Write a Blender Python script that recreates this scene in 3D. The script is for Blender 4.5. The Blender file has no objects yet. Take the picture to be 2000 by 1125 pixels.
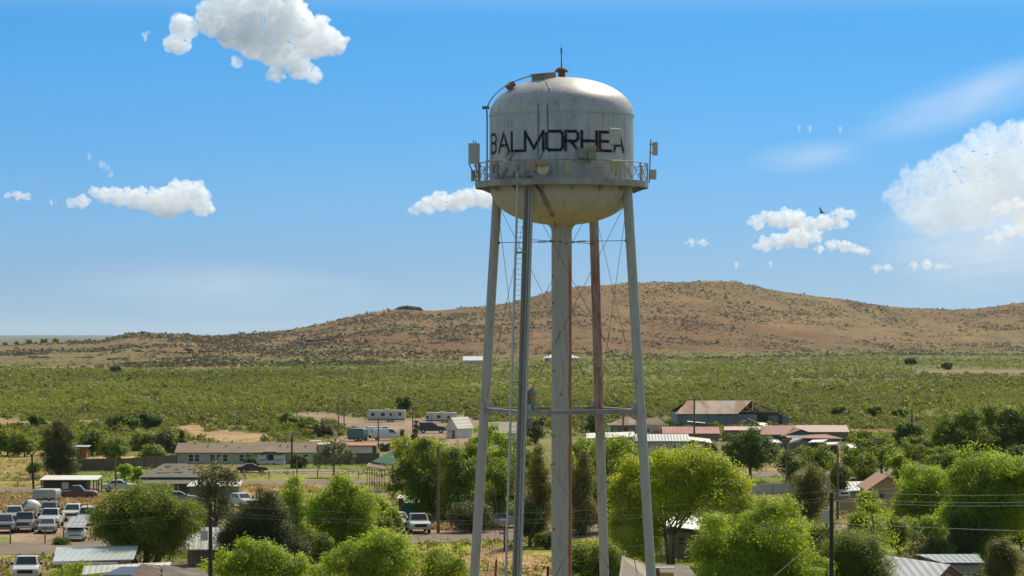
import bpy, bmesh, math, random
import numpy as np
from mathutils import Vector, Matrix, Euler, noise

SC = bpy.context.scene
COL = SC.collection
R = math.radians
F, HC, Y0 = 5700.0, 19.0, 655.0          # lens in photo pixels, eye height, eye-level row


def gd(y):
    return F * HC / (y - Y0)


def gp(px, y):
    d = gd(y)
    return ((px - 1000) / F * d, d)


def wp(px, y, d):
    return Vector(((px - 1000) / F * d, d, HC - (y - Y0) / F * d))


def mpp(y):
    return HC / (y - Y0)


# ---------------------------------------------------------------- objects
def tag(o, label=None, cat=None, group=None, kind=None):
    if label: o['label'] = label
    if cat: o['category'] = cat
    if group: o['group'] = group
    if kind: o['kind'] = kind
    return o


def thing(name, label, cat, loc=(0, 0, 0), rz=0.0, group=None):
    o = bpy.data.objects.new(name, None)
    o.empty_display_size = 0.5
    COL.objects.link(o)
    o.location = loc
    o.rotation_euler = (0, 0, rz)
    return tag(o, label, cat, group)


def copy_tree(o, parent=None):
    c = o.copy()
    COL.objects.link(c)
    if parent is not None:
        c.parent = parent
    for ch in list(o.children):
        copy_tree(ch, c)
    return c


class MB:
    def __init__(self):
        self.v, self.f = [], []

    def add(self, vs, fs):
        b = len(self.v)
        self.v += [tuple(p) for p in vs]
        self.f += [tuple(b + i for i in q) for q in fs]
        return self

    def bx(self, x0, x1, y0, y1, z0, z1, M=None):
        vs = [Vector(p) for p in ((x0, y0, z0), (x1, y0, z0), (x1, y1, z0), (x0, y1, z0),
                                  (x0, y0, z1), (x1, y0, z1), (x1, y1, z1), (x0, y1, z1))]
        if M is not None: vs = [M @ p for p in vs]
        return self.add(vs, [(3, 2, 1, 0), (4, 5, 6, 7), (0, 1, 5, 4), (1, 2, 6, 5), (2, 3, 7, 6), (3, 0, 4, 7)])

    def box(self, c, s, M=None):
        return self.bx(c[0] - s[0] / 2, c[0] + s[0] / 2, c[1] - s[1] / 2, c[1] + s[1] / 2, c[2] - s[2] / 2, c[2] + s[2] / 2, M)

    def extrude(self, poly, vec):
        n = len(poly)
        vec = Vector(vec)
        vs = [Vector(p) for p in poly] + [Vector(p) + vec for p in poly]
        fs = [tuple(range(n - 1, -1, -1)), tuple(range(n, 2 * n))]
        for i in range(n):
            j = (i + 1) % n
            fs.append((i, j, n + j, n + i))
        return self.add(vs, fs)

    def tube(self, pts, r, n=8, r2=None):
        pts = [Vector(p) for p in pts]
        rs = list(r) if isinstance(r, (list, tuple)) else [r + ((r2 if r2 is not None else r) - r) * i / (len(pts) - 1) for i in range(len(pts))]
        ring = []
        up = None
        for i, p in enumerate(pts):
            d = (pts[min(i + 1, len(pts) - 1)] - pts[max(i - 1, 0)]).normalized()
            if up is None:
                up = Vector((0, 0, 1)) if abs(d.z) < 0.9 else Vector((0, 1, 0))
            a = d.cross(up)
            if a.length < 1e-4: a = d.cross(Vector((1, 0, 0)))
            a.normalize()
            b = a.cross(d).normalized()
            up = b
            ring.append([p + (a * math.cos(2 * math.pi * k / n) + b * math.sin(2 * math.pi * k / n)) * rs[i] for k in range(n)])
        vs = [q for g in ring for q in g]
        fs = []
        for i in range(len(pts) - 1):
            for k in range(n):
                fs.append((i * n + k, i * n + (k + 1) % n, (i + 1) * n + (k + 1) % n, (i + 1) * n + k))
        fs.append(tuple(range(n - 1, -1, -1)))
        m = (len(pts) - 1) * n
        fs.append(tuple(m + k for k in range(n)))
        return self.add(vs, fs)

    def lathe(self, prof, n=48, c=(0, 0, 0), closed=False):
        vs, fs = [], []
        for (r, z) in prof:
            for k in range(n):
                a = 2 * math.pi * k / n
                vs.append((c[0] + r * math.cos(a), c[1] + r * math.sin(a), c[2] + z))
        m = len(prof)
        for i in range(m - 1 + (1 if closed else 0)):
            j = (i + 1) % m
            for k in range(n):
                fs.append((i * n + k, i * n + (k + 1) % n, j * n + (k + 1) % n, j * n + k))
        return self.add(vs, fs)

    def sphere(self, c, r, n=10, m=6, sq=(1, 1, 1)):
        prof = [(max(1e-3, r * math.sin(math.pi * i / m)), -r * math.cos(math.pi * i / m)) for i in range(m + 1)]
        b = len(self.v)
        self.lathe(prof, n)
        for i in range(b, len(self.v)):
            p = self.v[i]
            self.v[i] = (c[0] + p[0] * sq[0], c[1] + p[1] * sq[1], c[2] + p[2] * sq[2])
        return self

    def build(self, name, m, parent=None, smooth=False, bevel=0.0, label=None, loc=None):
        me = bpy.data.meshes.new(name)
        me.from_pydata(self.v, [], self.f)
        bm = bmesh.new()
        bm.from_mesh(me)
        if smooth: bmesh.ops.remove_doubles(bm, verts=bm.verts, dist=1e-5)
        bmesh.ops.recalc_face_normals(bm, faces=bm.faces)
        if bevel:
            bmesh.ops.bevel(bm, geom=list(bm.edges), offset=bevel, segments=1, affect='EDGES', profile=0.5)
        bm.to_mesh(me)
        bm.free()
        if smooth:
            me.polygons.foreach_set('use_smooth', [True] * len(me.polygons))
        me.materials.append(m)
        o = bpy.data.objects.new(name, me)
        COL.objects.link(o)
        if smooth == 'auto':
            me.set_sharp_from_angle(angle=R(35))
        if parent is not None: o.parent = parent
        if loc is not None: o.location = loc
        if label: o['label'] = label
        return o


def np_mesh(name, V, Q, m, parent=None, smooth=False):
    """V (n,3) float, Q (k,4) int"""
    me = bpy.data.meshes.new(name)
    me.vertices.add(len(V))
    me.vertices.foreach_set('co', np.ascontiguousarray(V, dtype=np.float32).ravel())
    k = len(Q)
    me.loops.add(k * 4)
    me.loops.foreach_set('vertex_index', np.ascontiguousarray(Q, dtype=np.int32).ravel())
    me.polygons.add(k)
    me.polygons.foreach_set('loop_start', np.arange(0, k * 4, 4, dtype=np.int32))
    if smooth: me.polygons.foreach_set('use_smooth', np.ones(k, dtype=bool))
    me.update(calc_edges=True)
    me.materials.append(m)
    o = bpy.data.objects.new(name, me)
    COL.objects.link(o)
    if parent is not None: o.parent = parent
    return o


# ---------------------------------------------------------------- materials
def nodes(name):
    m = bpy.data.materials.new(name)
    m.use_nodes = True
    nt = m.node_tree
    nt.nodes.clear()
    return m, nt


def N(nt, t, **kw):
    n = nt.nodes.new(t)
    for k, v in kw.items():
        if k.startswith('i_'):
            n.inputs[k[2:].replace('_', ' ')].default_value = v
        else:
            setattr(n, k, v)
    return n


def mixc(nt, a, b, fac, mode='MIX'):
    n = nt.nodes.new('ShaderNodeMix')
    n.data_type = 'RGBA'
    n.blend_type = mode
    for sock, val in ((n.inputs[6], a), (n.inputs[7], b), (n.inputs[0], fac)):
        if isinstance(val, (int, float)): sock.default_value = val
        elif isinstance(val, (tuple, list)): sock.default_value = (*val[:3], 1)
        else: nt.links.new(val, sock)
    return n.outputs[2]


def ramp(nt, fac, stops):
    n = nt.nodes.new('ShaderNodeValToRGB')
    e = n.color_ramp.elements
    while len(e) > 1: e.remove(e[-1])
    for i, (p, c) in enumerate(stops):
        el = e[0] if i == 0 else e.new(p)
        el.position = p
        el.color = (*c, 1) if not isinstance(c, (int, float)) else (c, c, c, 1)
    nt.links.new(fac, n.inputs[0])
    return n.outputs[0]


def tex(nt, scale=1.0, detail=4.0, rough=0.6, stretch=(1, 1, 1), coord='Object', dist=0.0):
    tc = N(nt, 'ShaderNodeTexCoord')
    mp = N(nt, 'ShaderNodeMapping')
    mp.inputs['Scale'].default_value = stretch
    nt.links.new(tc.outputs[coord], mp.inputs[0])
    nz = N(nt, 'ShaderNodeTexNoise', i_Scale=scale, i_Detail=detail, i_Roughness=rough, i_Distortion=dist)
    nt.links.new(mp.outputs[0], nz.inputs['Vector'])
    return nz.outputs[0]


def out(nt, col, rough=0.7, metal=0.0, bump=None, spec=0.4):
    b = N(nt, 'ShaderNodeBsdfPrincipled')
    if isinstance(col, (tuple, list)): b.inputs['Base Color'].default_value = (*col[:3], 1)
    else: nt.links.new(col, b.inputs['Base Color'])
    if isinstance(rough, (int, float)): b.inputs['Roughness'].default_value = rough
    else: nt.links.new(rough, b.inputs['Roughness'])
    b.inputs['Metallic'].default_value = metal
    b.inputs['Specular IOR Level'].default_value = spec
    if bump is not None:
        bp = N(nt, 'ShaderNodeBump', i_Strength=bump[1], i_Distance=bump[2])
        nt.links.new(bump[0], bp.inputs['Height'])
        nt.links.new(bp.outputs[0], b.inputs['Normal'])
    o = N(nt, 'ShaderNodeOutputMaterial')
    nt.links.new(b.outputs[0], o.inputs[0])


_M = {}


def mat(name, c, rough=0.7, metal=0.0, var=0.25, scale=2.5, stretch=(1, 1, 1), dirt=None, damt=0.5, ribs=None, spec=0.4):
    """aged paint / metal / wood: two scales of colour variation and optional dirt or rust blotches; ribs = (axis, period) corrugation bump"""
    if name in _M: return _M[name]
    c = (c[0] * 1.03, c[1] * 0.95, c[2] * 0.80)
    m, nt = nodes(name)
    a = tex(nt, scale, 5, 0.65, stretch)
    b = tex(nt, scale * 0.27, 3, 0.6, stretch)
    lo = tuple(x * (1 - var) for x in c)
    hi = tuple(min(0.95, x * (1 + var * 0.7)) for x in c)
    col = mixc(nt, lo, hi, a)
    if dirt is not None:
        k = ramp(nt, b, [(0.5 - 0.1 * damt, 0.0), (0.74 - 0.2 * damt, 1.0)])
        mul = N(nt, 'ShaderNodeMath', operation='MULTIPLY')
        nt.links.new(k, mul.inputs[0])
        mul.inputs[1].default_value = damt
        col = mixc(nt, col, dirt, mul.outputs[0])
    bump = None
    if ribs:
        tc = N(nt, 'ShaderNodeTexCoord')
        w = N(nt, 'ShaderNodeTexWave', wave_type='BANDS', bands_direction=ribs[0], i_Scale=0.314 / ribs[1])
        nt.links.new(tc.outputs['Object'], w.inputs[0])
        bump = (w.outputs['Fac'], 0.7, 0.03)
    out(nt, col, rough, metal, bump, spec)
    _M[name] = m
    return m


def leaf_mat(name, dark, light, trans, tf=0.4, rough=0.55):
    m, nt = nodes(name)
    at = N(nt, 'ShaderNodeAttribute', attribute_name='tint')
    col = mixc(nt, dark, light, at.outputs['Fac'])
    b = N(nt, 'ShaderNodeBsdfPrincipled', i_Roughness=rough)
    b.inputs['Specular IOR Level'].default_value = 0.25
    nt.links.new(col, b.inputs['Base Color'])
    t = N(nt, 'ShaderNodeBsdfTranslucent')
    nt.links.new(mixc(nt, tuple(x * 0.6 for x in trans), trans, at.outputs['Fac']), t.inputs[0])
    mx = N(nt, 'ShaderNodeMixShader')
    mx.inputs[0].default_value = tf
    nt.links.new(b.outputs[0], mx.inputs[1])
    nt.links.new(t.outputs[0], mx.inputs[2])
    o = N(nt, 'ShaderNodeOutputMaterial')
    nt.links.new(mx.outputs[0], o.inputs[0])
    return m


# ---------------------------------------------------------------- camera, world, sun
cam = bpy.data.objects.new('camera', bpy.data.cameras.new('camera'))
COL.objects.link(cam)
SC.camera = cam
cam.location = (0, 0, HC)
cam.rotation_euler = (R(90), 0, 0)
cam.data.sensor_width = 36
cam.data.lens = F / 2000 * 36
cam.data.shift_y = (Y0 - 562.5) / 2000
cam.data.clip_start = 1
cam.data.clip_end = 80000

SUN_AZ, SUN_EL = R(25), R(45)
W = bpy.data.worlds.new('World')
SC.world = W
W.use_nodes = True
nt = W.node_tree
nt.nodes.clear()
tc = N(nt, 'ShaderNodeTexCoord')
sky = N(nt, 'ShaderNodeTexSky', sky_type='NISHITA', sun_disc=False, sun_elevation=SUN_EL, sun_rotation=SUN_AZ,
        air_density=1.0, dust_density=0.3, ozone_density=1.6)
sep = N(nt, 'ShaderNodeSeparateXYZ')
nt.links.new(tc.outputs['Generated'], sep.inputs[0])
# clear desert air: the low belt of the sky is deeper blue than the model's
belt = ramp(nt, sep.outputs[2], [(0.0, (0.178, 0.322, 0.62)), (0.024, (0.150, 0.270, 0.54)), (0.067, (0.102, 0.262, 0.51)),
                                 (0.108, (0.076, 0.258, 0.48)), (0.20, (0.92, 0.84, 0.66)), (0.5, (1.0, 0.93, 0.76))])
hs_out = mixc(nt, sky.outputs[0], belt, 1.0, 'MULTIPLY')
bg = N(nt, 'ShaderNodeBackground', i_Strength=0.15)
nt.links.new(hs_out, bg.inputs[0])
nt.links.new(bg.outputs[0], N(nt, 'ShaderNodeOutputWorld').inputs[0])

sd = bpy.data.lights.new('sun', 'SUN')
sd.energy = 3.6
sd.angle = R(0.53)
sd.color = (1.0, 0.895, 0.73)
so = bpy.data.objects.new('sun', sd)
COL.objects.link(so)
so.location = (0, 100, 200)
TOSUN = Vector((math.sin(SUN_AZ) * math.cos(SUN_EL), math.cos(SUN_AZ) * math.cos(SUN_EL), math.sin(SUN_EL)))
so.rotation_euler = TOSUN.to_track_quat('Z', 'Y').to_euler()

SC.view_settings.view_transform = 'Standard'
SC.view_settings.look = 'None'
SC.view_settings.exposure = 0.4
SC.view_settings.gamma = 1.0
SC.render.engine = 'CYCLES'
SC.cycles.max_bounces = 24
SC.cycles.diffuse_bounces = 4
SC.cycles.glossy_bounces = 2
SC.cycles.transmission_bounces = 3
SC.cycles.volume_bounces = 24
SC.cycles.transparent_max_bounces = 8
SC.cycles.volume_step_rate = 0.3
SC.cycles.volume_max_steps = 512
SC.cycles.use_denoising = True
SC.cycles.sample_clamp_indirect = 6
# ================================================================= TERRAIN
RP = np.array([(-1600, 640), (-500, 692), (-200, 690), (0, 676), (130, 668), (200, 664), (225, 657), (250, 651), (290, 650), (320, 652), (360, 653),
               (390, 657), (420, 658), (450, 654), (500, 651), (540, 648), (600, 638), (650, 627), (700, 616), (740, 608), (780, 604), (850, 607),
               (900, 602), (950, 598), (990, 592), (1030, 584), (1050, 576), (1080, 567), (1120, 560), (1170, 556), (1220, 553), (1300, 551), (1340, 552),
               (1370, 549), (1400, 547.5), (1440, 549), (1460, 555), (1500, 564), (1550, 572), (1600, 579), (1650, 586), (1700, 595), (1750, 600),
               (1800, 603), (1850, 606), (1900, 604), (1950, 598), (2000, 590), (2200, 562), (2700, 540), (3600, 610)], float)
YR = np.array([(-1600, 3000), (0, 2700), (300, 2900), (700, 3400), (1000, 3600), (1400, 3900), (1850, 4300), (2200, 4200), (3600, 4500)], float)
YT = np.array([(-1600, 1700), (0, 1760), (500, 1900), (1000, 2150), (1400, 2500), (1800, 2900), (2200, 3000), (3600, 2900)], float)


def vnoise(x, y, seed=0):
    """vectorised value noise"""
    xi, yi = np.floor(x).astype(np.int64), np.floor(y).astype(np.int64)
    fx, fy = x - xi, y - yi
    fx, fy = fx * fx * (3 - 2 * fx), fy * fy * (3 - 2 * fy)

    def h(a, b):
        n = (a * 374761393 + b * 668265263 + seed * 974634707) & 0x7fffffff
        n = ((n ^ (n >> 13)) * 1274126177) & 0x7fffffff
        return ((n ^ (n >> 16)) & 0xffff) / 65535.0
    a, b, c, d = h(xi, yi), h(xi + 1, yi), h(xi, yi + 1), h(xi + 1, yi + 1)
    return (a + (b - a) * fx) * (1 - fy) + (c + (d - c) * fx) * fy


def fbm(x, y, seed=0, o=4):
    s, a, t = 0, 1.0, 0
    for i in range(o):
        s = s + a * vnoise(x * 2 ** i, y * 2 ** i, seed + i)
        t += a
        a *= 0.55
    return s / t


def height(x, Y):
    x, Y = np.asarray(x, float), np.asarray(Y, float)
    px = np.clip(x / np.maximum(Y, 1) * F + 1000, -1600, 3600)
    yr = np.interp(px, RP[:, 0], RP[:, 1])
    R_, T_ = np.interp(px, YR[:, 0], YR[:, 1]), np.interp(px, YT[:, 0], YT[:, 1])
    zr = HC + (Y0 - yr) * R_ / F
    u = (Y - T_) / (R_ - T_)
    S = np.where(u < 0, 0, np.where(u <= 1, 0.25 * np.clip(u, 0, 1) + 0.75 * np.clip(u, 0, 1) ** 1.7, 1 - 0.9 * np.clip((u - 1) / 1.4, 0, 1) ** 1.3))
    S = np.where(u > 2.4, 0.1 * np.clip(1 - (u - 2.4), 0, 1), S)
    rough = np.where(u < 0, 0, np.where(u > 1, np.clip(1.6 - u * 0.6, 0, 1), np.clip(u * 3, 0, 1)))
    edge = np.clip(np.abs(u - 1) * 5, 0.12, 1)
    n = (fbm(x / 170, Y / 420, 3) - 0.5) * 13 * edge + (fbm(x / 45, Y / 110, 9, 3) - 0.5) * 4 * edge + (fbm(x / 13, Y / 30, 19, 2) - 0.5) * 1.2
    far = np.clip((Y - 14000) / 4000, 0, 1) * 34 * (fbm(x / 2500, Y / 6000, 5, 4))
    return zr * S + n * rough * np.clip(zr / 40, 0.25, 1) + far


def inpoly(px, y, poly):
    p = np.array(poly, float)
    r = np.zeros(px.shape, bool)
    j = len(p) - 1
    for i in range(len(p)):
        c = ((p[i, 1] > y) != (p[j, 1] > y))
        with np.errstate(divide='ignore', invalid='ignore'):
            xx = (p[j, 0] - p[i, 0]) * (y - p[i, 1]) / (p[j, 1] - p[i, 1] + 1e-12) + p[i, 0]
        r ^= c & (px < xx)
        j = i
    return r


STRAW, TAN, DIRT = (0.44, 0.30, 0.14), (0.42, 0.29, 0.15), (0.33, 0.245, 0.17)
LAWN, DRY = (0.17, 0.21, 0.035), (0.32, 0.27, 0.09)
# ground patches: outline on the ground (photo column / ground row), colour, ragged edge
ZONES = [
    ([(-400, 893), (345, 893), (350, 864), (640, 862), (780, 880), (1100, 852), (1640, 862), (1800, 880), (2500, 885), (2500, 1300), (-400, 1300)], (0.225, 0.20, 0.075), 1.0),
    ([(1540, 868), (1800, 884), (2500, 888), (2500, 1300), (1180, 1300), (1180, 1050), (1540, 1048)], (0.15, 0.155, 0.045), 1.0),
    ([(-100, 880), (120, 880), (160, 925), (90, 950), (-100, 955)], DRY, 1.2),
    ([(120, 918), (345, 916), (345, 942), (120, 945)], LAWN, 0.6),
    ([(-60, 815), (108, 822), (112, 833), (-60, 838)], TAN, 1.5),
    ([(160, 822), (220, 824), (220, 832), (160, 832)], TAN, 1.5),
    ([(210, 842), (290, 842), (290, 850), (210, 850)], TAN, 1.5),
    ([(340, 826), (410, 829), (420, 842), (520, 846), (520, 862), (390, 862), (340, 840)], TAN, 1.5),
    ([(0, 862), (45, 860), (70, 868), (10, 878)], (0.3, 0.2, 0.13), 1.2),
    ([(150, 893), (345, 890), (345, 899), (150, 900)], TAN, 0.8),
    ([(535, 808), (640, 806), (720, 820), (910, 812), (960, 830), (960, 862), (900, 880), (780, 882), (640, 862), (700, 842), (640, 826), (560, 818)], DIRT, 0.9),
    ([(720, 842), (735, 842), (730, 852), (712, 850)], DRY, 0.6),
    ([(470, 905), (790, 900), (790, 924), (470, 924)], LAWN, 0.9),
    ([(470, 926), (760, 924), (770, 940), (470, 944)], (0.27, 0.25, 0.07), 0.9),
    ([(420, 946), (620, 944), (620, 960), (420, 968)], STRAW, 1.0),
    ([(-60, 972), (150, 966), (215, 972), (200, 996), (-60, 1000)], STRAW, 1.0),
    ([(-60, 998), (190, 994), (260, 1030), (260, 1062), (-60, 1066)], DIRT, 0.9),
    ([(-60, 1060), (300, 1052), (430, 1085), (430, 1180), (-60, 1180)], (0.34, 0.23, 0.16), 0.6),
    ([(-60, 1083), (150, 1080), (150, 1088), (-60, 1092)], (0.36, 0.29, 0.08), 0.6),
    ([(-40, 1048), (22, 1050), (20, 1062), (-40, 1064)], LAWN, 0.8),
    ([(285, 1078), (420, 1070), (420, 1100), (285, 1108)], LAWN, 0.5),
    ([(760, 1020), (1000, 1010), (1000, 1062), (760, 1066)], DIRT, 0.6),
    ([(800, 1059), (960, 1057), (1020, 1062), (1020, 1072), (800, 1074)], (0.34, 0.31, 0.06), 0.7),
    ([(800, 1072), (1120, 1066), (1120, 1180), (800, 1180)], (0.42, 0.28, 0.16), 0.9),
    ([(1020, 1070), (1090, 1066), (1090, 1090), (1010, 1088)], (0.34, 0.31, 0.07), 0.8),
    ([(1130, 1018), (1185, 1018), (1185, 1046), (1130, 1046)], (0.36, 0.26, 0.2), 0.6),
    ([(1130, 1050), (1180, 1050), (1180, 1068), (1130, 1068)], (0.3, 0.28, 0.05), 0.6),
    ([(1200, 1080), (1480, 1080), (1480, 1170), (1200, 1170)], LAWN, 0.6),
    ([(1460, 915), (1540, 912), (1540, 922), (1460, 922)], TAN, 0.6),
    ([(1455, 932), (1545, 930), (1545, 944), (1455, 946)], LAWN, 0.5),
    ([(1660, 838), (1780, 842), (1790, 852), (1660, 852)], STRAW, 0.9),
    ([(1540, 742), (1770, 740.5), (1770, 744.5), (1540, 746)], (0.11, 0.10, 0.09), 0.2),
    ([(1880, 722), (2060, 720), (2060, 724), (1880, 726)], (0.12, 0.10, 0.095), 0.15),
    ([(60, 717), (300, 714), (490, 712), (490, 716), (300, 718.5), (60, 720)], (0.38, 0.21, 0.11), 0.2),
    ([(1790, 726), (1870, 722), (2010, 722), (2010, 730), (1860, 728), (1800, 731)], (0.27, 0.20, 0.10), 0.2),
    ([(1640, 990), (1840, 985), (1840, 1030), (1640, 1034)], (0.36, 0.3, 0.1), 0.8),
    ([(1640, 1040), (2020, 1036), (2020, 1080), (1640, 1080)], (0.24, 0.24, 0.06), 0.9),
    ([(1935, 1030), (1985, 1030), (1985, 1052), (1935, 1052)], (0.34, 0.34, 0.08), 0.6),
]


def zone_colour(x, Y):
    """albedo of the ground, and how much scrub may grow there"""
    px = x / Y * F + 1000
    y = Y0 + F * HC / Y
    n = x.shape[0]
    col = np.empty((n, 3))
    a = fbm(x / 38, Y / 60, 40)[:, None]
    b = fbm(x / 9, Y / 14, 50)[:, None]
    soil = np.array((0.20, 0.185, 0.07)) * (1 - a) + np.array((0.135, 0.165, 0.038)) * a
    col[:] = soil * (0.7 + 0.6 * b)
    grow = np.ones(n)
    # hill slopes
    T_ = np.interp(np.clip(px, -1600, 3600), YT[:, 0], YT[:, 1])
    R_ = np.interp(np.clip(px, -1600, 3600), YR[:, 0], YR[:, 1])
    u = np.clip((Y - T_) / (R_ - T_), -1, 2)
    c = fbm(x / 210, Y / 420, 60)[:, None]
    d = fbm(x / 26, Y / 70, 70)[:, None]
    red, straw = np.array((0.182, 0.096, 0.038)), np.array((0.222, 0.142, 0.056))
    k = np.clip((c - 0.36) * 4.2 + (u[:, None] - 0.45) * 0.9, 0, 1)
    hill = red * (1 - k) + straw * k
    ol = np.clip((fbm(x / 120, Y / 300, 81) - 0.5) * 5 + (0.55 - px / 2200), 0, 0.65)[:, None]
    hill = hill * (1 - ol) + np.array((0.17, 0.15, 0.065)) * ol
    low = np.clip(0.42 - u[:, None] * 1.3 + (fbm(x / 90, Y / 260, 66)[:, None] - 0.5) * 0.9, 0, 0.75)
    hill = hill * (1 - low) + np.array((0.165, 0.15, 0.055)) * low
    hill = hill * (0.62 + 0.76 * d)
    w = np.clip(u * 6 + (fbm(x / 60, Y / 150, 90) - 0.5) * 1.6 + 0.25, 0, 1)[:, None]
    w = np.where(Y[:, None] < 1500, 0, w)
    col = col * (1 - w) + hill * w
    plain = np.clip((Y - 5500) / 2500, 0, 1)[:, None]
    col = col * (1 - plain) + (np.array((0.15, 0.155, 0.14)) * (0.6 + 0.8 * fbm(x / 300, Y / 1500, 33)[:, None])) * plain  # distance haze on the far plain is greyed into its colour
    near = Y < 1900
    xn, yn = px[near], y[near]
    jx = (fbm(x[near] / 3.0, Y[near] / 5.0, 7, 3) - 0.5)
    jy = (fbm(x[near] / 3.0, Y[near] / 5.0, 17, 3) - 0.5)
    cn, gn = col[near], grow[near]
    bn = b[near]
    d2 = fbm(x[near] / 1.6, Y[near] / 2.6, 27, 3)[:, None]
    for poly, c3, rag in ZONES:
        q = inpoly(xn + jx * 40 * rag, yn + jy * 9 * rag, poly)
        cn[q] = np.array(c3) * (0.62 + 0.45 * bn[q] + 0.35 * d2[q])
        gn[q] = 0.0
    col[near] = cn
    grow[near] = gn
    far2 = (Y >= 1300) & (px > 1790) & (y > 721) & (y < 731)
    grow[far2] = 0
    col *= np.array((1.0, 0.95, 0.82))
    return col, grow, w[:, 0], u


def make_ground():
    pxs = np.concatenate([np.linspace(-9000, -900, 14), np.arange(-700, 2700, 9.0), np.linspace(2900, 11000, 14)])
    Ys = [60.0]
    while Ys[-1] < 6200: Ys.append(Ys[-1] * (1.0062 if Ys[-1] > 200 else 1.03))
    while Ys[-1] < 45000: Ys.append(Ys[-1] * 1.06)
    Ys = np.array(Ys)
    PX, YY = np.meshgrid(pxs, Ys)
    X = (PX - 1000) / F * YY
    x, Y = X.ravel(), YY.ravel()
    z = height(x, Y)
    V = np.stack([x, Y, z], 1)
    nc, nr = len(pxs), len(Ys)
    i = np.arange(nr - 1)[:, None] * nc + np.arange(nc - 1)[None, :]
    Q = np.stack([i, i + 1, i + nc + 1, i + nc], -1).reshape(-1, 4)
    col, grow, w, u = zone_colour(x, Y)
    m, nt = nodes('earth')
    at = N(nt, 'ShaderNodeAttribute', attribute_name='albedo')
    f1 = tex(nt, 1.3, 5, 0.7, (1, 0.6, 1))
    f2 = tex(nt, 0.11, 4, 0.65, (1, 0.35, 1))
    k1 = ramp(nt, f1, [(0.3, 0.55), (0.7, 1.3)])
    k2 = ramp(nt, f2, [(0.32, 0.72), (0.68, 1.22)])
    c1 = mixc(nt, at.outputs['Color'], k1, 1.0, 'MULTIPLY')
    c2 = mixc(nt, c1, k2, 1.0, 'MULTIPLY')
    out(nt, c2, 0.95, 0, (f1, 0.5, 0.15), 0.1)
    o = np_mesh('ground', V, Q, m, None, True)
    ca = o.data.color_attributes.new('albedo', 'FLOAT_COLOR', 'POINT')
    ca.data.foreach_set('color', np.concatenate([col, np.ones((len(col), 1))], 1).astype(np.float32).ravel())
    tag(o, kind='structure')


make_ground()


# ================================================================= FOLIAGE
def leaves(P, Nn, size, rng, asp=0.55):
    n = len(P)
    Nn = Nn / (np.linalg.norm(Nn, axis=1, keepdims=True) + 1e-9)
    t = rng.normal(size=(n, 3))
    t1 = np.cross(Nn, t)
    t1 /= np.linalg.norm(t1, axis=1, keepdims=True) + 1e-9
    t2 = np.cross(Nn, t1)
    s = np.broadcast_to(np.asarray(size, float), (n,))[:, None]
    bend = Nn * s * 0.18
    V = np.stack([P + t1 * s, P + t2 * s * asp + bend, P - t1 * s, P - t2 * s * asp + bend], 1).reshape(-1, 3)
    Q = np.arange(n * 4).reshape(n, 4)
    return V, Q


def foliage(name, V, Q, tint, m, parent=None):
    o = np_mesh(name, V, Q, m, parent)
    a = o.data.attributes.new('tint', 'FLOAT', 'FACE')
    a.data.foreach_set('value', np.asarray(tint, np.float32))
    return o


LM = {
    'bright': leaf_mat('leaf_bright_green', (0.13, 0.185, 0.018), (0.28, 0.355, 0.032), (0.68, 0.84, 0.05), 0.5),
    'yellow': leaf_mat('leaf_yellow_green', (0.19, 0.22, 0.016), (0.33, 0.37, 0.024), (0.84, 0.92, 0.035), 0.5),
    'mid': leaf_mat('leaf_mid_green', (0.07, 0.10, 0.014), (0.18, 0.225, 0.025), (0.42, 0.52, 0.03), 0.42),
    'dark': leaf_mat('leaf_dark_green', (0.05, 0.08, 0.016), (0.125, 0.175, 0.028), (0.24, 0.34, 0.03), 0.38),
    'pine': leaf_mat('needle_dark', (0.050, 0.060, 0.016), (0.115, 0.13, 0.034), (0.17, 0.20, 0.03), 0.30),
    'olive': leaf_mat('leaf_olive', (0.070, 0.075, 0.024), (0.17, 0.17, 0.05), (0.26, 0.26, 0.05), 0.33),
    'brown': leaf_mat('cypress_brown_green', (0.12, 0.11, 0.026), (0.26, 0.225, 0.05), (0.45, 0.40, 0.06), 0.4),
    'grey': leaf_mat('leaf_grey_green', (0.08, 0.09, 0.045), (0.20, 0.21, 0.10), (0.22, 0.24, 0.09), 0.30),
    'scrub': leaf_mat('leaf_scrub', (0.075, 0.08, 0.017), (0.20, 0.215, 0.028), (0.34, 0.37, 0.03), 0.42),
    'hillscrub': leaf_mat('leaf_hill_scrub', (0.065, 0.060, 0.025), (0.15, 0.13, 0.05), (0.15, 0.14, 0.05), 0.28),
    'weed': leaf_mat('dry_weed', (0.30, 0.19, 0.075), (0.52, 0.36, 0.16), (0.60, 0.42, 0.17), 0.42),
}


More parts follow.
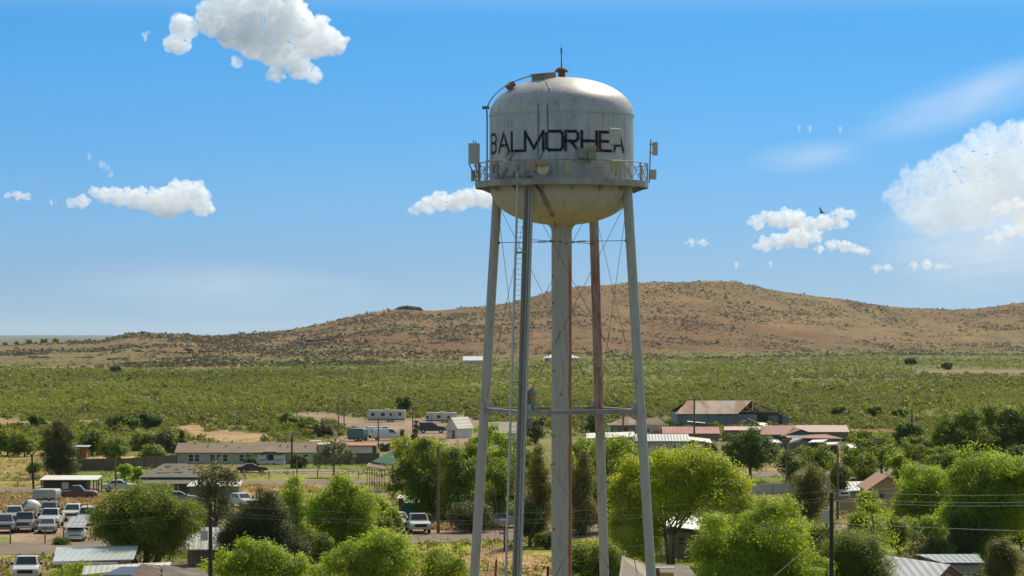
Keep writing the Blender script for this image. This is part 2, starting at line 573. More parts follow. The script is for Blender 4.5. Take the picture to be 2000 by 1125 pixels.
def scrub_cover():
    rng = np.random.default_rng(5)
    n = 122000
    px = rng.uniform(-600, 2550, n)
    a, b, p = 33.0, 225.0, -1.15
    uu = rng.uniform(0, 1, n)
    t = (a ** (p + 1) + uu * (b ** (p + 1) - a ** (p + 1))) ** (1 / (p + 1))
    Y = F * HC / t
    x = (px - 1000) / F * Y
    col, grow, w, u = zone_colour(x, Y)
    dens = fbm(x / 60, Y / 110, 123)
    lim = np.interp(px, [-350, 0, 345, 620, 800, 1000, 1300, 1700, 2350], [895, 892, 893, 862, 838, 852, 856, 872, 886])
    big_p = fbm(x / 190, Y / 420, 321, 3)
    keep = (big_p + rng.uniform(-0.15, 0.3, n) > 0.31) & (grow > 0.5) & (u + 0.12 * (fbm(x / 70, Y / 200, 55) - 0.5) * 2 < 0.5 * rng.uniform(0, 1, n) ** 3 - 0.02) & (dens + rng.uniform(-0.25, 0.25, n) > 0.36) & (t + Y0 < lim)
    x, Y, t, px = x[keep], Y[keep], t[keep], px[keep]
    n = len(x)
    big = rng.uniform(0, 1, n)
    rad = (0.6 + 0.8 * big ** 2) * (1 + 0.25 * (fbm(x / 90, Y / 150, 11) - 0.5) * 2)
    giant = rng.uniform(0, 1, n) < 0.045
    rad = rad * np.where(giant, 1.75, 1.0)
    hgt = rad * rng.uniform(0.8, 1.3, n)
    base_t = np.clip(0.42 + 0.9 * (fbm(x / 25, Y / 40, 77) - 0.5) + 1.5 * (fbm(x / 150, Y / 330, 88, 3) - 0.5) + rng.normal(0, 0.15, n), 0, 1)
    base_t = np.clip(base_t - 0.3 * giant, 0, 1)
    Vs, Qs, Ts, off = [], [], [], 0
    for lo, hi, k in ((0, 70, 11), (70, 110, 22), (110, 400, 52)):
        s = (t >= lo) & (t < hi)
        m = s.sum()
        if not m: continue
        d = rng.normal(size=(m, k, 3))
        d /= np.linalg.norm(d, axis=2, keepdims=True)
        d[:, :, 2] = np.abs(d[:, :, 2])
        r = rng.uniform(0.5, 1.0, (m, k, 1))
        z0 = height(x[s], Y[s])
        P = np.empty((m, k, 3))
        P[:, :, 0] = x[s][:, None] + d[:, :, 0] * r[:, :, 0] * rad[s][:, None]
        P[:, :, 1] = Y[s][:, None] + d[:, :, 1] * r[:, :, 0] * rad[s][:, None]
        P[:, :, 2] = z0[:, None] + d[:, :, 2] * r[:, :, 0] * hgt[s][:, None] + 0.05
        Nn = d * 0.8 + rng.normal(size=d.shape) * 0.55 + np.array((0, 0, 0.25))
        sz = np.repeat(rad[s] * {11: 0.42, 22: 0.33, 52: 0.22}[k], k)
        V, Q = leaves(P.reshape(-1, 3), Nn.reshape(-1, 3), sz, rng, 0.6)
        Vs.append(V)
        Qs.append(Q + off)
        off += len(V)
        Ts.append(np.clip(np.repeat(base_t[s], k) + rng.normal(0, 0.12, m * k), 0, 1))
    o = foliage('scrub', np.concatenate(Vs), np.concatenate(Qs), np.concatenate(Ts), LM['scrub'])
    tag(o, 'low green desert scrub covering the flat plain below the hills', 'scrub', kind='stuff')


def hill_cover():
    rng = np.random.default_rng(8)
    n = 60000
    px = rng.uniform(-300, 2300, n)
    T_, R_ = np.interp(px, YT[:, 0], YT[:, 1]), np.interp(px, YR[:, 0], YR[:, 1])
    u = rng.uniform(-0.12, 1.03, n)
    Y = T_ + u * (R_ - T_)
    x = (px - 1000) / F * Y
    clump = fbm(x / 55, Y / 150, 210, 4)
    keep = clump + rng.uniform(-0.22, 0.22, n) + 0.10 * (u - 0.5) + np.clip((px - 300) / 6000, -0.05, 0.05) + 0.35 * (fbm(x / 160, Y / 500, 414, 3) - 0.5) > 0.62
    x, Y, u = x[keep], Y[keep], u[keep]
    n = len(x)
    k = 8
    rad = rng.uniform(0.7, 1.9, n) * np.where(rng.uniform(0, 1, n) < 0.06, 1.7, 1)
    d = rng.normal(size=(n, k, 3))
    d /= np.linalg.norm(d, axis=2, keepdims=True)
    d[:, :, 2] = np.abs(d[:, :, 2])
    P = np.empty((n, k, 3))
    P[:, :, 0] = x[:, None] + d[:, :, 0] * rad[:, None] * 0.9
    P[:, :, 1] = Y[:, None] + d[:, :, 1] * rad[:, None] * 0.9
    P[:, :, 2] = height(x, Y)[:, None] + d[:, :, 2] * rad[:, None] * 0.85
    Nn = d * 0.8 + rng.normal(size=d.shape) * 0.5 + np.array((0, 0, 0.3))
    V, Q = leaves(P.reshape(-1, 3), Nn.reshape(-1, 3), np.repeat(rad * 0.5, k), rng, 0.65)
    tint = np.clip(np.repeat(rng.uniform(0, 1, n), k) + rng.normal(0, 0.1, n * k), 0, 1)
    o = foliage('hill_scrub', V, Q, tint, LM['hillscrub'])
    tag(o, 'sparse dark bushes dotted over the brown hillside', 'scrub', kind='stuff')


def weed_cover():
    """rough dry weeds and grass tufts on the open lots of the town"""
    rng = np.random.default_rng(12)
    Vs, Qs, Ts, off = [], [], [], 0
    for (x0, x1, ya, yb, cnt, hmax, t0) in ((-40, 215, 968, 998, 1500, 0.7, 0.6), (420, 620, 948, 962, 200, 0.4, 0.6), (830, 960, 1026, 1036, 250, 0.6, 0.3),
                                            (800, 1120, 1074, 1170, 700, 0.22, 0.6), (1640, 1840, 992, 1022, 250, 0.4, 0.4), (1655, 1790, 840, 856, 400, 0.5, 0.6), (-60, 110, 885, 950, 350, 0.3, 0.6)):
        ecc = rng.uniform(0, 1, cnt)
        an = rng.uniform(0, 6.283, cnt)
        px = (x0 + x1) / 2 + (x1 - x0) * 0.55 * np.cos(an) * ecc ** 0.6
        y = (ya + yb) / 2 + (yb - ya) * 0.55 * np.sin(an) * ecc ** 0.6
        px += (fbm(px / 20, y / 6, 31) - 0.5) * 40
        Y = F * HC / (y - Y0)
        x = (px - 1000) / F * Y
        k = 7
        P = np.stack([x, Y, np.full(cnt, 0.0)], 1)[:, None, :] + rng.normal(size=(cnt, k, 3)) * np.array((0.28, 0.28, 0))
        hh = rng.uniform(0.3, 1, (cnt, 1)) * hmax
        P[:, :, 2] = rng.uniform(0.1, 0.7, (cnt, k)) * hh
        Nn = rng.normal(size=(cnt, k, 3)) + np.array((0, 0, 0.4))
        V, Q = leaves(P.reshape(-1, 3), Nn.reshape(-1, 3), np.repeat(hh[:, 0] * 0.42 + 0.05, k), rng, 0.4)
        Vs.append(V)
        Qs.append(Q + off)
        off += len(V)
        Ts.append(np.clip(np.repeat(rng.normal(t0, 0.25, cnt), k), 0, 1))
    o = foliage('dry_grass', np.concatenate(Vs), np.concatenate(Qs), np.concatenate(Ts), LM['weed'])
    tag(o, 'dry straw-coloured weeds and grass on the open lots', 'grass', kind='stuff')


def lot_weeds():
    """small green and olive weeds breaking up the bare lots and verges of the town"""
    rng = np.random.default_rng(77)
    n = 15000
    px = rng.uniform(-100, 2100, n)
    y = 860 + 300 * rng.uniform(0, 1, n) ** 1.2
    Y = F * HC / (y - Y0)
    x = (px - 1000) / F * Y
    road = [(-200, 1060, 1088), (200, 1056, 1081), (500, 1050, 1075), (850, 1040, 1061), (1160, 1030, 1050), (1500, 1026, 1044), (2200, 1021, 1037)]
    r2 = [(-200, 957, 968), (250, 946, 956), (500, 939, 949), (760, 934, 944), (1500, 919, 932), (2200, 909, 920)]
    ok = np.ones(n, bool)
    for rr in (road, r2):
        q = np.array(rr, float)
        ok &= ~((y > np.interp(px, q[:, 0], q[:, 1])) & (y < np.interp(px, q[:, 0], q[:, 2])))
    ok &= ~((px > -100) & (px < 200) & (y > 1000) & (y < 1062))
    ok &= fbm(x / 9, Y / 14, 910, 3) + rng.uniform(-0.12, 0.12, n) > 0.5
    x, Y = x[ok], Y[ok]
    n, k = len(x), 9
    rad = rng.uniform(0.12, 0.5, n) ** 1.2
    P = np.stack([x, Y, np.zeros(n)], 1)[:, None, :] + rng.normal(size=(n, k, 3)) * (rad[:, None, None] * np.array((0.8, 0.8, 0)))
    P[:, :, 2] = np.abs(rng.normal(size=(n, k))) * rad[:, None] * 0.6 + 0.04
    V, Q = leaves(P.reshape(-1, 3), rng.normal(size=(n * k, 3)) * 0.6 + np.array((0, 0, 0.6)), np.repeat(rad * 0.45 + 0.04, k), rng, 0.5)
    o = foliage('weeds', V, Q, np.clip(np.repeat(rng.normal(0.5, 0.25, n), k) + rng.normal(0, .1, n * k), 0, 1), LM['scrub'])
    tag(o, 'small green weeds scattered over the lots and verges of the town', 'weeds', kind='stuff')


scrub_cover()
lot_weeds()
hill_cover()
weed_cover()
# ================================================================= CLOUDS
def cloud_mat(name, dens, noise_scale=None, thr=(0.4, 0.7)):
    m, nt = nodes(name)
    v = N(nt, 'ShaderNodeVolumePrincipled')
    v.inputs['Color'].default_value = (0.986, 0.994, 1, 1)
    v.inputs['Density'].default_value = dens
    v.inputs['Anisotropy'].default_value = 0.4
    if noise_scale:
        f = tex(nt, noise_scale[0], 8, 0.64, noise_scale[1])
        k = ramp(nt, f, [(thr[0], 0.0), (thr[1], 1.0)])
        mul = N(nt, 'ShaderNodeMath', operation='MULTIPLY')
        nt.links.new(k, mul.inputs[0])
        mul.inputs[1].default_value = dens
        nt.links.new(mul.outputs[0], v.inputs['Density'])
    o = N(nt, 'ShaderNodeOutputMaterial')
    nt.links.new(v.outputs[0], o.inputs['Volume'])
    return m


_ct = {}


def ctex(sz):
    if sz not in _ct:
        t = bpy.data.textures.new('billow', 'CLOUDS')
        t.noise_scale = sz
        t.noise_depth = 4
        t.noise_type = 'HARD_NOISE'
        t.noise_basis = 'BLENDER_ORIGINAL'
        _ct[sz] = t
    return _ct[sz]


def cloud(label, blobs, D, mfp=9.0, seed=1, flat=0.9, disp=1.0, vox=1.3):
    """blobs: (px, y, radius px) puffs; D distance"""
    rnd = random.Random(seed)
    k = D / F
    bm = bmesh.new()
    c0 = wp(blobs[0][0], blobs[0][1], D)
    for (px, y, r) in blobs:
        r *= 1.02
        c = wp(px, y, D) - c0
        c.y += rnd.uniform(-0.3, 0.3) * r * k
        mtx = Matrix.Translation(c) @ Matrix.Diagonal((r * k * rnd.uniform(1.0, 1.2), r * k * 0.62, r * k * flat, 1))
        bmesh.ops.create_icosphere(bm, subdivisions=3, radius=1, matrix=mtx)
        for _ in range(7 if r > 8 else 3):
            a, e = rnd.uniform(0, 6.28), rnd.uniform(-0.4, 1.3)
            d = Vector((math.cos(a) * math.cos(e), 0.55 * math.sin(a) * math.cos(e), math.sin(e)))
            rr = r * rnd.uniform(0.22, 0.46)
            q = c + Vector((d.x * 1.08, d.y, d.z * flat)) * (r * 0.9 * k)
            bmesh.ops.create_icosphere(bm, subdivisions=2, radius=rr * k, matrix=Matrix.Translation(q))
            for _ in range(5 if rr > 4 else 0):
                d2 = Vector((rnd.gauss(0, 1), 0.5 * rnd.gauss(0, 1), abs(rnd.gauss(0, 1)) - 0.3)).normalized()
                bmesh.ops.create_icosphere(bm, subdivisions=1, radius=rr * k * rnd.uniform(0.25, 0.5), matrix=Matrix.Translation(q + d2 * rr * k * 0.95))
    me = bpy.data.meshes.new('cloud')
    bm.to_mesh(me)
    bm.free()
    key = 'cloud_vapour_%d_%d' % (D, int(mfp * 10))
    if key not in _M: _M[key] = cloud_mat('cloud_vapour', 1.25 / (mfp * k), (1 / (12 * k), (1, 1, 1.3)), (0.30, 0.70))
    me.materials.append(_M[key])
    o = bpy.data.objects.new('cloud', me)
    COL.objects.link(o)
    o.location = c0
    rm = o.modifiers.new('remesh', 'REMESH')
    rm.mode = 'VOXEL'
    rm.voxel_size = vox * k
    for sz, st in ((24, -13), (9, -7), (3.5, -4)):
        dm = o.modifiers.new('billow', 'DISPLACE')
        dm.texture = ctex(sz * k)
        dm.strength = st * k * disp
        dm.mid_level = 0.35
        dm.texture_coords = 'LOCAL'
    return tag(o, label, 'cloud', 'white clouds in the blue sky')


cloud('largest high white cloud with a tail, left of the water tower top',
      [(470, 60, 45), (420, 40, 36), (360, 55, 26), (345, 85, 22), (520, 25, 55), (560, 50, 48), (610, 75, 42), (650, 85, 26), (545, 95, 40),
       (585, 132, 24), (540, 145, 16), (615, 148, 16), (575, 112, 28), (462, 122, 9), (500, 80, 38), (450, 5, 40), (545, -15, 40)], 12000, 10, 3)
cloud('wispy scrap of cloud beside the largest cloud', [(283, 72, 6), (290, 66, 4)], 12000, 14, 4)
cloud('flat based cloud bank low at the left of the sky',
      [(340, 390, 34), (375, 385, 30), (395, 405, 20), (310, 395, 28), (270, 390, 22), (235, 385, 20), (205, 382, 16), (160, 395, 13), (140, 397, 9), (322, 415, 18), (185, 375, 9)], 14000, 10, 5, 0.8)
cloud('tiny cloud at the left edge of the sky', [(33, 382, 10), (20, 384, 8), (48, 385, 9)], 14000, 10, 6, 0.7)
cloud('thin diagonal shred of cloud above the left cloud bank', [(174, 306, 4), (200, 322, 6), (208, 330, 6), (216, 340, 4)], 13000, 22, 7)
cloud('faint puff at the left end of the cloud bank', [(100, 396, 5), (110, 396, 4)], 14000, 18, 8, 0.6)
cloud('white cloud peeking out behind the tank bowl at the left',
      [(860, 395, 22), (835, 403, 18), (815, 410, 12), (890, 396, 22), (920, 390, 22), (950, 388, 26), (985, 392, 20), (1010, 398, 14)], 15000, 9, 9, 0.75)
cloud('puffy cloud below the bird on the right',
      [(1480, 437, 15), (1520, 430, 20), (1550, 432, 22), (1580, 437, 18), (1610, 437, 17), (1640, 436, 13), (1535, 420, 13), (1500, 425, 12)], 16000, 9, 10, 0.75)
cloud('small cloud just right of the bird', [(1640, 418, 14), (1655, 420, 12), (1668, 422, 7)], 16000, 9, 11, 0.6)
cloud('rounded cloud with sloping top under the puffy cloud', [(1495, 480, 14), (1525, 472, 18), (1560, 466, 22), (1590, 462, 15), (1480, 484, 8)], 17000, 9, 12, 0.8)
cloud('long low cloud right of the rounded cloud', [(1600, 487, 10), (1625, 480, 13), (1650, 483, 14), (1675, 489, 11), (1693, 492, 6)], 17000, 9, 13, 0.6)
cloud('tiny cloud above the main hilltop', [(1350, 474, 7), (1365, 474, 8), (1380, 477, 6), (1340, 474, 4)], 18000, 10, 14, 0.6)
cloud('speck of cloud left above the hilltop', [(1438, 518, 5), (1446, 518, 5)], 18000, 12, 15, 0.6)
cloud('speck of cloud right above the hilltop', [(1505, 516, 5)], 18000, 14, 16, 0.6)
cloud('small flat cloud over the right hill slope', [(1710, 526, 8), (1725, 524, 9), (1740, 526, 7)], 19000, 11, 17, 0.6)
cloud('faint double cloud over the saddle of the right hills', [(1785, 520, 9), (1810, 518, 12), (1835, 522, 10), (1850, 524, 6)], 19000, 13, 18, 0.6)
cloud('towering cloud at the right edge of the sky',
      [(1760, 385, 26), (1800, 360, 38), (1790, 410, 34), (1840, 345, 45), (1850, 400, 55), (1890, 320, 48), (1900, 390, 65), (1940, 295, 48), (1960, 360, 75), (1990, 275, 40),
       (2030, 330, 80), (1830, 440, 28), (1800, 440, 20), (1735, 388, 12), (2060, 280, 60), (2040, 400, 70)], 20000, 40, 19, 0.9)
cloud('ragged low cloud before the foot of the towering cloud', [(1950, 465, 12), (1975, 455, 15), (1992, 450, 12), (1935, 468, 8)], 18500, 14, 20, 0.7)
cloud('pale cloud lump against the shaded side of the towering cloud', [(1960, 408, 14), (1985, 400, 16), (1945, 412, 9)], 18200, 16, 21, 0.7)
cloud('tiny puff high right of the tank, leftmost of three', [(1561, 250, 5)], 15000, 30, 22, 0.6)
cloud('tiny puff high right of the tank, middle of three', [(1582, 252, 6), (1589, 252, 5)], 15000, 30, 24, 0.6)
cloud('tiny puff high right of the tank, rightmost of three', [(1641, 253, 6)], 15000, 30, 23, 0.6)


def veil(label, px, y, w, h, D, dens, rot):
    """thin streaky high cloud, densest in its middle and thinning to nothing at its rim"""
    m, nt = nodes('cirrus_vapour')
    v = N(nt, 'ShaderNodeVolumePrincipled')
    v.inputs['Color'].default_value = (1, 1, 1, 1)
    v.inputs['Anisotropy'].default_value = 0.4
    k = D / F
    f = ramp(nt, tex(nt, 1 / (60 * k), 7, 0.62, (0.30, 1, 1.9), dist=0.6), [(0.36, 0.0), (0.72, 1.0)])
    tc = N(nt, 'ShaderNodeTexCoord')
    sub = N(nt, 'ShaderNodeVectorMath', operation='MULTIPLY_ADD')
    nt.links.new(tc.outputs['Generated'], sub.inputs[0])
    sub.inputs[1].default_value = (2, 2, 2)
    sub.inputs[2].default_value = (-1, -1, -1)
    ln = N(nt, 'ShaderNodeVectorMath', operation='LENGTH')
    nt.links.new(sub.outputs[0], ln.inputs[0])
    fall = ramp(nt, ln.outputs['Value'], [(0.05, 1.0), (0.45, 0.42), (0.95, 0.0)])
    g = mixc(nt, f, fall, 1.0, 'MULTIPLY')
    mul = N(nt, 'ShaderNodeMath', operation='MULTIPLY')
    nt.links.new(g, mul.inputs[0])
    mul.inputs[1].default_value = dens
    nt.links.new(mul.outputs[0], v.inputs['Density'])
    nt.links.new(v.outputs[0], N(nt, 'ShaderNodeOutputMaterial').inputs['Volume'])
    mb = MB()
    mb.sphere((0, 0, 0), 1, 32, 16, (w * k / 2, w * k / 3, h * k / 2))
    o = mb.build('veil_cloud', m, smooth=True)
    o.location = wp(px, y, D)
    o.rotation_euler = (0, R(rot), 0)
    return tag(o, label, 'cloud', 'thin veils of high cloud')


veil('faint slanting veil of high cloud at the upper right', 1900, 190, 620, 130, 16000, 0.0018, -18)
veil('faint patch of veil cloud right of the tank', 1580, 305, 300, 80, 16000, 0.0026, -4)
veil('pale haze like veil spreading below the towering cloud', 1960, 460, 620, 300, 24000, 0.0022, -6)
veil('broad pale veil low over the left hill ridge', 420, 560, 800, 130, 24000, 0.0006, 2)
# ================================================================= WATER TOWER
DT = 171.8
KT = DT / F
TX = (1097 - 1000) * KT


def tz(y):
    return HC + (Y0 - y) * KT


def pol(r, a, z):
    a = R(a)
    return Vector((r * math.sin(a), -r * math.cos(a), z))


def tank_mat():
    m, nt = nodes('aged_aluminium_paint')
    base = tex(nt, 1.1, 5, 0.7)
    stre = tex(nt, 1.5, 5, 0.7, (1, 1, 0.13))
    fine = tex(nt, 9, 3, 0.6)
    col = mixc(nt, (0.42, 0.37, 0.315), (0.58, 0.515, 0.445), base)
    k = ramp(nt, stre, [(0.48, 0.0), (0.72, 1.0)])
    col = mixc(nt, col, (0.34, 0.295, 0.24), k)
    # rust freckles and runs
    k2 = ramp(nt, tex(nt, 2.6, 6, 0.75, (1, 1, 0.35)), [(0.575, 0.0), (0.70, 0.75)])
    col = mixc(nt, col, (0.25, 0.14, 0.07), k2)
    col = mixc(nt, col, ramp(nt, fine, [(0.35, 0.86), (0.65, 1.08)]), 1.0, 'MULTIPLY')
    out(nt, col, 0.40, 0.22, (fine, 0.12, 0.02), 0.6)
    return m


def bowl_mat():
    m, nt = nodes('bowl_stain_and_bounce')
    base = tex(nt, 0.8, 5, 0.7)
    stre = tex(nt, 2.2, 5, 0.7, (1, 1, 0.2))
    col = mixc(nt, (0.47, 0.375, 0.31), (0.62, 0.51, 0.43), base)  # beige base has warm ground bounce painted in; the streaks are stain
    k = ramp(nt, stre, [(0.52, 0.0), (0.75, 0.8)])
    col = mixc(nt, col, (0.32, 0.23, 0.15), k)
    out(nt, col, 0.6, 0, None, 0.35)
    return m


def leg_mat(name, rust_lo=None, rust_hi=None, side=None):
    """grey steel paint; rust between two heights, or down one side of the pipe"""
    m, nt = nodes(name)
    a = tex(nt, 1.3, 5, 0.7, (1, 1, 0.3))
    b = tex(nt, 5.0, 5, 0.7, (1, 1, 0.12))
    col = mixc(nt, (0.39, 0.325, 0.27), (0.54, 0.46, 0.385), a)
    k = ramp(nt, b, [(0.5, 0.0), (0.75, 0.7)])
    col = mixc(nt, col, (0.20, 0.165, 0.13), k)
    sp = ramp(nt, tex(nt, 3.1, 4, 0.7), [(0.66, 0.0), (0.70, 0.85)])
    col = mixc(nt, col, (0.13, 0.10, 0.08), sp)
    tc = N(nt, 'ShaderNodeTexCoord')
    sep = N(nt, 'ShaderNodeSeparateXYZ')
    nt.links.new(tc.outputs['Object'], sep.inputs[0])
    if rust_lo is not None:
        nz = tex(nt, 1.6, 5, 0.7, (1, 1, 0.35))
        ad = N(nt, 'ShaderNodeMath', operation='MULTIPLY_ADD')
        nt.links.new(nz, ad.inputs[0])
        ad.inputs[1].default_value = 5.0
        nt.links.new(sep.outputs[2], ad.inputs[2])
        mr = N(nt, 'ShaderNodeMapRange')
        mr.inputs['From Min'].default_value = 0
        mr.inputs['From Max'].default_value = 40
        nt.links.new(ad.outputs[0], mr.inputs[0])
        f = lambda z: (z + 2.5) / 40
        k = ramp(nt, mr.outputs[0], [(f(rust_lo) - 0.02, 0), (f(rust_lo) + 0.02, 1), (f(rust_hi) - 0.02, 1), (f(rust_hi) + 0.02, 0)])
        b2 = ramp(nt, b, [(0.40, 1.0), (0.62, 0.25)])
        col = mixc(nt, col, (0.27, 0.085, 0.045), mixc(nt, k, b2, 1.0, 'MULTIPLY'))
    if side is not None:
        nz = tex(nt, 2.0, 5, 0.75, (1, 1, 0.25))
        dx = N(nt, 'ShaderNodeMath', operation='MULTIPLY_ADD')
        nt.links.new(nz, dx.inputs[0])
        dx.inputs[1].default_value = 0.34
        nt.links.new(sep.outputs[0], dx.inputs[2])
        k = ramp(nt, dx.outputs[0], [(side, 0), (side + 0.07, 1)])
        hz = N(nt, 'ShaderNodeMapRange')
        hz.inputs['From Min'].default_value = 22.5
        hz.inputs['From Max'].default_value = 24.5
        hz.inputs['To Min'].default_value = 1
        hz.inputs['To Max'].default_value = 0
        nt.links.new(sep.outputs[2], hz.inputs[0])
        k = mixc(nt, k, hz.outputs[0], 1.0, 'MULTIPLY')
        col = mixc(nt, col, (0.36, 0.105, 0.03), k)
    out(nt, col, 0.6, 0, (b, 0.15, 0.01), 0.4)
    return m


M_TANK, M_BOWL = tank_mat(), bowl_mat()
M_LEG = leg_mat('grey_steel_paint')
M_RLEG = leg_mat('grey_steel_rusted', tz(850), tz(470))
M_PIPE = leg_mat('grey_pipe_rust_run', side=0.53)
M_STEEL = mat('weathered_steel', (0.40, 0.37, 0.36), 0.6, 0, 0.3, 3, dirt=(0.17, 0.09, 0.05), damt=0.5)
M_RUST = mat('rusted_steel', (0.20, 0.11, 0.07), 0.8, 0, 0.4, 4, dirt=(0.33, 0.2, 0.12), damt=0.5)
M_BRUST = mat('pale_rusted_steel', (0.33, 0.22, 0.16), 0.8, 0, 0.35, 4, dirt=(0.42, 0.34, 0.27), damt=0.5)
M_ROD = mat('dark_rod', (0.17, 0.14, 0.12), 0.7, 0, 0.3, 6)
M_CABLE = mat('black_cable', (0.13, 0.125, 0.12), 0.6, 0, 0.2, 5)
M_PANEL = mat('antenna_grey_plastic', (0.52, 0.50, 0.45), 0.5, 0, 0.12, 2)
M_TANPANEL = mat('antenna_tan_plastic', (0.44, 0.38, 0.24), 0.55, 0, 0.15, 3)
M_ORANGE = mat('antenna_ochre', (0.40, 0.27, 0.14), 0.6, 0, 0.25, 4)
M_DARKBOX = mat('radio_box_grey', (0.25, 0.25, 0.24), 0.5, 0, 0.2, 3)
M_WHITE = mat('white_enamel', (0.78, 0.78, 0.75), 0.45, 0, 0.06, 2)

tower = thing('water_tower', 'tall grey four-legged water tower with painted town name and rust stains', 'water tower', (TX, DT, 0))
RT = 141 * KT
Z0, Z1, Z2 = tz(357), tz(227), tz(151.5)
prof = [(RT, Z0 - 0.2), (RT, Z1 - 0.05), (RT + 0.035, Z1 - 0.05), (RT + 0.035, Z1 + 0.05), (RT, Z1 + 0.05)]
for i in range(1, 25):
    a = math.pi / 2 * i / 24
    prof.append((max(0.002, RT * math.cos(a) ** 0.97), Z1 + 0.05 + (Z2 - Z1 - 0.05) * math.sin(a)))
tank = MB().lathe(prof, 128).build('tank', M_TANK, tower, 'auto')
mb = MB()
for a in (-52, -18, 20, 58, 96, 140, 200, 250):      # vertical weld seams of the shell plates
    mb.tube([pol(RT + 0.004, a, Z0), pol(RT + 0.004, a, Z1 - 0.06)], 0.014, 5)
for a in (-35, 12, 35, 75, 120, 165, 210, 255, 300):  # dome plate seams
    mb.tube([pol(RT * math.cos(t) + 0.003, a, Z1 + 0.05 + (Z2 - Z1 - 0.05) * math.sin(t)) for t in np.linspace(0.02, 1.25, 14)], 0.012, 4)
mb.build('weld_seam', M_TANK, tank)
prof = []
zb0, zb1 = tz(361), tz(439.5)
for i in range(29):
    t = i / 28
    c = math.sin(math.pi / 2 * t)
    prof.append((max(0.02, (RT - 0.01) * (1 - c ** 2.2) ** (1 / 2.2)) if i < 28 else 0.05, zb0 - (zb0 - zb1) * c))
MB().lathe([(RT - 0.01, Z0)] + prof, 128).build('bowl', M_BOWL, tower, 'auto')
rp = 19.9 * KT
prof = [(rp, 0.3), (rp, tz(452)), (rp + 0.03, tz(447)), (rp + 0.14, tz(441)), (rp + 0.34, tz(437))]
pipe = MB().lathe([(rp + 0.3, 0), (rp + 0.3, 0.3)] + prof, 48).build('riser_pipe', M_PIPE, tower, 'auto')
for y, a in ((473, -8), (540, -52), (592, -55), (724, -50), (770, -4), (851, -52), (906, -50), (1033, -50), (476, 25)):
    MB().box((0, 0, 0), (0.09, 0.06, 0.12), Matrix.Translation(pol(rp + 0.02, a, tz(y))) @ Matrix.Rotation(R(a), 4, 'Z')).build('bracket', M_ROD, pipe)

# legs, from under the balcony to the footings
LA = (-27.3, 62.7, 152.7, -117.3)
LTOP, LBOT, ZLT = 140.6 * KT, 202.6 * KT, tz(362)


def lr(z):
    return LBOT + (LTOP - LBOT) * z / ZLT


ZS = tz(801.5)
for a in LA:
    mm = M_RLEG if a == 152.7 else M_LEG
    leg = MB().tube([pol(lr(0), a, 0.35), pol(lr(ZLT * 0.5), a, ZLT * 0.5), pol(lr(ZLT), a, ZLT)], 0.283, 28).build('leg', mm, tower, 'auto')
    if a == 152.7: leg['label'] = 'back leg with a long rust patch'
    fp = MB()
    fp.box((0, 0, 0.17), (1.3, 1.3, 0.34), Matrix.Translation(pol(lr(0), a, 0)) @ Matrix.Rotation(R(a), 4, 'Z'))
    fp.build('footing', mat('old_concrete', (0.36, 0.34, 0.31), 0.9, 0, 0.25, 2), leg)
    for s in (-1, 1):
        MB().box((s * 0.40, 0, 0), (0.34, 0.03, 0.82), Matrix.Translation(pol(lr(ZS), a, ZS + 0.05)) @ Matrix.Rotation(R(a + s * 45), 4, 'Z')).build('gusset_plate', M_LEG, leg)
    MB().box((0, 0.25, -0.1), (0.5, 0.5, 0.03), Matrix.Translation(pol(lr(ZLT), a, ZLT)) @ Matrix.Rotation(R(a), 4, 'Z')).build('cap_plate', M_LEG, leg)
    # saddle where the leg meets the shell
    sd_ = MB()
    sd_.extrude([pol(RT + 0.27, a - 4.5, tz(370)), pol(RT + 0.27, a + 4.5, tz(370)), pol(RT + 0.75, a + 3, tz(366)), pol(RT + 0.75, a - 3, tz(366))], (0, 0, 0.12))
    sd_.build('knee_bracket', M_LEG, leg)
for i in range(4):
    a, b = LA[i], LA[(i + 1) % 4]
    p, q = pol(lr(ZS), a, ZS), pol(lr(ZS), b, ZS)
    d = (q - p).normalized()
    p, q = p + d * 0.25, q - d * 0.25
    n = d.cross(Vector((0, 0, 1)))
    mb = MB()
    L = (q - p).length
    M_ = Matrix.Translation((p + q) / 2) @ Matrix.Rotation(math.atan2(d.y, d.x), 4, 'Z')
    mb.bx(-L / 2, L / 2, -0.13, 0.13, 0.09, 0.11, M_)
    mb.bx(-L / 2, L / 2, -0.02, 0.02, -0.12, 0.09, M_)
    mb.bx(-L / 2, L / 2, -0.10, 0.10, -0.14, -0.12, M_)
    mb.build('strut', M_STEEL, tower)
    for (z0, z1) in ((0.8, ZS - 0.15), (ZS + 0.2, tz(392))):
        for (u, w) in ((a, b), (b, a)):
            p, q = pol(lr(z0) - 0.02, u, z0), pol(lr(z1) - 0.02, w, z1)
            mid = (p + q) / 2
            rod = MB()
            rod.tube([p, q], 0.014, 6)
            for t in (0.34,):
                c = p + (q - p) * t
                e = (q - p).normalized() * 0.35
                rod.tube([c - e, c + e], 0.028, 6)
            rod.build('bracing_rod', M_ROD, tower)
for a in LA:
    z = tz(472)
    p, q = pol(rp, a, z), pol(lr(z) - 0.2, a, z)
    rod = MB().tube([p, q], 0.022, 6)
    rod.tube([p + (q - p) * 0.12, p + (q - p) * 0.27], 0.045, 6)
    rod.box((0, 0, 0), (0.2, 0.25, 0.14), Matrix.Translation(q) @ Matrix.Rotation(R(a), 4, 'Z'))
    rod.build('spider_rod', M_RUST, tower)

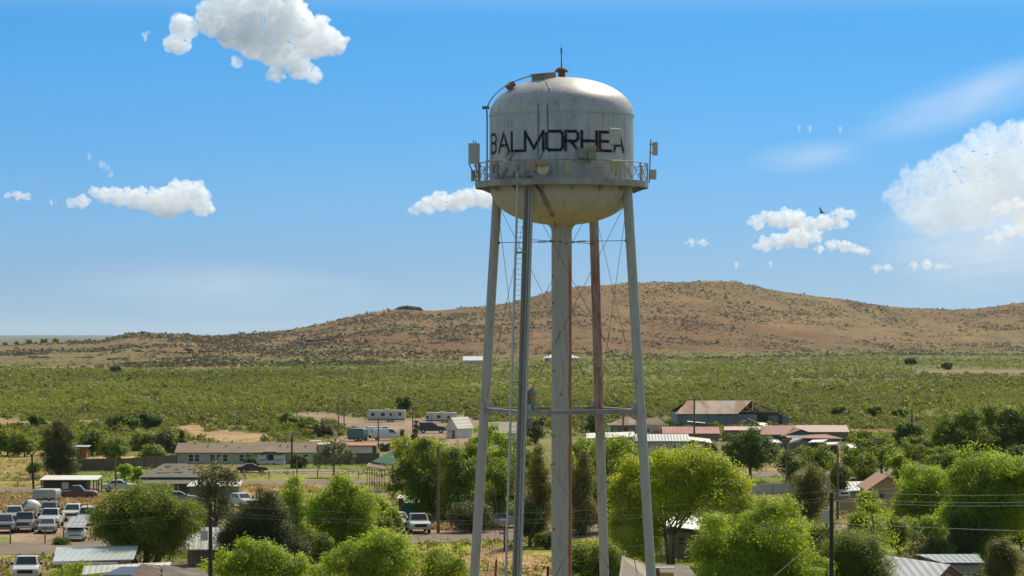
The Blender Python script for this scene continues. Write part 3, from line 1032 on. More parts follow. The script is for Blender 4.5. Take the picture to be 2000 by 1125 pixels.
# balcony with lattice railing
RB = 168.5 * KT
zf = tz(357)
bal = MB().lathe([(RT + 0.01, zf - 0.07), (RT + 0.01, zf - 0.02), (RB - 0.02, zf - 0.02), (RB - 0.02, zf + 0.02), (RB + 0.02, zf + 0.02),
                  (RB + 0.02, zf - 0.34), (RB - 0.10, zf - 0.34), (RB - 0.10, zf - 0.32), (RB - 0.02, zf - 0.32), (RB - 0.02, zf - 0.07)], 96, closed=True).build('balcony', M_STEEL, tower, 'auto')
for k in range(16):
    a = 7 + 22.5 * k
    MB().extrude([pol(RT + 0.005, a - 0.3, zf - 0.08), pol(RB - 0.03, a - 0.25, zf - 0.08), pol(RB - 0.03, a - 0.25, zf - 0.30), pol(RT + 0.005, a - 0.3, zf - 0.62)],
               pol(RT, a + 0.3, 0) - pol(RT, a - 0.3, 0)).build('bracket', M_STEEL, bal)
rail = MB()
zr_ = zf + 1.07
for z, rr in ((zr_, 0.032), (zf + 0.62, 0.013)):
    rail.tube([pol(RB - 0.02, 3.75 * i, z) for i in range(97)], rr, 8)
rail = rail.build('railing', M_STEEL, tower, 'auto')
for k in range(16):
    a = 18.6 + 22.5 * k
    MB().box((0, 0, 0), (0.065, 0.065, 1.06), Matrix.Translation(pol(RB - 0.02, a, zf + 0.54)) @ Matrix.Rotation(R(a), 4, 'Z')).build('post', M_STEEL, rail)
mb = MB()
for k in range(16):
    a = 18.6 + 22.5 * k
    for (u, w) in ((0.0, 0.5), (0.5, 0.0), (0.5, 1.0), (1.0, 0.5)):
        mb.tube([pol(RB - 0.02, a + 22.5 * (u + (w - u) * t), zf + 0.05 + 1.0 * t) for t in (0, 0.5, 1)], 0.016, 5)
mb.build('lattice', M_STEEL, rail)

# dome fittings: vent cap, hatch, roof ladder
vz = Z2
MB().lathe([(0.21, vz - 0.15), (0.21, vz + 0.36), (0.42, vz + 0.33), (0.40, vz + 0.40), (0.30, vz + 0.52), (0.16, vz + 0.60), (0.01, vz + 0.62)], 28).build('roof_vent', M_RUST, tower, 'auto')


def dome(r, a, up=0.0):
    c = r / RT
    return pol(r, a, Z1 + 0.05 + (Z2 - Z1 - 0.05) * math.sqrt(max(0, 1 - c * c)) + up)


hp = dome(1.45, -47, 0.02)
tl = Matrix.Translation(hp) @ Matrix.Rotation(R(-47), 4, 'Z') @ Matrix.Rotation(R(7), 4, 'X')
ht = MB().bx(-0.52, 0.52, -0.5, 0.5, -0.15, 0.24, tl).build('roof_hatch', M_BRUST, tower)
MB().bx(-0.60, 0.60, -0.58, 0.58, 0.245, 0.29, tl).build('lid', M_STEEL, ht)
al = -84
rl = MB()
for s in (-1, 1):
    off = pol(0.2 * s, al + 90, 0)
    pts = [pol(RT + 0.16, al, zf + 0.1) + off, pol(RT + 0.16, al, Z1) + off]
    for t in np.linspace(0.12, 1.42, 18):
        c = pol((RT + 0.22) * math.cos(t), al, Z1 + 0.05 + (Z2 - Z1 + 0.25) * math.sin(t))
        pts.append(c + off)
    rl.tube(pts, 0.026, 6)
for i in range(13):
    z = zf + 0.3 + 0.3 * i
    rl.tube([pol(RT + 0.16, al, z) + pol(-0.2, al + 90, 0), pol(RT + 0.16, al, z) + pol(0.2, al + 90, 0)], 0.014, 5)
for t in np.linspace(0.15, 1.4, 12):
    c = pol((RT + 0.22) * math.cos(t), al, Z1 + 0.05 + (Z2 - Z1 + 0.25) * math.sin(t))
    rl.tube([c + pol(-0.2, al + 90, 0), c + pol(0.2, al + 90, 0)], 0.014, 5)
rl.build('roof_ladder', M_BRUST, tower)
mb = MB()
mb.box((0, 0, 0), (0.5, 0.42, 0.3), Matrix.Translation(dome(3.3, -66, 0.24)) @ Matrix.Rotation(R(-66), 4, 'Z') @ Matrix.Rotation(R(38), 4, 'X'))
mb.box((0, 0, 0), (0.42, 0.3, 0.16), Matrix.Translation(pol(RT + 0.22, -92, tz(210))))
mb.build('junction_box', M_RUST, tower)

# ladder up the front leg with its conduit arching over the railing
ld = MB()


def lp(z, dx, dy=-0.40):
    c = pol(lr(z), LA[0], z)
    return c + Vector((dx, dy, 0))


zt = tz(352)
for dx, rr in ((-0.60, 0.02), (-0.24, 0.02)):
    ld.tube([lp(0.3, dx), lp(zt + 1.0, dx)], rr, 6)
z = 0.6
while z < zt + 0.9:
    ld.tube([lp(z, -0.60), lp(z, -0.24)], 0.012, 5)
    z += 0.3
for y in (497, 743, 1000):
    ld.box(lp(tz(y), -0.34, -0.2), (0.5, 0.3, 0.1))
ld.build('ladder', M_STEEL, tower)
cp = [lp(0.3, -0.66, -0.36), lp(ZLT * 0.5, -0.66, -0.36), lp(tz(352), -0.66, -0.42)]
for t in np.linspace(0.15, 1.0, 9):
    an = t * math.pi / 2
    cp.append(lp(tz(352), -0.66, -0.42) + Vector((-1.15 * (1 - math.cos(an)), 0.35 * t, 0.98 * math.sin(an))))
cp.append(cp[-1] + Vector((-0.7, 0.5, -0.05)))
MB().tube(cp, 0.058, 8).build('conduit', mat('conduit_grey', (0.55, 0.54, 0.55), 0.5, 0, 0.2, 3), tower, 'auto')
cb = MB()
for i, (dx, dy) in enumerate(((-0.20, -0.30), (-0.12, -0.31), (-0.04, -0.32), (0.10, -0.29))):
    cb.tube([lp(0.3, dx, dy), lp(ZLT * 0.4, dx, dy), lp(tz(368), dx, dy), lp(tz(353), dx - 0.02, dy - 0.2)], 0.022, 5)
for a, w in ((-19.5, 0.0), (-12.0, 0.06)):        # coax down the tank front
    pts = [dome(3.55, a, 0.05)] + [pol(RT + 0.035 + 0.02 * math.sin(k), a + w * k, z) for k, z in enumerate(np.linspace(Z1 + 0.3, tz(292), 8))]
    pts += [pol(RT + 0.05, a - (3.5 if w else 0), tz(305)), pol(RT + 0.2, a - (7 if w else 0), tz(330)), pol(RB - 0.1, a - 8, tz(350))]
    cb.tube([dome(2.0, a - 20, 0.04), dome(2.9, a - 6, 0.05)] + pts if w else pts, 0.024, 5)
for dx, dy in ((0.1, 0.4), (0.16, 0.42), (0.24, 0.45)):    # slack cables under the bowl behind the front leg
    cb.tube([pol(RT + 0.1, LA[0] + 4 + dx * 8, tz(366)), pol(RT * 0.985, LA[0] + 7 + dx * 20, tz(382)), pol(RT * 0.9, LA[0] + 9 + dx * 26, tz(403)),
             pol(RT * 0.66, LA[0] + 11 + dx * 26, tz(424)), pol(RT * 0.3, LA[0] + 9, tz(438)), pol(rp + 0.05, -35, tz(446))], 0.022, 5)
cb.build('cable', M_CABLE, tower)

# painted name
GL = {'B': [((0, 0), (0, 1)), ((0, 1), (.75, 1)), ((.75, 1), (1, .86)), ((1, .86), (1, .64)), ((1, .64), (.8, .52)), ((.8, .52), (0, .52)), ((.8, .52), (1, .38)), ((1, .38), (1, .14)), ((1, .14), (.75, 0)), ((.75, 0), (0, 0))],
      'A': [((0, 0), (.5, 1)), ((.5, 1), (1, 0)), ((.2, .34), (.8, .34))],
      'L': [((0, 1), (0, 0)), ((0, 0), (1, 0))],
      'M': [((0, 0), (0, 1)), ((0, 1), (.5, .1)), ((.5, .1), (1, 1)), ((1, 1), (1, 0))],
      'O': [((.15, 0), (.85, 0)), ((.85, 0), (1, .13)), ((1, .13), (1, .87)), ((1, .87), (.85, 1)), ((.85, 1), (.15, 1)), ((.15, 1), (0, .87)), ((0, .87), (0, .13)), ((0, .13), (.15, 0))],
      'R': [((0, 0), (0, 1)), ((0, 1), (.8, 1)), ((.8, 1), (1, .86)), ((1, .86), (1, .62)), ((1, .62), (.8, .48)), ((.8, .48), (0, .48)), ((.4, .48), (1, 0))],
      'H': [((0, 0), (0, 1)), ((1, 0), (1, 1)), ((0, .5), (1, .5))],
      'E': [((0, 0), (0, 1)), ((0, 1), (1, 1)), ((0, .5), (.8, .5)), ((0, 0), (1, 0))]}
m, nt = nodes('faded_black_paint')
k = ramp(nt, tex(nt, 4.5, 6, 0.75), [(0.50, 0.0), (0.76, 0.8)])
out(nt, mixc(nt, (0.016, 0.016, 0.018), (0.22, 0.21, 0.19), k), 0.7, 0, None, 0.2)
M_INK = m
mb = MB()
HL, zc = 36.5 * KT * 0.976, HC + (Y0 - 274.5) * (DT - RT) / F
lift = [0.004]


def stroke(a0, p, q, th):
    """a painted stroke on the shell: p, q in metres (along the arc, up)"""
    p, q = Vector(p), Vector(q)
    d = (q - p).normalized()
    p, q = p - d * th * 0.45, q + d * th * 0.45
    n = Vector((-d.y, d.x)) * th / 2
    k = max(2, int((q - p).length / 0.08))
    vs = []
    lift[0] += 0.0007
    for i in range(k + 1):
        c = p + (q - p) * i / k
        for s in (-1, 1):
            w = c + n * s
            vs.append(pol(RT + lift[0], a0 + math.degrees(w.x / RT), w.y))
    mb.add(vs, [(2 * i, 2 * i + 2, 2 * i + 3, 2 * i + 1) for i in range(k)])


for ch, a0, w in (('B', -69.5, .78), ('A', -52.5, .98), ('L', -37.5, .80), ('M', -22.2, 1.13), ('O', -5.6, .92), ('R', 7.7, .72), ('H', 21.8, .92), ('E', 36.3, .80), ('A', 51.0, .90)):
    a0 -= 0.8
    for (p, q) in GL[ch]:
        stroke(a0, ((p[0] - .5) * w, zc + (p[1] - .5) * HL), ((q[0] - .5) * w, zc + (q[1] - .5) * HL), 0.172)
mb.build('lettering', M_INK, tank)
mb = MB()                                       # old black brush marks under the name
m, nt = nodes('old_black_stain')
k = ramp(nt, tex(nt, 6, 6, 0.8), [(0.40, 0.15), (0.66, 0.9)])
out(nt, mixc(nt, (0.13, 0.12, 0.11), (0.42, 0.38, 0.33), k), 0.8, 0, None, 0.2)
for a0, x0, y0, x1, y1, th in ((-50, 0.0, 305, 0.1, 297, .10), (-44, -.25, 312, .25, 297, .13), (-44, -.3, 318, -.05, 310, .1), (-48, 0, 300, 0.3, 299, .07), (-66, -.3, 322, .3, 318, .22), (-66, -.25, 332, -.2, 320, .2),
                               (-66, .25, 345, .3, 322, .18), (-64, -.2, 344, .3, 340, .2), (-55, -.1, 346, .4, 330, .2), (-46, -.4, 345, .3, 348, .25), (-38, -.3, 340, .1, 325, .16), (-32, -.3, 346, .5, 347, .2)):
    f = lambda y: HC + (Y0 - y) * (DT - RT * 0.8) / F
    stroke(a0, (x0, f(y0)), (x1, f(y1)), th)
mb.build('stain', m, tank)


# ---------------------------------------------------------------- radios and aerials on the balcony
def aerial(name, label, cat, px, y, dep, group='radio aerials on the water tower'):
    """Empty at a photo pixel, dep = metres behind (+) / in front (-) of the tower axis"""
    return thing(name, label, cat, wp(px, y, DT + dep), 0, group)


def pxm(n):
    return n * KT


ZB = tz(357)
# left panel on an outrigger pole
t = aerial('panel_antenna', 'large grey box antenna on outrigger pole at left end of balcony', 'antenna', 936, 357, 0.3)
MB().tube([(0, 0, -0.35), (0, 0, 1.15)], 0.085, 10).build('pole', M_ROD, t, 'auto')
MB().bx(-0.64, 0.03, -0.2, 0.25, 1.13, 2.33).build('panel', M_PANEL, t, bevel=0.04)
b = MB()
for dy in (-0.12, 0.14): b.tube([(-0.60, dy, 1.12), (-0.12, dy, 0.1)], 0.034, 6)
b.tube([(-0.30, 0, 1.10), (-0.05, 0, 0.5)], 0.03, 6)
b.build('brace', M_ROD, t)
b = MB()
b.tube([(-0.33, 0, 2.33), (-0.33, 0, 2.5)], 0.03, 6).tube([(-0.2, 0, 2.33), (-0.2, 0, 2.45)], 0.03, 6)
b.build('connector', M_ROD, t)
t = aerial('radio_box', 'small flat tan radio box low outside the left end of balcony', 'radio box', 924, 349, 0.4)
MB().bx(-0.12, 0.12, -0.12, 0.12, -0.15, 0.5).build('casing', M_TANPANEL, t, bevel=0.02)
MB().tube([(0.1, 0, 0.15), (0.45, 0, 0.15)], 0.03, 6).build('bracket', M_ROD, t)
# right mast with two boxes
t = aerial('antenna_mast', 'thin mast with two small boxes at right end of balcony', 'antenna', 1268, 357, 0.0)
MB().tube([(0.0, 0, 0), (0.09, 0, 2.55)], 0.038, 8).build('pole', M_STEEL, t, 'auto')
for z0, z1, x0, x1 in ((1.62, 2.40, 0.18, 0.50), (0.2, 0.78, 0.05, 0.42)):
    bx_ = MB().bx(x0, x1, -0.16, 0.2, z0, z1).build('panel', M_PANEL, t, bevel=0.03)
    b = MB().tube([(0.02, 0, z0 + 0.15), (x0 + 0.02, 0, z0 + 0.15)], 0.03, 6).tube([(0.02, 0, z1 - 0.15), (x0 + 0.02, 0, z1 - 0.15)], 0.03, 6)
    b.build('clamp', M_ROD, bx_)
# front panel above railing
yF = -(RB + 0.1)


def front(name, label, cat, px):
    """a fitting clamped to the front of the railing at a photo column"""
    a = math.degrees(math.asin((px - 1097) / 168.5 / 1.03))
    o = thing(name, label, cat, Vector((TX, DT, 0)) + pol(RB + 0.05, a, ZB), R(a), 'radio aerials on the water tower')
    return o, a


t, a = front('panel_antenna', 'square cream panel antenna on a post covering the letters E and A', 'antenna', 1194)
MB().tube([(0, 0, 0.1), (0, 0, 2.2)], 0.028, 8).build('pole', M_PANEL, t, 'auto')
MB().bx(-0.30, 0.46, -0.14, -0.03, 1.98, 2.90).build('panel', M_PANEL, t, bevel=0.02)
b = MB().bx(-0.12, 0.2, -0.02, 0.06, 1.90, 1.96)
b.build('clamp', M_ROD, t)
t, a = front('panel_antenna', 'square yellowish panel antenna low on the front right railing', 'antenna', 1196)
MB().bx(-0.34, 0.42, -0.22, -0.12, 0.42, 1.08).build('panel', M_TANPANEL, t, bevel=0.02)
MB().tube([(0.05, -0.12, 0.1), (0.05, -0.12, 1.0)], 0.03, 6).build('bracket', M_ROD, t)
t, a = front('radio_box', 'narrow upright yellow radio box on the middle of the front railing', 'radio box', 1105)
MB().bx(-0.14, 0.14, -0.14, 0.02, 0.25, 1.0).build('casing', M_TANPANEL, t, bevel=0.03)
MB().tube([(0, 0.03, 0.0), (0, 0.03, 0.9)], 0.025, 6).build('bracket', M_STEEL, t)
t, a = front('dish_antenna', 'round ochre topped dish antenna on the front left railing', 'antenna', 1058)
mtx = Matrix.Rotation(R(78), 4, 'X')
d_ = MB().lathe([(0.02, 0.10), (0.22, 0.06), (0.35, -0.04), (0.36, -0.12), (0.33, -0.12)], 28)
d_.v = [tuple(mtx @ Vector(p) + Vector((0, -0.12, 0.55))) for p in d_.v]
d_.build('dish', M_PANEL, t, 'auto')
MB().sphere((0, -0.24, 0.86), 0.34, 18, 10, (1.05, 0.45, 0.62)).build('cover', M_ORANGE, t, True)
MB().tube([(0, 0.0, 0.0), (0, 0.0, 1.0)], 0.04, 6).build('pole', M_STEEL, t)
t, a = front('radio_box', 'square rusty brown radio box left of the round dish', 'radio box', 1039)
MB().bx(-0.2, 0.2, -0.15, 0.0, 0.42, 0.95).build('casing', M_ORANGE, t, bevel=0.02)
MB().tube([(0, 0.03, 0.0), (0, 0.03, 0.9)], 0.025, 6).build('bracket', M_STEEL, t)
t, a = front('radio_unit', 'cluster of grey radio units with an ochre cover below the letter H', 'radio box', 1146)
MB().tube([(0.16, 0, 0.0), (0.16, 0, 1.62)], 0.045, 8).build('pole', M_STEEL, t, 'auto')
MB().bx(-0.62, -0.12, -0.05, 0.25, 1.16, 1.72).build('casing', M_DARKBOX, t, bevel=0.03)
MB().bx(-0.06, 0.42, -0.2, 0.1, 1.10, 1.56).build('casing', M_DARKBOX, t, bevel=0.03)
MB().bx(-0.05, 0.46, -0.22, 0.06, 1.60, 1.86).build('cover', M_ORANGE, t, bevel=0.05)
b = MB().tube([(-0.6, 0.05, 1.14), (0.16, 0.02, 0.9)], 0.03, 6).tube([(-0.4, 0.05, 1.14), (0.1, 0, 1.02)], 0.03, 6)
b.build('bracket', M_ROD, t)
t, a = front('tube_antenna', 'short white slanted tube antenna inside the right railing', 'antenna', 1229)
MB().tube([(-0.12, 0.22, 0.98), (0.1, 0.22, 0.72)], 0.075, 10).build('tube', M_WHITE, t, 'auto')
MB().tube([(0.08, 0.22, 0.75), (0.32, 0.1, 0.05)], 0.02, 6).build('bracket', M_ROD, t)
t = aerial('whip_antenna', 'thin upright aerial with cross bars on top of the tank vent', 'antenna', 1097, 136, 0)
MB().tube([(0, 0, 0), (-0.03, 0, 1.25)], [0.045, 0.022], 8).build('mast', M_ROD, t, 'auto')
b = MB().tube([(-0.02, 0, 0.93), (-0.03, 0, 1.28)], 0.04, 8)
for z in (0.98, 1.08, 1.17): b.tube([(-0.11, 0, z), (0.07, 0, z)], 0.012, 5)
b.tube([(-0.03, 0, 1.25), (-0.035, 0, 1.62)], 0.009, 5)
b.build('element', M_ROD, t)
# siren on the strut beside the front leg
c = pol(lr(ZS), LA[0], 0)
t = thing('siren', 'grey hooded warning siren with orange middle fixed behind the front leg', 'siren', Vector((TX + c.x + 0.55, DT + c.y + 0.55, ZS + 0.12)))
MB().lathe([(0.03, 1.26), (0.16, 1.20), (0.34, 1.03), (0.37, 0.92), (0.33, 0.92), (0.12, 1.0)], 24).build('hood', M_DARKBOX, t, 'auto')
MB().lathe([(0.20, 0.60), (0.24, 0.66), (0.24, 0.93), (0.16, 0.97), (0.02, 0.97)], 24).build('rotor', M_ORANGE, t, 'auto')
MB().lathe([(0.15, 0.64), (0.28, 0.60), (0.31, 0.30), (0.30, 0.28), (0.12, 0.34)], 24).build('horn', M_DARKBOX, t, 'auto')
MB().tube([(0, 0, -0.06), (0, 0, 0.36)], 0.12, 10).build('motor', M_CABLE, t, 'auto')
MB().tube([(0, 0, -0.02), (-0.5, -0.45, -0.02)], 0.05, 6).build('bracket', M_STEEL, t)
t = thing('control_box', 'small grey electrical box under the strut behind the front leg', 'electrical box', Vector((TX + c.x + 0.42, DT + c.y + 0.3, ZS - 0.95)))
MB().bx(-0.17, 0.17, -0.12, 0.12, 0, 0.62).build('casing', M_DARKBOX, t, bevel=0.02)
MB().tube([(0, 0, 0.6), (0, 0, 0.85)], 0.03, 6).build('conduit', M_STEEL, t)


# ---------------------------------------------------------------- bird
def bird():
    """one continuous body with wings grown as a skinned skeleton: flying to the left, far wing raised, near wing spread level"""
    k = 0.33
    vs = [(-0.52, 0, 0.00), (-0.40, 0, 0.02), (-0.2, 0, 0.0), (0.05, 0, 0.0), (0.3, 0, 0.01), (0.62, 0, 0.04),
          (-0.08, 0.16, 0.12), (-0.22, 0.40, 0.46), (-0.48, 0.62, 1.02),
          (-0.05, -0.2, 0.03), (-0.1, -0.6, 0.10), (0.12, -1.1, 0.08)]
    es = [(0, 1), (1, 2), (2, 3), (3, 4), (4, 5), (2, 6), (6, 7), (7, 8), (2, 9), (9, 10), (10, 11)]
    rs = [(.03, .03), (.075, .075), (.125, .12), (.12, .11), (.07, .06), (.10, .02), (.16, .05), (.16, .035), (.04, .015), (.16, .05), (.15, .03), (.03, .012)]
    me = bpy.data.meshes.new('bird')
    me.from_pydata([tuple(c * k for c in v) for v in vs], es, [])
    me.materials.append(mat('dark_feathers', (0.07, 0.06, 0.055), 0.8, 0, 0.5, 9, dirt=(0.28, 0.2, 0.14), damt=0.35))
    o = bpy.data.objects.new('bird', me)
    COL.objects.link(o)
    s = o.modifiers.new('skin', 'SKIN')
    for i, r in enumerate(rs):
        me.skin_vertices[0].data[i].radius = (r[0] * k, r[1] * k)
        me.skin_vertices[0].data[i].use_root = (i == 3)
    sb = o.modifiers.new('sub', 'SUBSURF')
    sb.levels = sb.render_levels = 2
    o.location = wp(1606, 415.5, 165)
    tag(o, 'dark bird in flight with one wing raised before the puffy cloud', 'bird')


bird()
# ================================================================= ROADS
def sheet(name, poly, z, m, label=None, kind='structure'):
    pts = [gp(x, y) for x, y in poly]
    mb = MB()
    mb.add([(x, y, z) for x, y in pts], [tuple(range(len(pts)))])
    o = mb.build(name, m)
    for p in o.data.polygons:
        if p.normal.z < 0: p.flip()
    return tag(o, label, None, None, kind)


def strip(name, top, bot, z, m):
    """road between two rows of ground points"""
    mb = MB()
    n = len(top)
    mb.add([(*gp(*p), z) for p in top] + [(*gp(*p), z) for p in bot], [(i, i + 1, n + i + 1, n + i) for i in range(n - 1)])
    o = mb.build(name, m)
    return tag(o, kind='structure')


M_ASPH = mat('worn_asphalt', (0.205, 0.168, 0.135), 0.9, 0, 0.25, 0.6, dirt=(0.27, 0.20, 0.125), damt=0.6, spec=0.15)
M_LANE = mat('gravel_lane', (0.30, 0.25, 0.205), 0.95, 0, 0.25, 0.7, dirt=(0.26, 0.23, 0.12), damt=0.5, spec=0.2)
strip('road', [(-200, 1064), (0, 1060), (200, 1057), (500, 1051), (850, 1041), (1160, 1031), (1500, 1027), (1800, 1025), (2200, 1022)],
      [(-200, 1087), (0, 1084), (200, 1080), (500, 1074), (850, 1060), (1160, 1049), (1500, 1043), (1800, 1040), (2200, 1036)], 0.03, M_ASPH)
strip('road', [(-200, 958), (0, 955), (250, 947), (500, 940), (760, 935), (1100, 930), (1500, 920), (2200, 910)],
      [(-200, 967), (0, 964), (250, 955), (500, 948), (760, 943), (1100, 938), (1500, 931), (2200, 919)], 0.03, M_ASPH)
strip('driveway', [(470, 918), (620, 917), (770, 921)], [(470, 924), (620, 924), (770, 928)], 0.026, M_LANE)
strip('driveway', [(1640, 1026), (1740, 1022)], [(1640, 1032), (1740, 1029)], 0.034, M_LANE)

# ================================================================= BUILDINGS
M_CREAM = mat('cream_siding', (0.50, 0.46, 0.37), 0.8, 0, 0.12, 1.5, (1, 1, 4), dirt=(0.32, 0.27, 0.2), damt=0.3)
M_WSIDE = mat('white_siding', (0.62, 0.62, 0.58), 0.75, 0, 0.1, 1.5, (1, 1, 4), dirt=(0.4, 0.36, 0.3), damt=0.3)
M_TANW = mat('tan_stucco', (0.40, 0.29, 0.20), 0.9, 0, 0.15, 1.2, dirt=(0.28, 0.2, 0.14), damt=0.4)
M_GREYW = mat('grey_plank_wall', (0.27, 0.235, 0.19), 0.9, 0, 0.3, 2.0, (3, 3, 0.4), dirt=(0.15, 0.12, 0.09), damt=0.5)
M_BROWNW = mat('brown_wall', (0.26, 0.20, 0.145), 0.9, 0, 0.25, 1.5, (2, 2, 0.5), dirt=(0.15, 0.11, 0.08), damt=0.4)
M_DARKW = mat('dark_wall_and_shade', (0.10, 0.085, 0.075), 0.9, 0, 0.3, 1.5)  # dark walls; also stands in for shade inside the barn and openings
M_TEAL = mat('teal_wall', (0.07, 0.22, 0.23), 0.8, 0, 0.15, 1.0, dirt=(0.05, 0.12, 0.13), damt=0.3)
M_BLOCK = mat('pale_grey_wall', (0.42, 0.42, 0.40), 0.8, 0, 0.15, 0.8, dirt=(0.26, 0.25, 0.22), damt=0.5)
M_SHING = mat('tan_shingle', (0.26, 0.205, 0.155), 0.95, 0, 0.25, 2.5, (1, 1, 5), dirt=(0.16, 0.12, 0.09), damt=0.4)
M_SHINGB = mat('brown_shingle', (0.19, 0.135, 0.10), 0.95, 0, 0.25, 3, (1, 1, 5), dirt=(0.27, 0.2, 0.15), damt=0.4)
M_SHINGG = mat('grey_shingle', (0.22, 0.205, 0.18), 0.95, 0, 0.3, 2.5, (1, 1, 5), dirt=(0.12, 0.10, 0.08), damt=0.5)
M_MWHITE = mat('white_metal_roof', (0.72, 0.72, 0.68), 0.45, 0, 0.08, 1, ribs=('X', 0.4), dirt=(0.5, 0.44, 0.36), damt=0.25)
M_MBLUE = mat('pale_blue_metal_roof', (0.45, 0.52, 0.54), 0.4, 0, 0.12, 1, ribs=('X', 0.5), dirt=(0.34, 0.33, 0.3), damt=0.35)
M_MGREY = mat('galvanised_roof', (0.42, 0.43, 0.43), 0.4, 0.25, 0.15, 1, ribs=('X', 0.5), dirt=(0.28, 0.26, 0.23), damt=0.4)
M_MPINK = mat('faded_red_metal_roof', (0.38, 0.145, 0.13), 0.75, 0, 0.15, 1, ribs=('X', 0.5), dirt=(0.44, 0.27, 0.24), damt=0.4)
M_MPALE = mat('pink_white_metal_roof', (0.52, 0.36, 0.34), 0.75, 0, 0.1, 1, ribs=('X', 0.5), dirt=(0.52, 0.34, 0.3), damt=0.4)
M_MRED = mat('red_roof', (0.25, 0.085, 0.06), 0.7, 0, 0.2, 1.5, dirt=(0.22, 0.11, 0.085), damt=0.4)
M_SALMON = mat('salmon_shingle', (0.42, 0.24, 0.18), 0.9, 0, 0.15, 2.5, (1, 1, 5))
M_RUSTR = mat('rusty_tin_roof', (0.27, 0.155, 0.10), 0.85, 0, 0.45, 0.9, (1.8, 0.3, 1), dirt=(0.40, 0.35, 0.28), damt=0.7, ribs=('X', 0.4))
M_TIN = mat('blue_grey_tin', (0.21, 0.215, 0.235), 0.6, 0.1, 0.25, 0.7, (2, 1, 0.5), dirt=(0.30, 0.30, 0.29), damt=0.5, ribs=('X', 0.4))
M_GREENR = mat('green_metal_roof', (0.03, 0.11, 0.085), 0.9, 0, 0.15, 1, ribs=('X', 0.4))
M_GREENC = mat('green_container_paint', (0.03, 0.16, 0.10), 0.5, 0, 0.15, 1.2, ribs=('X', 0.25), dirt=(0.06, 0.10, 0.07), damt=0.3)
M_GREENT = mat('light_green_top', (0.17, 0.40, 0.10), 0.55, 0, 0.15, 1.2)
M_GLASS = mat('dark_window_glass', (0.035, 0.042, 0.048), 0.12, 0, 0.2, 1, spec=0.6)
M_DOORB = mat('brown_door', (0.17, 0.11, 0.07), 0.6, 0, 0.15, 2)
M_TRIM = mat('white_trim', (0.72, 0.71, 0.67), 0.6, 0, 0.08, 2)
M_RTRIM = mat('dark_red_trim', (0.15, 0.035, 0.03), 0.6, 0, 0.15, 2)
M_WOOD = mat('weathered_wood', (0.20, 0.145, 0.10), 0.9, 0, 0.35, 3, (3, 3, 0.4))
M_DWOOD = mat('dark_creosote_wood', (0.045, 0.038, 0.035), 0.85, 0, 0.35, 3, (3, 3, 0.3))
M_RWOOD = mat('reddish_pole_wood', (0.21, 0.13, 0.09), 0.9, 0, 0.3, 3, (3, 3, 0.3))
M_BLACK = mat('black_rubber', (0.025, 0.025, 0.026), 0.8, 0, 0.2, 4)


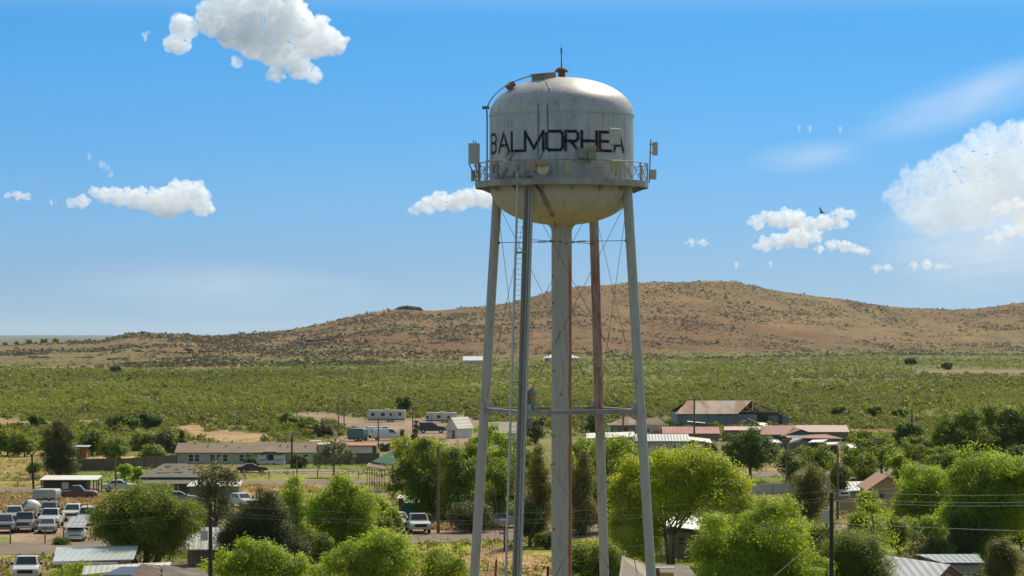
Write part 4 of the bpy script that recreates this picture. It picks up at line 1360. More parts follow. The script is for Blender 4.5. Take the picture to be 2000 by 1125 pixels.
class Site:
    """a building standing on the ground row yb, its front wall between photo columns x0..x1; local x right, y away, z up, metres"""
    def __init__(self, name, label, cat, x0, x1, yb, rot=0.0, D=None, group='buildings of the little town'):
        self.D = gd(yb) if D is None else D
        self.s = self.D / F
        self.x0, self.x1 = x0, x1
        self.yb = Y0 + HC / self.s
        self.w = (x1 - x0) * self.s
        self.o = thing(name, label, cat, ((x0 - 1000) * self.s, self.D, 0), R(rot), group)

    def X(self, px): return (px - self.x0) * self.s

    def Z(self, y, dy=0.0): return HC - (y - Y0) * (self.D + dy) / F

    def wall(self, m, h, dep, ridge=None, x0=0, x1=None, front=False, y0=0, name='wall', side='gable'):
        x1 = self.w if x1 is None else x1
        mb = MB()
        if ridge is None:
            mb.bx(x0, x1, y0, y0 + dep, 0, h)
        elif front:        # gable end faces the viewer
            mb.extrude([(x0, y0, 0), (x1, y0, 0), (x1, y0, h), ((x0 + x1) / 2, y0, ridge), (x0, y0, h)], (0, dep, 0))
        elif side == 'shed':
            mb.extrude([(x0, y0, 0), (x0, y0 + dep, 0), (x0, y0 + dep, ridge), (x0, y0, h)], (x1 - x0, 0, 0))
        else:
            mb.extrude([(x0, y0, 0), (x0, y0 + dep, 0), (x0, y0 + dep, h), (x0, y0 + dep / 2, ridge), (x0, y0, h)], (x1 - x0, 0, 0))
        return mb.build(name, m, self.o)

    def gable(self, m, h, dep, ridge, x0=0, x1=None, over=0.35, front=False, t=0.09, y0=0, name='roof'):
        x1 = self.w if x1 is None else x1
        mb = MB()
        up = 0.012
        if front:
            c = (x0 + x1) / 2
            k = (ridge - h) / (c - x0)
            e = h - k * over
            p = [(x0 - over, e + up), (c, ridge + up), (x1 + over, e + up)]
            for a, b in ((p[0], p[1]), (p[1], p[2])):
                mb.extrude([(a[0], y0 - over, a[1]), (b[0], y0 - over, b[1]), (b[0], y0 - over, b[1] + t), (a[0], y0 - over, a[1] + t)], (0, dep + 2 * over, 0))
        else:
            c = y0 + dep / 2
            k = (ridge - h) / (dep / 2)
            e = h - k * over
            p = [(y0 - over, e + up), (c, ridge + up), (y0 + dep + over, e + up)]
            for a, b in ((p[0], p[1]), (p[1], p[2])):
                mb.extrude([(x0 - over, a[0], a[1]), (x0 - over, b[0], b[1]), (x0 - over, b[0], b[1] + t), (x0 - over, a[0], a[1] + t)], (x1 - x0 + 2 * over, 0, 0))
        return mb.build(name, m, self.o)

    def slab(self, m, pts, t=0.08, name='roof', par=None):
        """a roof sheet through four corners given in local metres"""
        mb = MB().extrude([Vector(p) for p in pts], (0, 0, t))
        return mb.build(name, m, par or self.o)

    def hip(self, m, h, dep, ridge, inset, over=0.35, x0=0, x1=None, name='roof'):
        x1 = self.w if x1 is None else x1
        a, b, c, d = (x0 - over, -over, h), (x1 + over, -over, h), (x1 + over, dep + over, h), (x0 - over, dep + over, h)
        e, f = (x0 + inset, dep / 2, ridge), (x1 - inset, dep / 2, ridge)
        a2, b2, c2, d2 = [(q[0], q[1], h - 0.08) for q in (a, b, c, d)]
        return MB().add([a, b, c, d, e, f, a2, b2, c2, d2], [(0, 1, 5, 4), (1, 2, 5), (2, 3, 4, 5), (3, 0, 4), (9, 8, 7, 6), (0, 6, 7, 1), (1, 7, 8, 2), (2, 8, 9, 3), (3, 9, 6, 0)]).build(name, m, self.o)

    def win(self, pxc, yt, yb, wpx, y=0.0, frame=None, mull=0):
        x, w = self.X(pxc), wpx * self.s / 2
        z0, z1 = self.Z(yb), self.Z(yt)
        b = 0.07
        mb = MB()
        mb.bx(x - w, x + w, y - 0.05, y - 0.004, z1 - b, z1).bx(x - w, x + w, y - 0.05, y - 0.004, z0, z0 + b)
        mb.bx(x - w, x - w + b, y - 0.05, y - 0.004, z0 + b, z1 - b).bx(x + w - b, x + w, y - 0.05, y - 0.004, z0 + b, z1 - b)
        for i in range(mull):
            q = x - w + 2 * w * (i + 1) / (mull + 1)
            mb.bx(q - 0.03, q + 0.03, y - 0.045, y - 0.004, z0 + b, z1 - b)
        mb.bx(x - w + b, x + w - b, y - 0.043, y - 0.004, (z0 + z1) / 2 - 0.025, (z0 + z1) / 2 + 0.025)
        f = mb.build('window', frame or M_TRIM, self.o)
        MB().bx(x - w + b, x + w - b, y - 0.022, y - 0.006, z0 + b, z1 - b).build('pane', M_GLASS, f)

    def door(self, pxc, yt, wpx, m=None, y=0.0, z0=0.05):
        x, w = self.X(pxc), wpx * self.s / 2
        d = MB().bx(x - w, x + w, y - 0.05, y - 0.004, z0, self.Z(yt)).build('door', m or M_DOORB, self.o)
        MB().bx(x + w * 0.7 - 0.03, x + w * 0.7 + 0.03, y - 0.11, y - 0.05, z0 + 0.95, z0 + 1.05).build('handle', M_STEEL, d)

    def box(self, name, m, x0, x1, y0, y1, z0, z1, par=None, bevel=0.0, label=None):
        return MB().bx(x0, x1, y0, y1, z0, z1).build(name, m, par or self.o, bevel=bevel, label=label)

    def posts(self, m, pts, h, r=0.06, name='post'):
        for (x, y) in pts:
            MB().bx(x - r, x + r, y - r, y + r, 0, h).build(name, m, self.o)


# long cream home with porch
s = Site('mobile_home', 'long cream single storey home with small gabled porch', 'house', 345, 612, 906)
h, rz_ = s.Z(884), s.Z(865, 4.2)
s.wall(M_CREAM, h, 8.4, rz_ - 0.1)
rf = s.gable(M_SHING, h, 8.4, rz_ - 0.1, over=0.3)
for px, yy in ((376, 866), (403, 873), (439, 873), (466, 874), (545, 872), (560, 873), (595, 873), (420, 863), (448, 864)):
    k = (yy - 865) / 19.0
    y_ = 4.2 * (1 - k)
    z_ = rz_ - (rz_ - h) * k
    MB().tube([(s.X(px), y_, z_ - 0.1), (s.X(px), y_, z_ + 0.32)], 0.11, 8).build('roof_vent', M_STEEL if px != 466 else M_WHITE, rf)
for px in (373, 385, 415, 427.5, 440, 472, 485, 585, 597): s.win(px, 887, 902, 11)
pc0, pc1 = s.X(504), s.X(560)
pg = s.box('porch', M_TRIM, pc0 + 0.1, pc1 - 0.1, -2.0, -0.06, 0.0, 0.55)
for x in (pc0 + 0.2, s.X(521), s.X(538), pc1 - 0.2): s.box('post', M_TRIM, x - 0.08, x + 0.08, -1.9, -1.74, 0.55, h - 0.1, pg)
s.box('rail', M_TRIM, pc0 + 0.2, s.X(521), -1.86, -1.80, 0.75, 1.35, pg)
s.box('rail', M_TRIM, s.X(538), pc1 - 0.2, -1.86, -1.80, 0.75, 1.35, pg)
s.box('step', M_BLOCK, s.X(521), s.X(538), -3.0, -2.02, 0.0, 0.25, pg)
s.slab(M_SHING, [(pc0 - 0.2, -2.3, h + 0.05), (pc1 + 0.2, -2.3, h + 0.05), (pc1 + 0.2, -0.3, h + 0.1), (pc0 - 0.2, -0.3, h + 0.1)], name='porch_roof')
s.slab(M_SHING, [(s.X(517), -2.5, h + 0.16), (s.X(543), -2.5, h + 0.16), (s.X(537), 1.2, h + 0.75), (s.X(523), 1.2, h + 0.75)], name='porch_roof')
MB().extrude([(s.X(519), -2.45, h - 0.16), (s.X(541), -2.45, h - 0.16), (s.X(530), -2.45, h + 0.12)], (0, 0.1, 0)).build('gable', M_SHING, s.o)
s.win(512, 887, 898, 9)
s.win(548, 887, 898, 9)
s.door(529, 886, 9, M_DOORB, 0, 0.55)

# carport shed with white roof
s = Site('carport', 'dark open carport with flat white metal roof beside the dry lot', 'carport', 82, 190, 968)
z1, z2 = s.Z(938, -0.5), s.Z(929.5, 4.5)
s.slab(M_MWHITE, [(-0.25, -0.5, z1), (s.w + 0.1, -0.5, z1), (s.w - 0.05, 4.6, z2), (-0.3, 4.6, z2)], 0.07)
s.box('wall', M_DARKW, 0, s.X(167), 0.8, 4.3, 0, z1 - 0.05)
s.posts(M_WOOD, [(s.X(183), 0), (s.X(189), 0), (s.X(183), 4.2), (s.X(189), 4.2), (0.05, -0.2)], z1 - 0.04, 0.07)
s.box('window', M_TRIM, s.X(119), s.X(132), 0.72, 0.796, s.Z(955, 0.8), s.Z(942, 0.8))
s.box('rail', M_WOOD, s.X(168), s.X(189), -0.03, 0.03, 0.75, 0.85)
s.box('rail', M_WOOD, s.X(168), s.X(189), -0.03, 0.03, 0.35, 0.43)

# collapsed house
s = Site('old_house', 'derelict grey house with holes in its sagging hip roof', 'house', 277, 392, 962)
h, rz_ = s.Z(931, 0.6), s.Z(905, 4.5)
s.wall(M_GREYW, h - 0.1, 8.0)
rf = s.hip(M_SHINGG, h, 8.0, rz_, 2.2, 0.4)
for (px, yy, a, b) in ((322, 910.5, 0.5, 0.5), (341, 916, 0.4, 0.35), (310, 917, 0.22, 0.25), (352, 913, 0.25, 0.2)):
    k = (931 - yy) / 26.0
    c = Vector((s.X(px), -0.4 + k * 4.4, h + (rz_ - h) * k + 0.015))
    sl = (rz_ - h) / 4.4
    rr = random.Random(px)
    ring = [c + Vector((math.cos(t) * a * rr.uniform(.7, 1.2), math.sin(t) * b * rr.uniform(.7, 1.2), math.sin(t) * b * sl)) for t in np.linspace(0, 5.6, 9)]
    MB().extrude(ring, (0, 0, 0.012)).build('hole', M_DARKW, rf)
for i, (px, yy, w_, a) in enumerate(((318, 922, 1.6, 4), (345, 921, 1.2, -8), (372, 915, 1.0, 12), (383, 922, 0.9, -5), (369, 909, 0.7, 20))):
    k = (931 - yy) / 26.0
    MB().box((0, 0, 0), (w_, 0.5, 0.03), Matrix.Translation((s.X(px), -0.4 + k * 4.4, h + (rz_ - h) * k + 0.05)) @ Matrix.Rotation(R(a), 4, 'Z') @ Matrix.Rotation(math.atan((rz_ - h) / 4.4), 4, 'X')).build('loose_board', M_SHING, rf)
s.slab(M_SHINGG, [(0.2, -2.0, s.Z(945.5, -2)), (s.w - 0.4, -2.0, s.Z(945.5, -2)), (s.w - 0.2, 0, s.Z(935)), (0, 0, s.Z(935))], 0.06, 'porch_roof')
s.posts(M_WOOD, [(0.3, -1.8), (2.2, -1.8), (4.2, -1.8), (6.2, -1.8)], s.Z(946, -2), 0.06)
for px in (311, 336, 362): s.win(px, 948, 957, 8, frame=M_WOOD)

# white roofed shed behind the thin olive tree
s = Site('shed', 'low brown shed with long white roof behind the thin olive tree', 'shed', 370, 466, 976)
z1 = s.Z(950.5, -0.3)
s.wall(M_BROWNW, z1 - 0.05, 4.5)
s.slab(M_MWHITE, [(-0.3, -0.4, z1), (s.w + 0.2, -0.4, z1), (s.w, 4.8, s.Z(940, 4.8)), (-0.1, 4.8, s.Z(940, 4.8))], 0.07)
s.win(395, 957, 966, 10, frame=M_WOOD)
s.door(430, 956, 12)

# white roofed cabin by the left pole
s = Site('cabin', 'wooden cabin with bright white metal gable roof beside the left power pole', 'cabin', 366, 476, 1106, rot=0)
h = s.Z(1071, -0.35)
rg = s.Z(1031, 2.5)
s.wall(M_GREYW, h + 0.05, 5.0, rg - 0.05)
s.gable(M_MWHITE, h + 0.05, 5.0, rg - 0.05, over=0.4)
MB().extrude([(-0.012, 0, 0), (-0.012, 5, 0), (-0.012, 5, h + .05), (-0.012, 2.5, rg - .06), (-0.012, 0, h + .05)], (0.01, 0, 0)).build('gable_wall', M_BROWNW, s.o)
s.win(440, 1078, 1090, 12, frame=M_WOOD)
s.door(410, 1078, 14, M_DOORB)
MB().tube([(s.X(393), -0.1, 0), (s.X(393), -0.1, h + 1.3)], 0.035, 6).build('mast', M_STEEL, s.o)

# pale blue roofed shed, bottom left
s = Site('shed', 'low shed with pale blue metal roof half in tree shade', 'shed', 106, 230, 1150, D=222)
z1, z2 = s.Z(1098, -0.3), s.Z(1070.5, 7.0)
s.wall(M_BROWNW, z1 - 0.12, 6.6, z2 - 0.16, side='shed')
s.slab(M_MBLUE, [(-0.05, -0.3, z1 - 0.02), (s.X(262), -0.3, s.Z(1094, -0.3)), (s.X(247), 7.0, s.Z(1067.5, 7)), (-0.95, 7.0, z2)], 0.07)
s.box('fascia', M_TRIM, 0.0, s.X(231), -0.36, -0.31, z1 - 0.18, z1 + 0.03)
s.posts(M_WOOD, [(s.X(256), 0), (s.X(256), 5.5)], s.Z(1095) - 0.1, 0.06)
s.win(180, 1104, 1118, 16, frame=M_WOOD)

# bottom-edge house: brown shingles, solar panel, white awning, grey roof
s = Site('house', 'house at the bottom left edge with brown shingle roof and solar panel', 'house', 150, 400, 1195, D=200)
zr_h = s.Z(1104, 3)
rf = s.slab(M_SHINGB, [(s.X(192), -3.4, s.Z(1165, -3.4)), (s.X(335), -3.4, s.Z(1165, -3.4)), (s.X(318), 2.0, s.Z(1108, 2)), (s.X(270), 2.0, s.Z(1103.5, 2))], 0.1)
s.wall(M_TANW, s.Z(1168, -3), 5.0, x0=s.X(205), x1=s.X(325), y0=-3)
sp = MB().extrude([(s.X(206), -1.4, s.Z(1128.5, -1.4) + 0.16), (s.X(262), -1.4, s.Z(1128.5, -1.4) + 0.16), (s.X(274), -0.1, s.Z(1113.5, -0.1) + 0.2), (s.X(238), -0.1, s.Z(1113.5, -0.1) + 0.2)], (0, 0, 0.05)).build('solar_panel', mat('solar_cells', (0.12, 0.15, 0.22), 0.15, 0, 0.1, 2, spec=0.8), s.o)
MB().extrude([(s.X(205), -1.42, s.Z(1128.5, -1.4) + 0.10), (s.X(263), -1.42, s.Z(1128.5, -1.4) + 0.10), (s.X(275), -0.08, s.Z(1113.5, -0.1) + 0.14), (s.X(237), -0.08, s.Z(1113.5, -0.1) + 0.14)], (0, 0, 0.055)).build('frame', M_STEEL, sp)
for px, yy, dx in ((296, 1109, 0.5), (308, 1122, 0.45), (285, 1105.5, 0.3)):
    MB().tube([(s.X(px), 0.6, s.Z(yy, 0.6) + 0.1), (s.X(px) + dx, 0.3, s.Z(yy + 4, 0.3) + 0.1)], 0.06, 8).build('vent_pipe', M_WHITE, rf)
s.slab(M_MWHITE, [(s.X(150), 2.2, s.Z(1124, 2.2)), (s.X(324), 2.2, s.Z(1106, 2.2)), (s.X(324), 3.4, s.Z(1099, 3.4)), (s.X(150), 3.4, s.Z(1107, 3.4))], 0.06, 'awning')
s.slab(M_SHINGG, [(s.X(322), -2.0, s.Z(1150, -2)), (s.X(430), -2.0, s.Z(1146, -2)), (s.X(396), 1.6, s.Z(1118, 1.6)), (s.X(313), 1.6, s.Z(1105, 1.6))], 0.1, 'side_roof')
s.slab(M_RTRIM, [(s.X(324), 1.7, s.Z(1106, 1.7)), (s.X(360), 1.7, s.Z(1103, 1.7)), (s.X(360), 2.3, s.Z(1100, 2.3)), (s.X(326), 2.3, s.Z(1104, 2.3))], 0.05, 'ridge_tile')
s.wall(M_TANW, s.Z(1152, -1.5), 3.0, x0=s.X(326), x1=s.X(420), y0=-1.8, name='side_wall')

# small grey carport with car
s = Site('carport', 'small grey sheet carport on thin posts beside the big tree', 'carport', 124, 164, 1058)
s.slab(M_MGREY, [(0, 0, s.Z(1031)), (s.w, 0, s.Z(1031)), (s.w + 0.05, 4.5, s.Z(1010, 4.5)), (0.05, 4.5, s.Z(1010, 4.5))], 0.05)
s.posts(M_STEEL, [(0.04, 0.05), (s.w - 0.04, 0.05)], s.Z(1032), 0.035)
s.posts(M_STEEL, [(0.08, 4.4), (s.w - 0.02, 4.4)], s.Z(1011, 4.4), 0.035)

# tan garden shed with thin roof behind the juniper
s = Site('shed', 'narrow rusty orange shed with thin pale roof right of the juniper', 'shed', 149, 168, 901)
s.wall(M_DARKW, s.Z(873), 2.4, x1=s.X(157))
s.box('wall', mat('rusty_orange_wall', (0.36, 0.13, 0.06), 0.85, 0, 0.2, 2), s.X(157) + 0.01, s.w, 0.2, 2.2, 0.4, s.Z(873))
s.slab(M_MBLUE, [(-0.4, -0.5, s.Z(873)), (s.w + 0.5, -0.5, s.Z(873)), (s.w + 0.4, 2.8, s.Z(870.5, 2.8)), (-0.3, 2.8, s.Z(870.5, 2.8))], 0.08)

# white flat building with orange roof edge
s = Site('outbuilding', 'flat white outbuilding with thin rust orange roof', 'shed', 678, 727, 896)
s.wall(M_WSIDE, s.Z(872), 4.5)
s.slab(mat('orange_roof', (0.42, 0.17, 0.07), 0.8, 0, 0.2, 2), [(-1.0, -0.3, s.Z(871)), (s.w + 0.6, -0.3, s.Z(871)), (s.w + 0.5, 4.8, s.Z(866, 4.8)), (-1.0, 4.8, s.Z(866, 4.8))], 0.1)
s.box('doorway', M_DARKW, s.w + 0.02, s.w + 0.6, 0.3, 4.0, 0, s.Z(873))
s = Site('outbuilding', 'small tan and white roofed outbuilding behind the long home', 'shed', 606, 644, 890)
s.wall(M_CREAM, s.Z(869), 3.5)
s.slab(M_MWHITE, [(-0.1, -0.5, s.Z(869.5)), (s.w, -0.5, s.Z(867)), (s.w, 1.0, s.Z(865, 1)), (-0.1, 1.0, s.Z(867, 1))], 0.08)
s.slab(mat('tan_board', (0.5, 0.36, 0.2), 0.8, 0, 0.2, 2), [(-0.2, 1.6, s.Z(864, 1.6)), (s.X(626), 1.6, s.Z(863, 1.6)), (s.X(625), 3.0, s.Z(860, 3)), (-0.2, 3.0, s.Z(861, 3))], 0.1, 'upper_roof')

# green roofed slat shelter
s = Site('shelter', 'open slat shelter with green metal roof', 'shelter', 713, 750, 962)
s.slab(M_GREENR, [(0.6, 4.0, s.Z(903, 4)), (s.X(765), 4.0, s.Z(909, 4)), (s.X(790), 9.5, s.Z(883, 9.5)), (s.X(760), 9.5, s.Z(882, 9.5))], 0.09)
s.slab(M_TANW, [(0.0, 3.0, s.Z(912, 3)), (s.w + 0.1, 3.0, s.Z(918, 3)), (s.w + 0.1, 4.1, s.Z(909, 4.1)), (0.2, 4.1, s.Z(905, 4.1))], 0.09, 'lower_roof')
s.posts(M_WOOD, [(0.1 + i * (s.w - 0.2) / 7, 3.1) for i in range(8)], s.Z(915, 3.1), 0.035)
s.posts(M_WOOD, [(s.X(764), 4.2), (s.X(785), 9.2)], s.Z(909, 4.2), 0.07)
s.box('sill', M_TRIM, s.X(724), s.X(756), -0.1, 0.05, 0, 0.25)

# green container with white sheet behind
s = Site('shipping_container', 'dark green container with light green top under the big tree', 'container', 792, 824, 1010)
zc1, zc2 = s.Z(983), s.Z(975, 6)
s.box('body', M_GREENC, 0, s.w, 0, 6.0, 0.15, zc1)
s.slab(M_GREENT, [(-0.05, -0.05, zc1 + 0.005), (s.w + 0.05, -0.05, zc1 + 0.005), (s.w - 0.1, 6.05, zc2 + 0.02), (-0.5, 6.05, zc2 + 0.02)], 0.05, 'top')
s.box('door_leaf', M_GREENC, 0.05, s.w / 2 - 0.02, -0.05, -0.004, 0.25, zc1 - 0.1)
s.box('door_leaf', M_GREENC, s.w / 2 + 0.02, s.w - 0.05, -0.05, -0.004, 0.25, zc1 - 0.1)
s.box('skid', M_DARKW, 0.1, s.w - 0.1, 0.1, 5.8, 0, 0.148)
s = Site('shed', 'low shed with white sheet roof behind the green container', 'shed', 778, 802, 1000)
s.wall(M_DARKW, s.Z(975), 3.0)
s.slab(M_MWHITE, [(-0.1, -0.2, s.Z(974)), (s.w, -0.2, s.Z(974)), (s.w - 0.3, 3.2, s.Z(968, 3.2)), (-0.2, 3.2, s.Z(968, 3.2))], 0.06)

# small white house by the lot
s = Site('house', 'small white gabled house on the gravel lot', 'house', 872, 896, 856, rot=-30)
h, rg = s.Z(834), s.Z(816)
s.wall(M_WSIDE, h, 5.5, rg, front=True)
s.gable(M_MWHITE, h, 5.5, rg, front=True, over=0.25)
s.win(879, 838, 846, 4)
s.door(888, 840, 6, M_DOORB)
s = Site('house', 'cream house half hidden behind the left tower leg', 'house', 948, 1006, 868)
s.wall(M_CREAM, s.Z(845), 6.0, s.Z(825, 3))
s.gable(M_CREAM, s.Z(845), 6.0, s.Z(825, 3), over=0.3)
s.win(965, 848, 858, 7)

# barn
s = Site('barn', 'big rusty roofed tin barn with collapsed right end', 'barn', 1322, 1500, 836)
h, dep = s.Z(808), 20.0
rg = s.Z(783, 10)
s.wall(M_TIN, h - 0.15, 0.15, x1=s.X(1478))
s.box('side_wall', M_TIN, 0.0, 0.15, 0.16, dep, 0, h - 0.2)
s.box('rear_wall', M_DARKW, 0.16, s.X(1540), dep - 0.15, dep, 0, h - 0.2)  # coloured dark so the barn interior looks shaded
xr = s.X(1462)
s.slab(M_RUSTR, [(-0.4, -0.5, h - 0.1), (s.X(1440), -0.5, h - 0.1), (xr + 1.5, 10, rg), (2.8, 10, rg)], 0.08)
s.slab(M_RUSTR, [(2.8, 10, rg), (xr + 1.5, 10, rg), (s.X(1500), dep + 0.4, h - 0.1), (-0.4, dep + 0.4, h - 0.1)], 0.08, 'rear_roof')
rr = random.Random(4)
for i in range(9):
    x = s.X(1446 + i * 9)
    t0, t1 = 0.25 + 0.06 * i, 1.0
    y0_, y1_ = 10 * min(t0, 0.85), 10.0
    MB().tube([(x, y0_, h + (rg - h) * y0_ / 10 - rr.uniform(0, 0.6)), (x + rr.uniform(-1, 1), y1_, rg - 0.12 - i * 0.1)], 0.09, 5).build('rafter', M_WOOD, s.o)
for i in range(7):
    x = s.X(1452 + i * 11)
    MB().tube([(x, 2 + i, h + 0.3), (x + rr.uniform(0.5, 3.5), 7 + i, h + rr.uniform(0.4, 1.6))], 0.07, 5).build('fallen_beam', M_DWOOD, s.o)
for x, yq in ((s.X(1480), 10), (s.X(1530), 10)):
    MB().tube([(x, yq, 0), (x, yq, rg - 0.8)], 0.12, 6).build('post', M_WOOD, s.o)
MB().tube([(xr, 10, rg - 0.1), (s.X(1540), 16, s.Z(805, 16)), (s.X(1552), 18, s.Z(812, 18))], 0.12, 6).build('ridge_beam', M_DWOOD, s.o)
s.box('end_wall', M_TIN, s.X(1508), s.X(1548), 9.5, 9.65, 0, s.Z(812, 9.5))
s.box('end_wall', M_TIN, s.X(1548) + 0.01, s.X(1550), 9.5, dep - 0.2, 0, s.Z(814, 9.5))
s.box('doorway', M_DARKW, s.X(1528), s.X(1537), 9.40, 9.49, 0, 2.6)
s.slab(M_MWHITE, [(s.X(1460), -0.9, s.Z(817)), (s.X(1470), -0.9, s.Z(823)), (s.X(1500), 0.4, s.Z(833)), (s.X(1480), 0.6, s.Z(827))], 0.05, 'fallen_sheet')
s.slab(M_MGREY, [(s.X(1476), -0.6, s.Z(826)), (s.X(1492), -0.9, 0.3), (s.X(1508), 1.4, 0.5), (s.X(1494), 2.0, s.Z(826, 2))], 0.05, 'fallen_sheet')
s.slab(M_MWHITE, [(s.X(1341), -3.0, s.Z(824, -3)), (s.X(1376), -3.0, s.Z(827, -3)), (s.X(1376), -1.2, s.Z(825, -1.2)), (s.X(1341), -1.2, s.Z(822, -1.2))], 0.07, 'lean_to_roof')
s.posts(M_WOOD, [(s.X(1344), -2.8), (s.X(1373), -2.8)], s.Z(827, -3), 0.09)

# cream house with rusty pyramid roof
s = Site('house', 'cream house with rusty white hipped roof seen past the right leg', 'house', 1190, 1300, 858)
s.wall(M_CREAM, s.Z(829), 7.0)
s.slab(M_SHINGG, [(-0.4, -1.5, s.Z(831)), (s.w * 0.62, -1.5, s.Z(831)), (s.w * 0.62, 1.5, s.Z(827, 1.5)), (-0.4, 1.5, s.Z(827, 1.5))], 0.1, 'porch_roof')
s.hip(M_RUSTR, s.Z(828), 7.0, s.Z(813, 3.5), 2.4, 0.2, x0=s.X(1199), x1=s.X(1252))
s.slab(M_SHINGB, [(s.X(1262), 1, s.Z(829, 1)), (s.w, 1, s.Z(829, 1)), (s.w - 1, 6, s.Z(817, 6)), (s.X(1268), 6, s.Z(817, 6))], 0.1, 'rear_roof')
s.posts(M_TRIM, [(0, -1.3), (2.4, -1.3), (4.8, -1.3)], s.Z(832), 0.08)
for px in (1196, 1210, 1241, 1266): s.win(px, 836, 845, 7)
s.door(1222, 835, 7)

# pink-red roofed building
s = Site('long_building', 'brown building with faded pink-red metal roof', 'building', 1297, 1404, 862)
h, rg = s.Z(847), s.Z(834.5, 4)
s.wall(M_BROWNW, h, 8.0, rg)
s.gable(M_MPINK, h, 8.0, rg, over=0.25)
MB().extrude([(0.0, -0.02, h), (0, -0.02, 0), (-2.6, 3.5, 0), (-2.6, 3.5, h - 0.4), (-1.3, 2.0, rg - 0.2)], (0.05, 0.05, 0)).build('gable_wall', M_BROWNW, s.o)
s.box('vent_hood', M_TRIM, s.X(1386), s.X(1397), -0.5, -0.01, s.Z(862), s.Z(859.5))

# long grey-white metal building
s = Site('long_building', 'long pale grey metal building behind the right tower leg', 'building', 1150, 1392, 890)
s.wall(M_BLOCK, s.Z(862), 9.0, s.Z(848, 4.5), x0=s.X(1244), x1=s.X(1345))
s.gable(M_MGREY, s.Z(862), 9.0, s.Z(849, 4.5), x0=s.X(1244), x1=s.X(1345), over=0.2)
s.wall(M_BLOCK, s.Z(858), 6.0, x0=0.0, x1=s.X(1243), y0=4, name='annexe_wall')
s.slab(M_MWHITE, [(-0.2, 3.7, s.Z(857, 3.7)), (s.X(1243), 3.7, s.Z(853, 3.7)), (s.X(1243), 10, s.Z(844, 10)), (-0.2, 10, s.Z(847, 10))], 0.08, 'annexe_roof')
s.wall(M_BLOCK, s.Z(866), 5.0, x0=s.X(1346), x1=s.w, y0=1.5, name='end_wall')
s.slab(M_MGREY, [(s.X(1346), 1.3, s.Z(859, 1.3)), (s.w, 1.3, s.Z(866, 1.3)), (s.w, 7, s.Z(858, 7)), (s.X(1346), 7, s.Z(853, 7))], 0.08, 'end_roof')
for px in (1290, 1318): s.win(px, 868, 877, 9)

# teal house with red roof and its neighbours
s = Site('house', 'teal house with red gable roof', 'house', 1530, 1600, 875)
h = s.Z(852)
s.wall(M_TEAL, h, 9.0, s.Z(839.5), front=True)
s.gable(M_MRED, h, 9.0, s.Z(839.5), front=True, over=0.35)
s.box('side_wall', M_TEAL, s.X(1492), -0.01, 3.0, 8.0, 0, s.Z(851, 3))
s.slab(M_MRED, [(s.X(1488), 2.6, s.Z(850, 2.6)), (0.6, 2.6, s.Z(850, 2.6)), (s.X(1565), 9.0, s.Z(832, 9)), (s.X(1494), 9.0, s.Z(832, 9))], 0.1, 'side_roof')
s.slab(M_MRED, [(0.3, -4.5, s.Z(856, -4.5)), (s.X(1642), -4.5, s.Z(857.5, -4.5)), (s.X(1612), -0.6, s.Z(849, -0.6)), (0.1, -0.6, s.Z(851.5, -0.6))], 0.08, 'porch_roof')
s.posts(M_TRIM, [(0.6, -4.2), (s.X(1585), -4.2), (s.X(1636), -4.2)], s.Z(858, -4.2), 0.07)
s.win(1550, 858, 866, 8)
s.door(1572, 857, 7)
s = Site('long_building', 'long brown building with pinkish white metal roof', 'building', 1556, 1657, 862)
h, rg = s.Z(844), s.Z(831.5, 4.5)
s.wall(M_BROWNW, h, 9.0, rg)
s.gable(M_MPALE, h, 9.0, rg, over=0.2)
s = Site('shed', 'low building with cream roof right of the pink-red roof', 'shed', 1416, 1496, 862)
s.wall(M_BROWNW, s.Z(842), 6.0)
s.slab(M_MPALE, [(-0.2, -0.3, s.Z(841)), (s.w, -0.3, s.Z(841)), (s.w, 6.3, s.Z(834, 6.3)), (0.3, 6.3, s.Z(834, 6.3))], 0.1)
s = Site('shed', 'small grey shed with pale gable roof below the teal house', 'shed', 1541, 1580, 886)
s.wall(M_GREYW, s.Z(866), 4.0, s.Z(857.5), x0=s.X(1553), front=True)
s.slab(M_MGREY, [(0, -0.2, s.Z(865)), (s.X(1560), -0.2, s.Z(865)), (s.X(1568), 0.2, s.Z(857)), (s.X(1553), 3.8, s.Z(856, 3.8))], 0.07)
s.slab(M_MGREY, [(s.X(1567), -0.2, s.Z(857) + 0.02), (s.X(1582), -0.2, s.Z(866.5)), (s.X(1582), 4.0, s.Z(866.5)), (s.X(1567), 4.0, s.Z(857) + 0.02)], 0.07)
s.box('side_wall', M_GREYW, 0, s.X(1553) - 0.01, 0.05, 3.5, 0, s.Z(866.5))
for k, (a, b, ya, yb2, lab) in enumerate(((1578, 1618, 863.5, 859, 'dark lean-to under the left of two bright white sheets'), (1610, 1640, 868, 864, 'dark lean-to under the right of two bright white sheets'))):
    s = Site('lean_to', lab, 'shed', a, b, 888)
    s.slab(M_MWHITE, [(0, 0, s.Z(ya + 1)), (s.w * 0.72, 0, s.Z(ya)), (s.w + 0.3, 3.5, s.Z(yb2, 3.5)), (s.w * 0.35, 3.5, s.Z(yb2 + 0.6, 3.5))], 0.06)
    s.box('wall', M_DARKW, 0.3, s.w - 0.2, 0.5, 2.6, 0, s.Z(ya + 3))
s = Site('shed', 'tiny shed with cream roof behind the dark round tree', 'shed', 1503, 1524, 886)
s.wall(M_CREAM, s.Z(866), 2.5)
s.slab(M_MWHITE, [(-0.3, -0.2, s.Z(864)), (s.w + 0.2, -0.2, s.Z(866)), (s.w, 2.8, s.Z(860, 2.8)), (0, 2.8, s.Z(859, 2.8))], 0.08)
s = Site('lean_to', 'low white roof among trees right of the pink roofs', 'shed', 1652, 1700, 888)
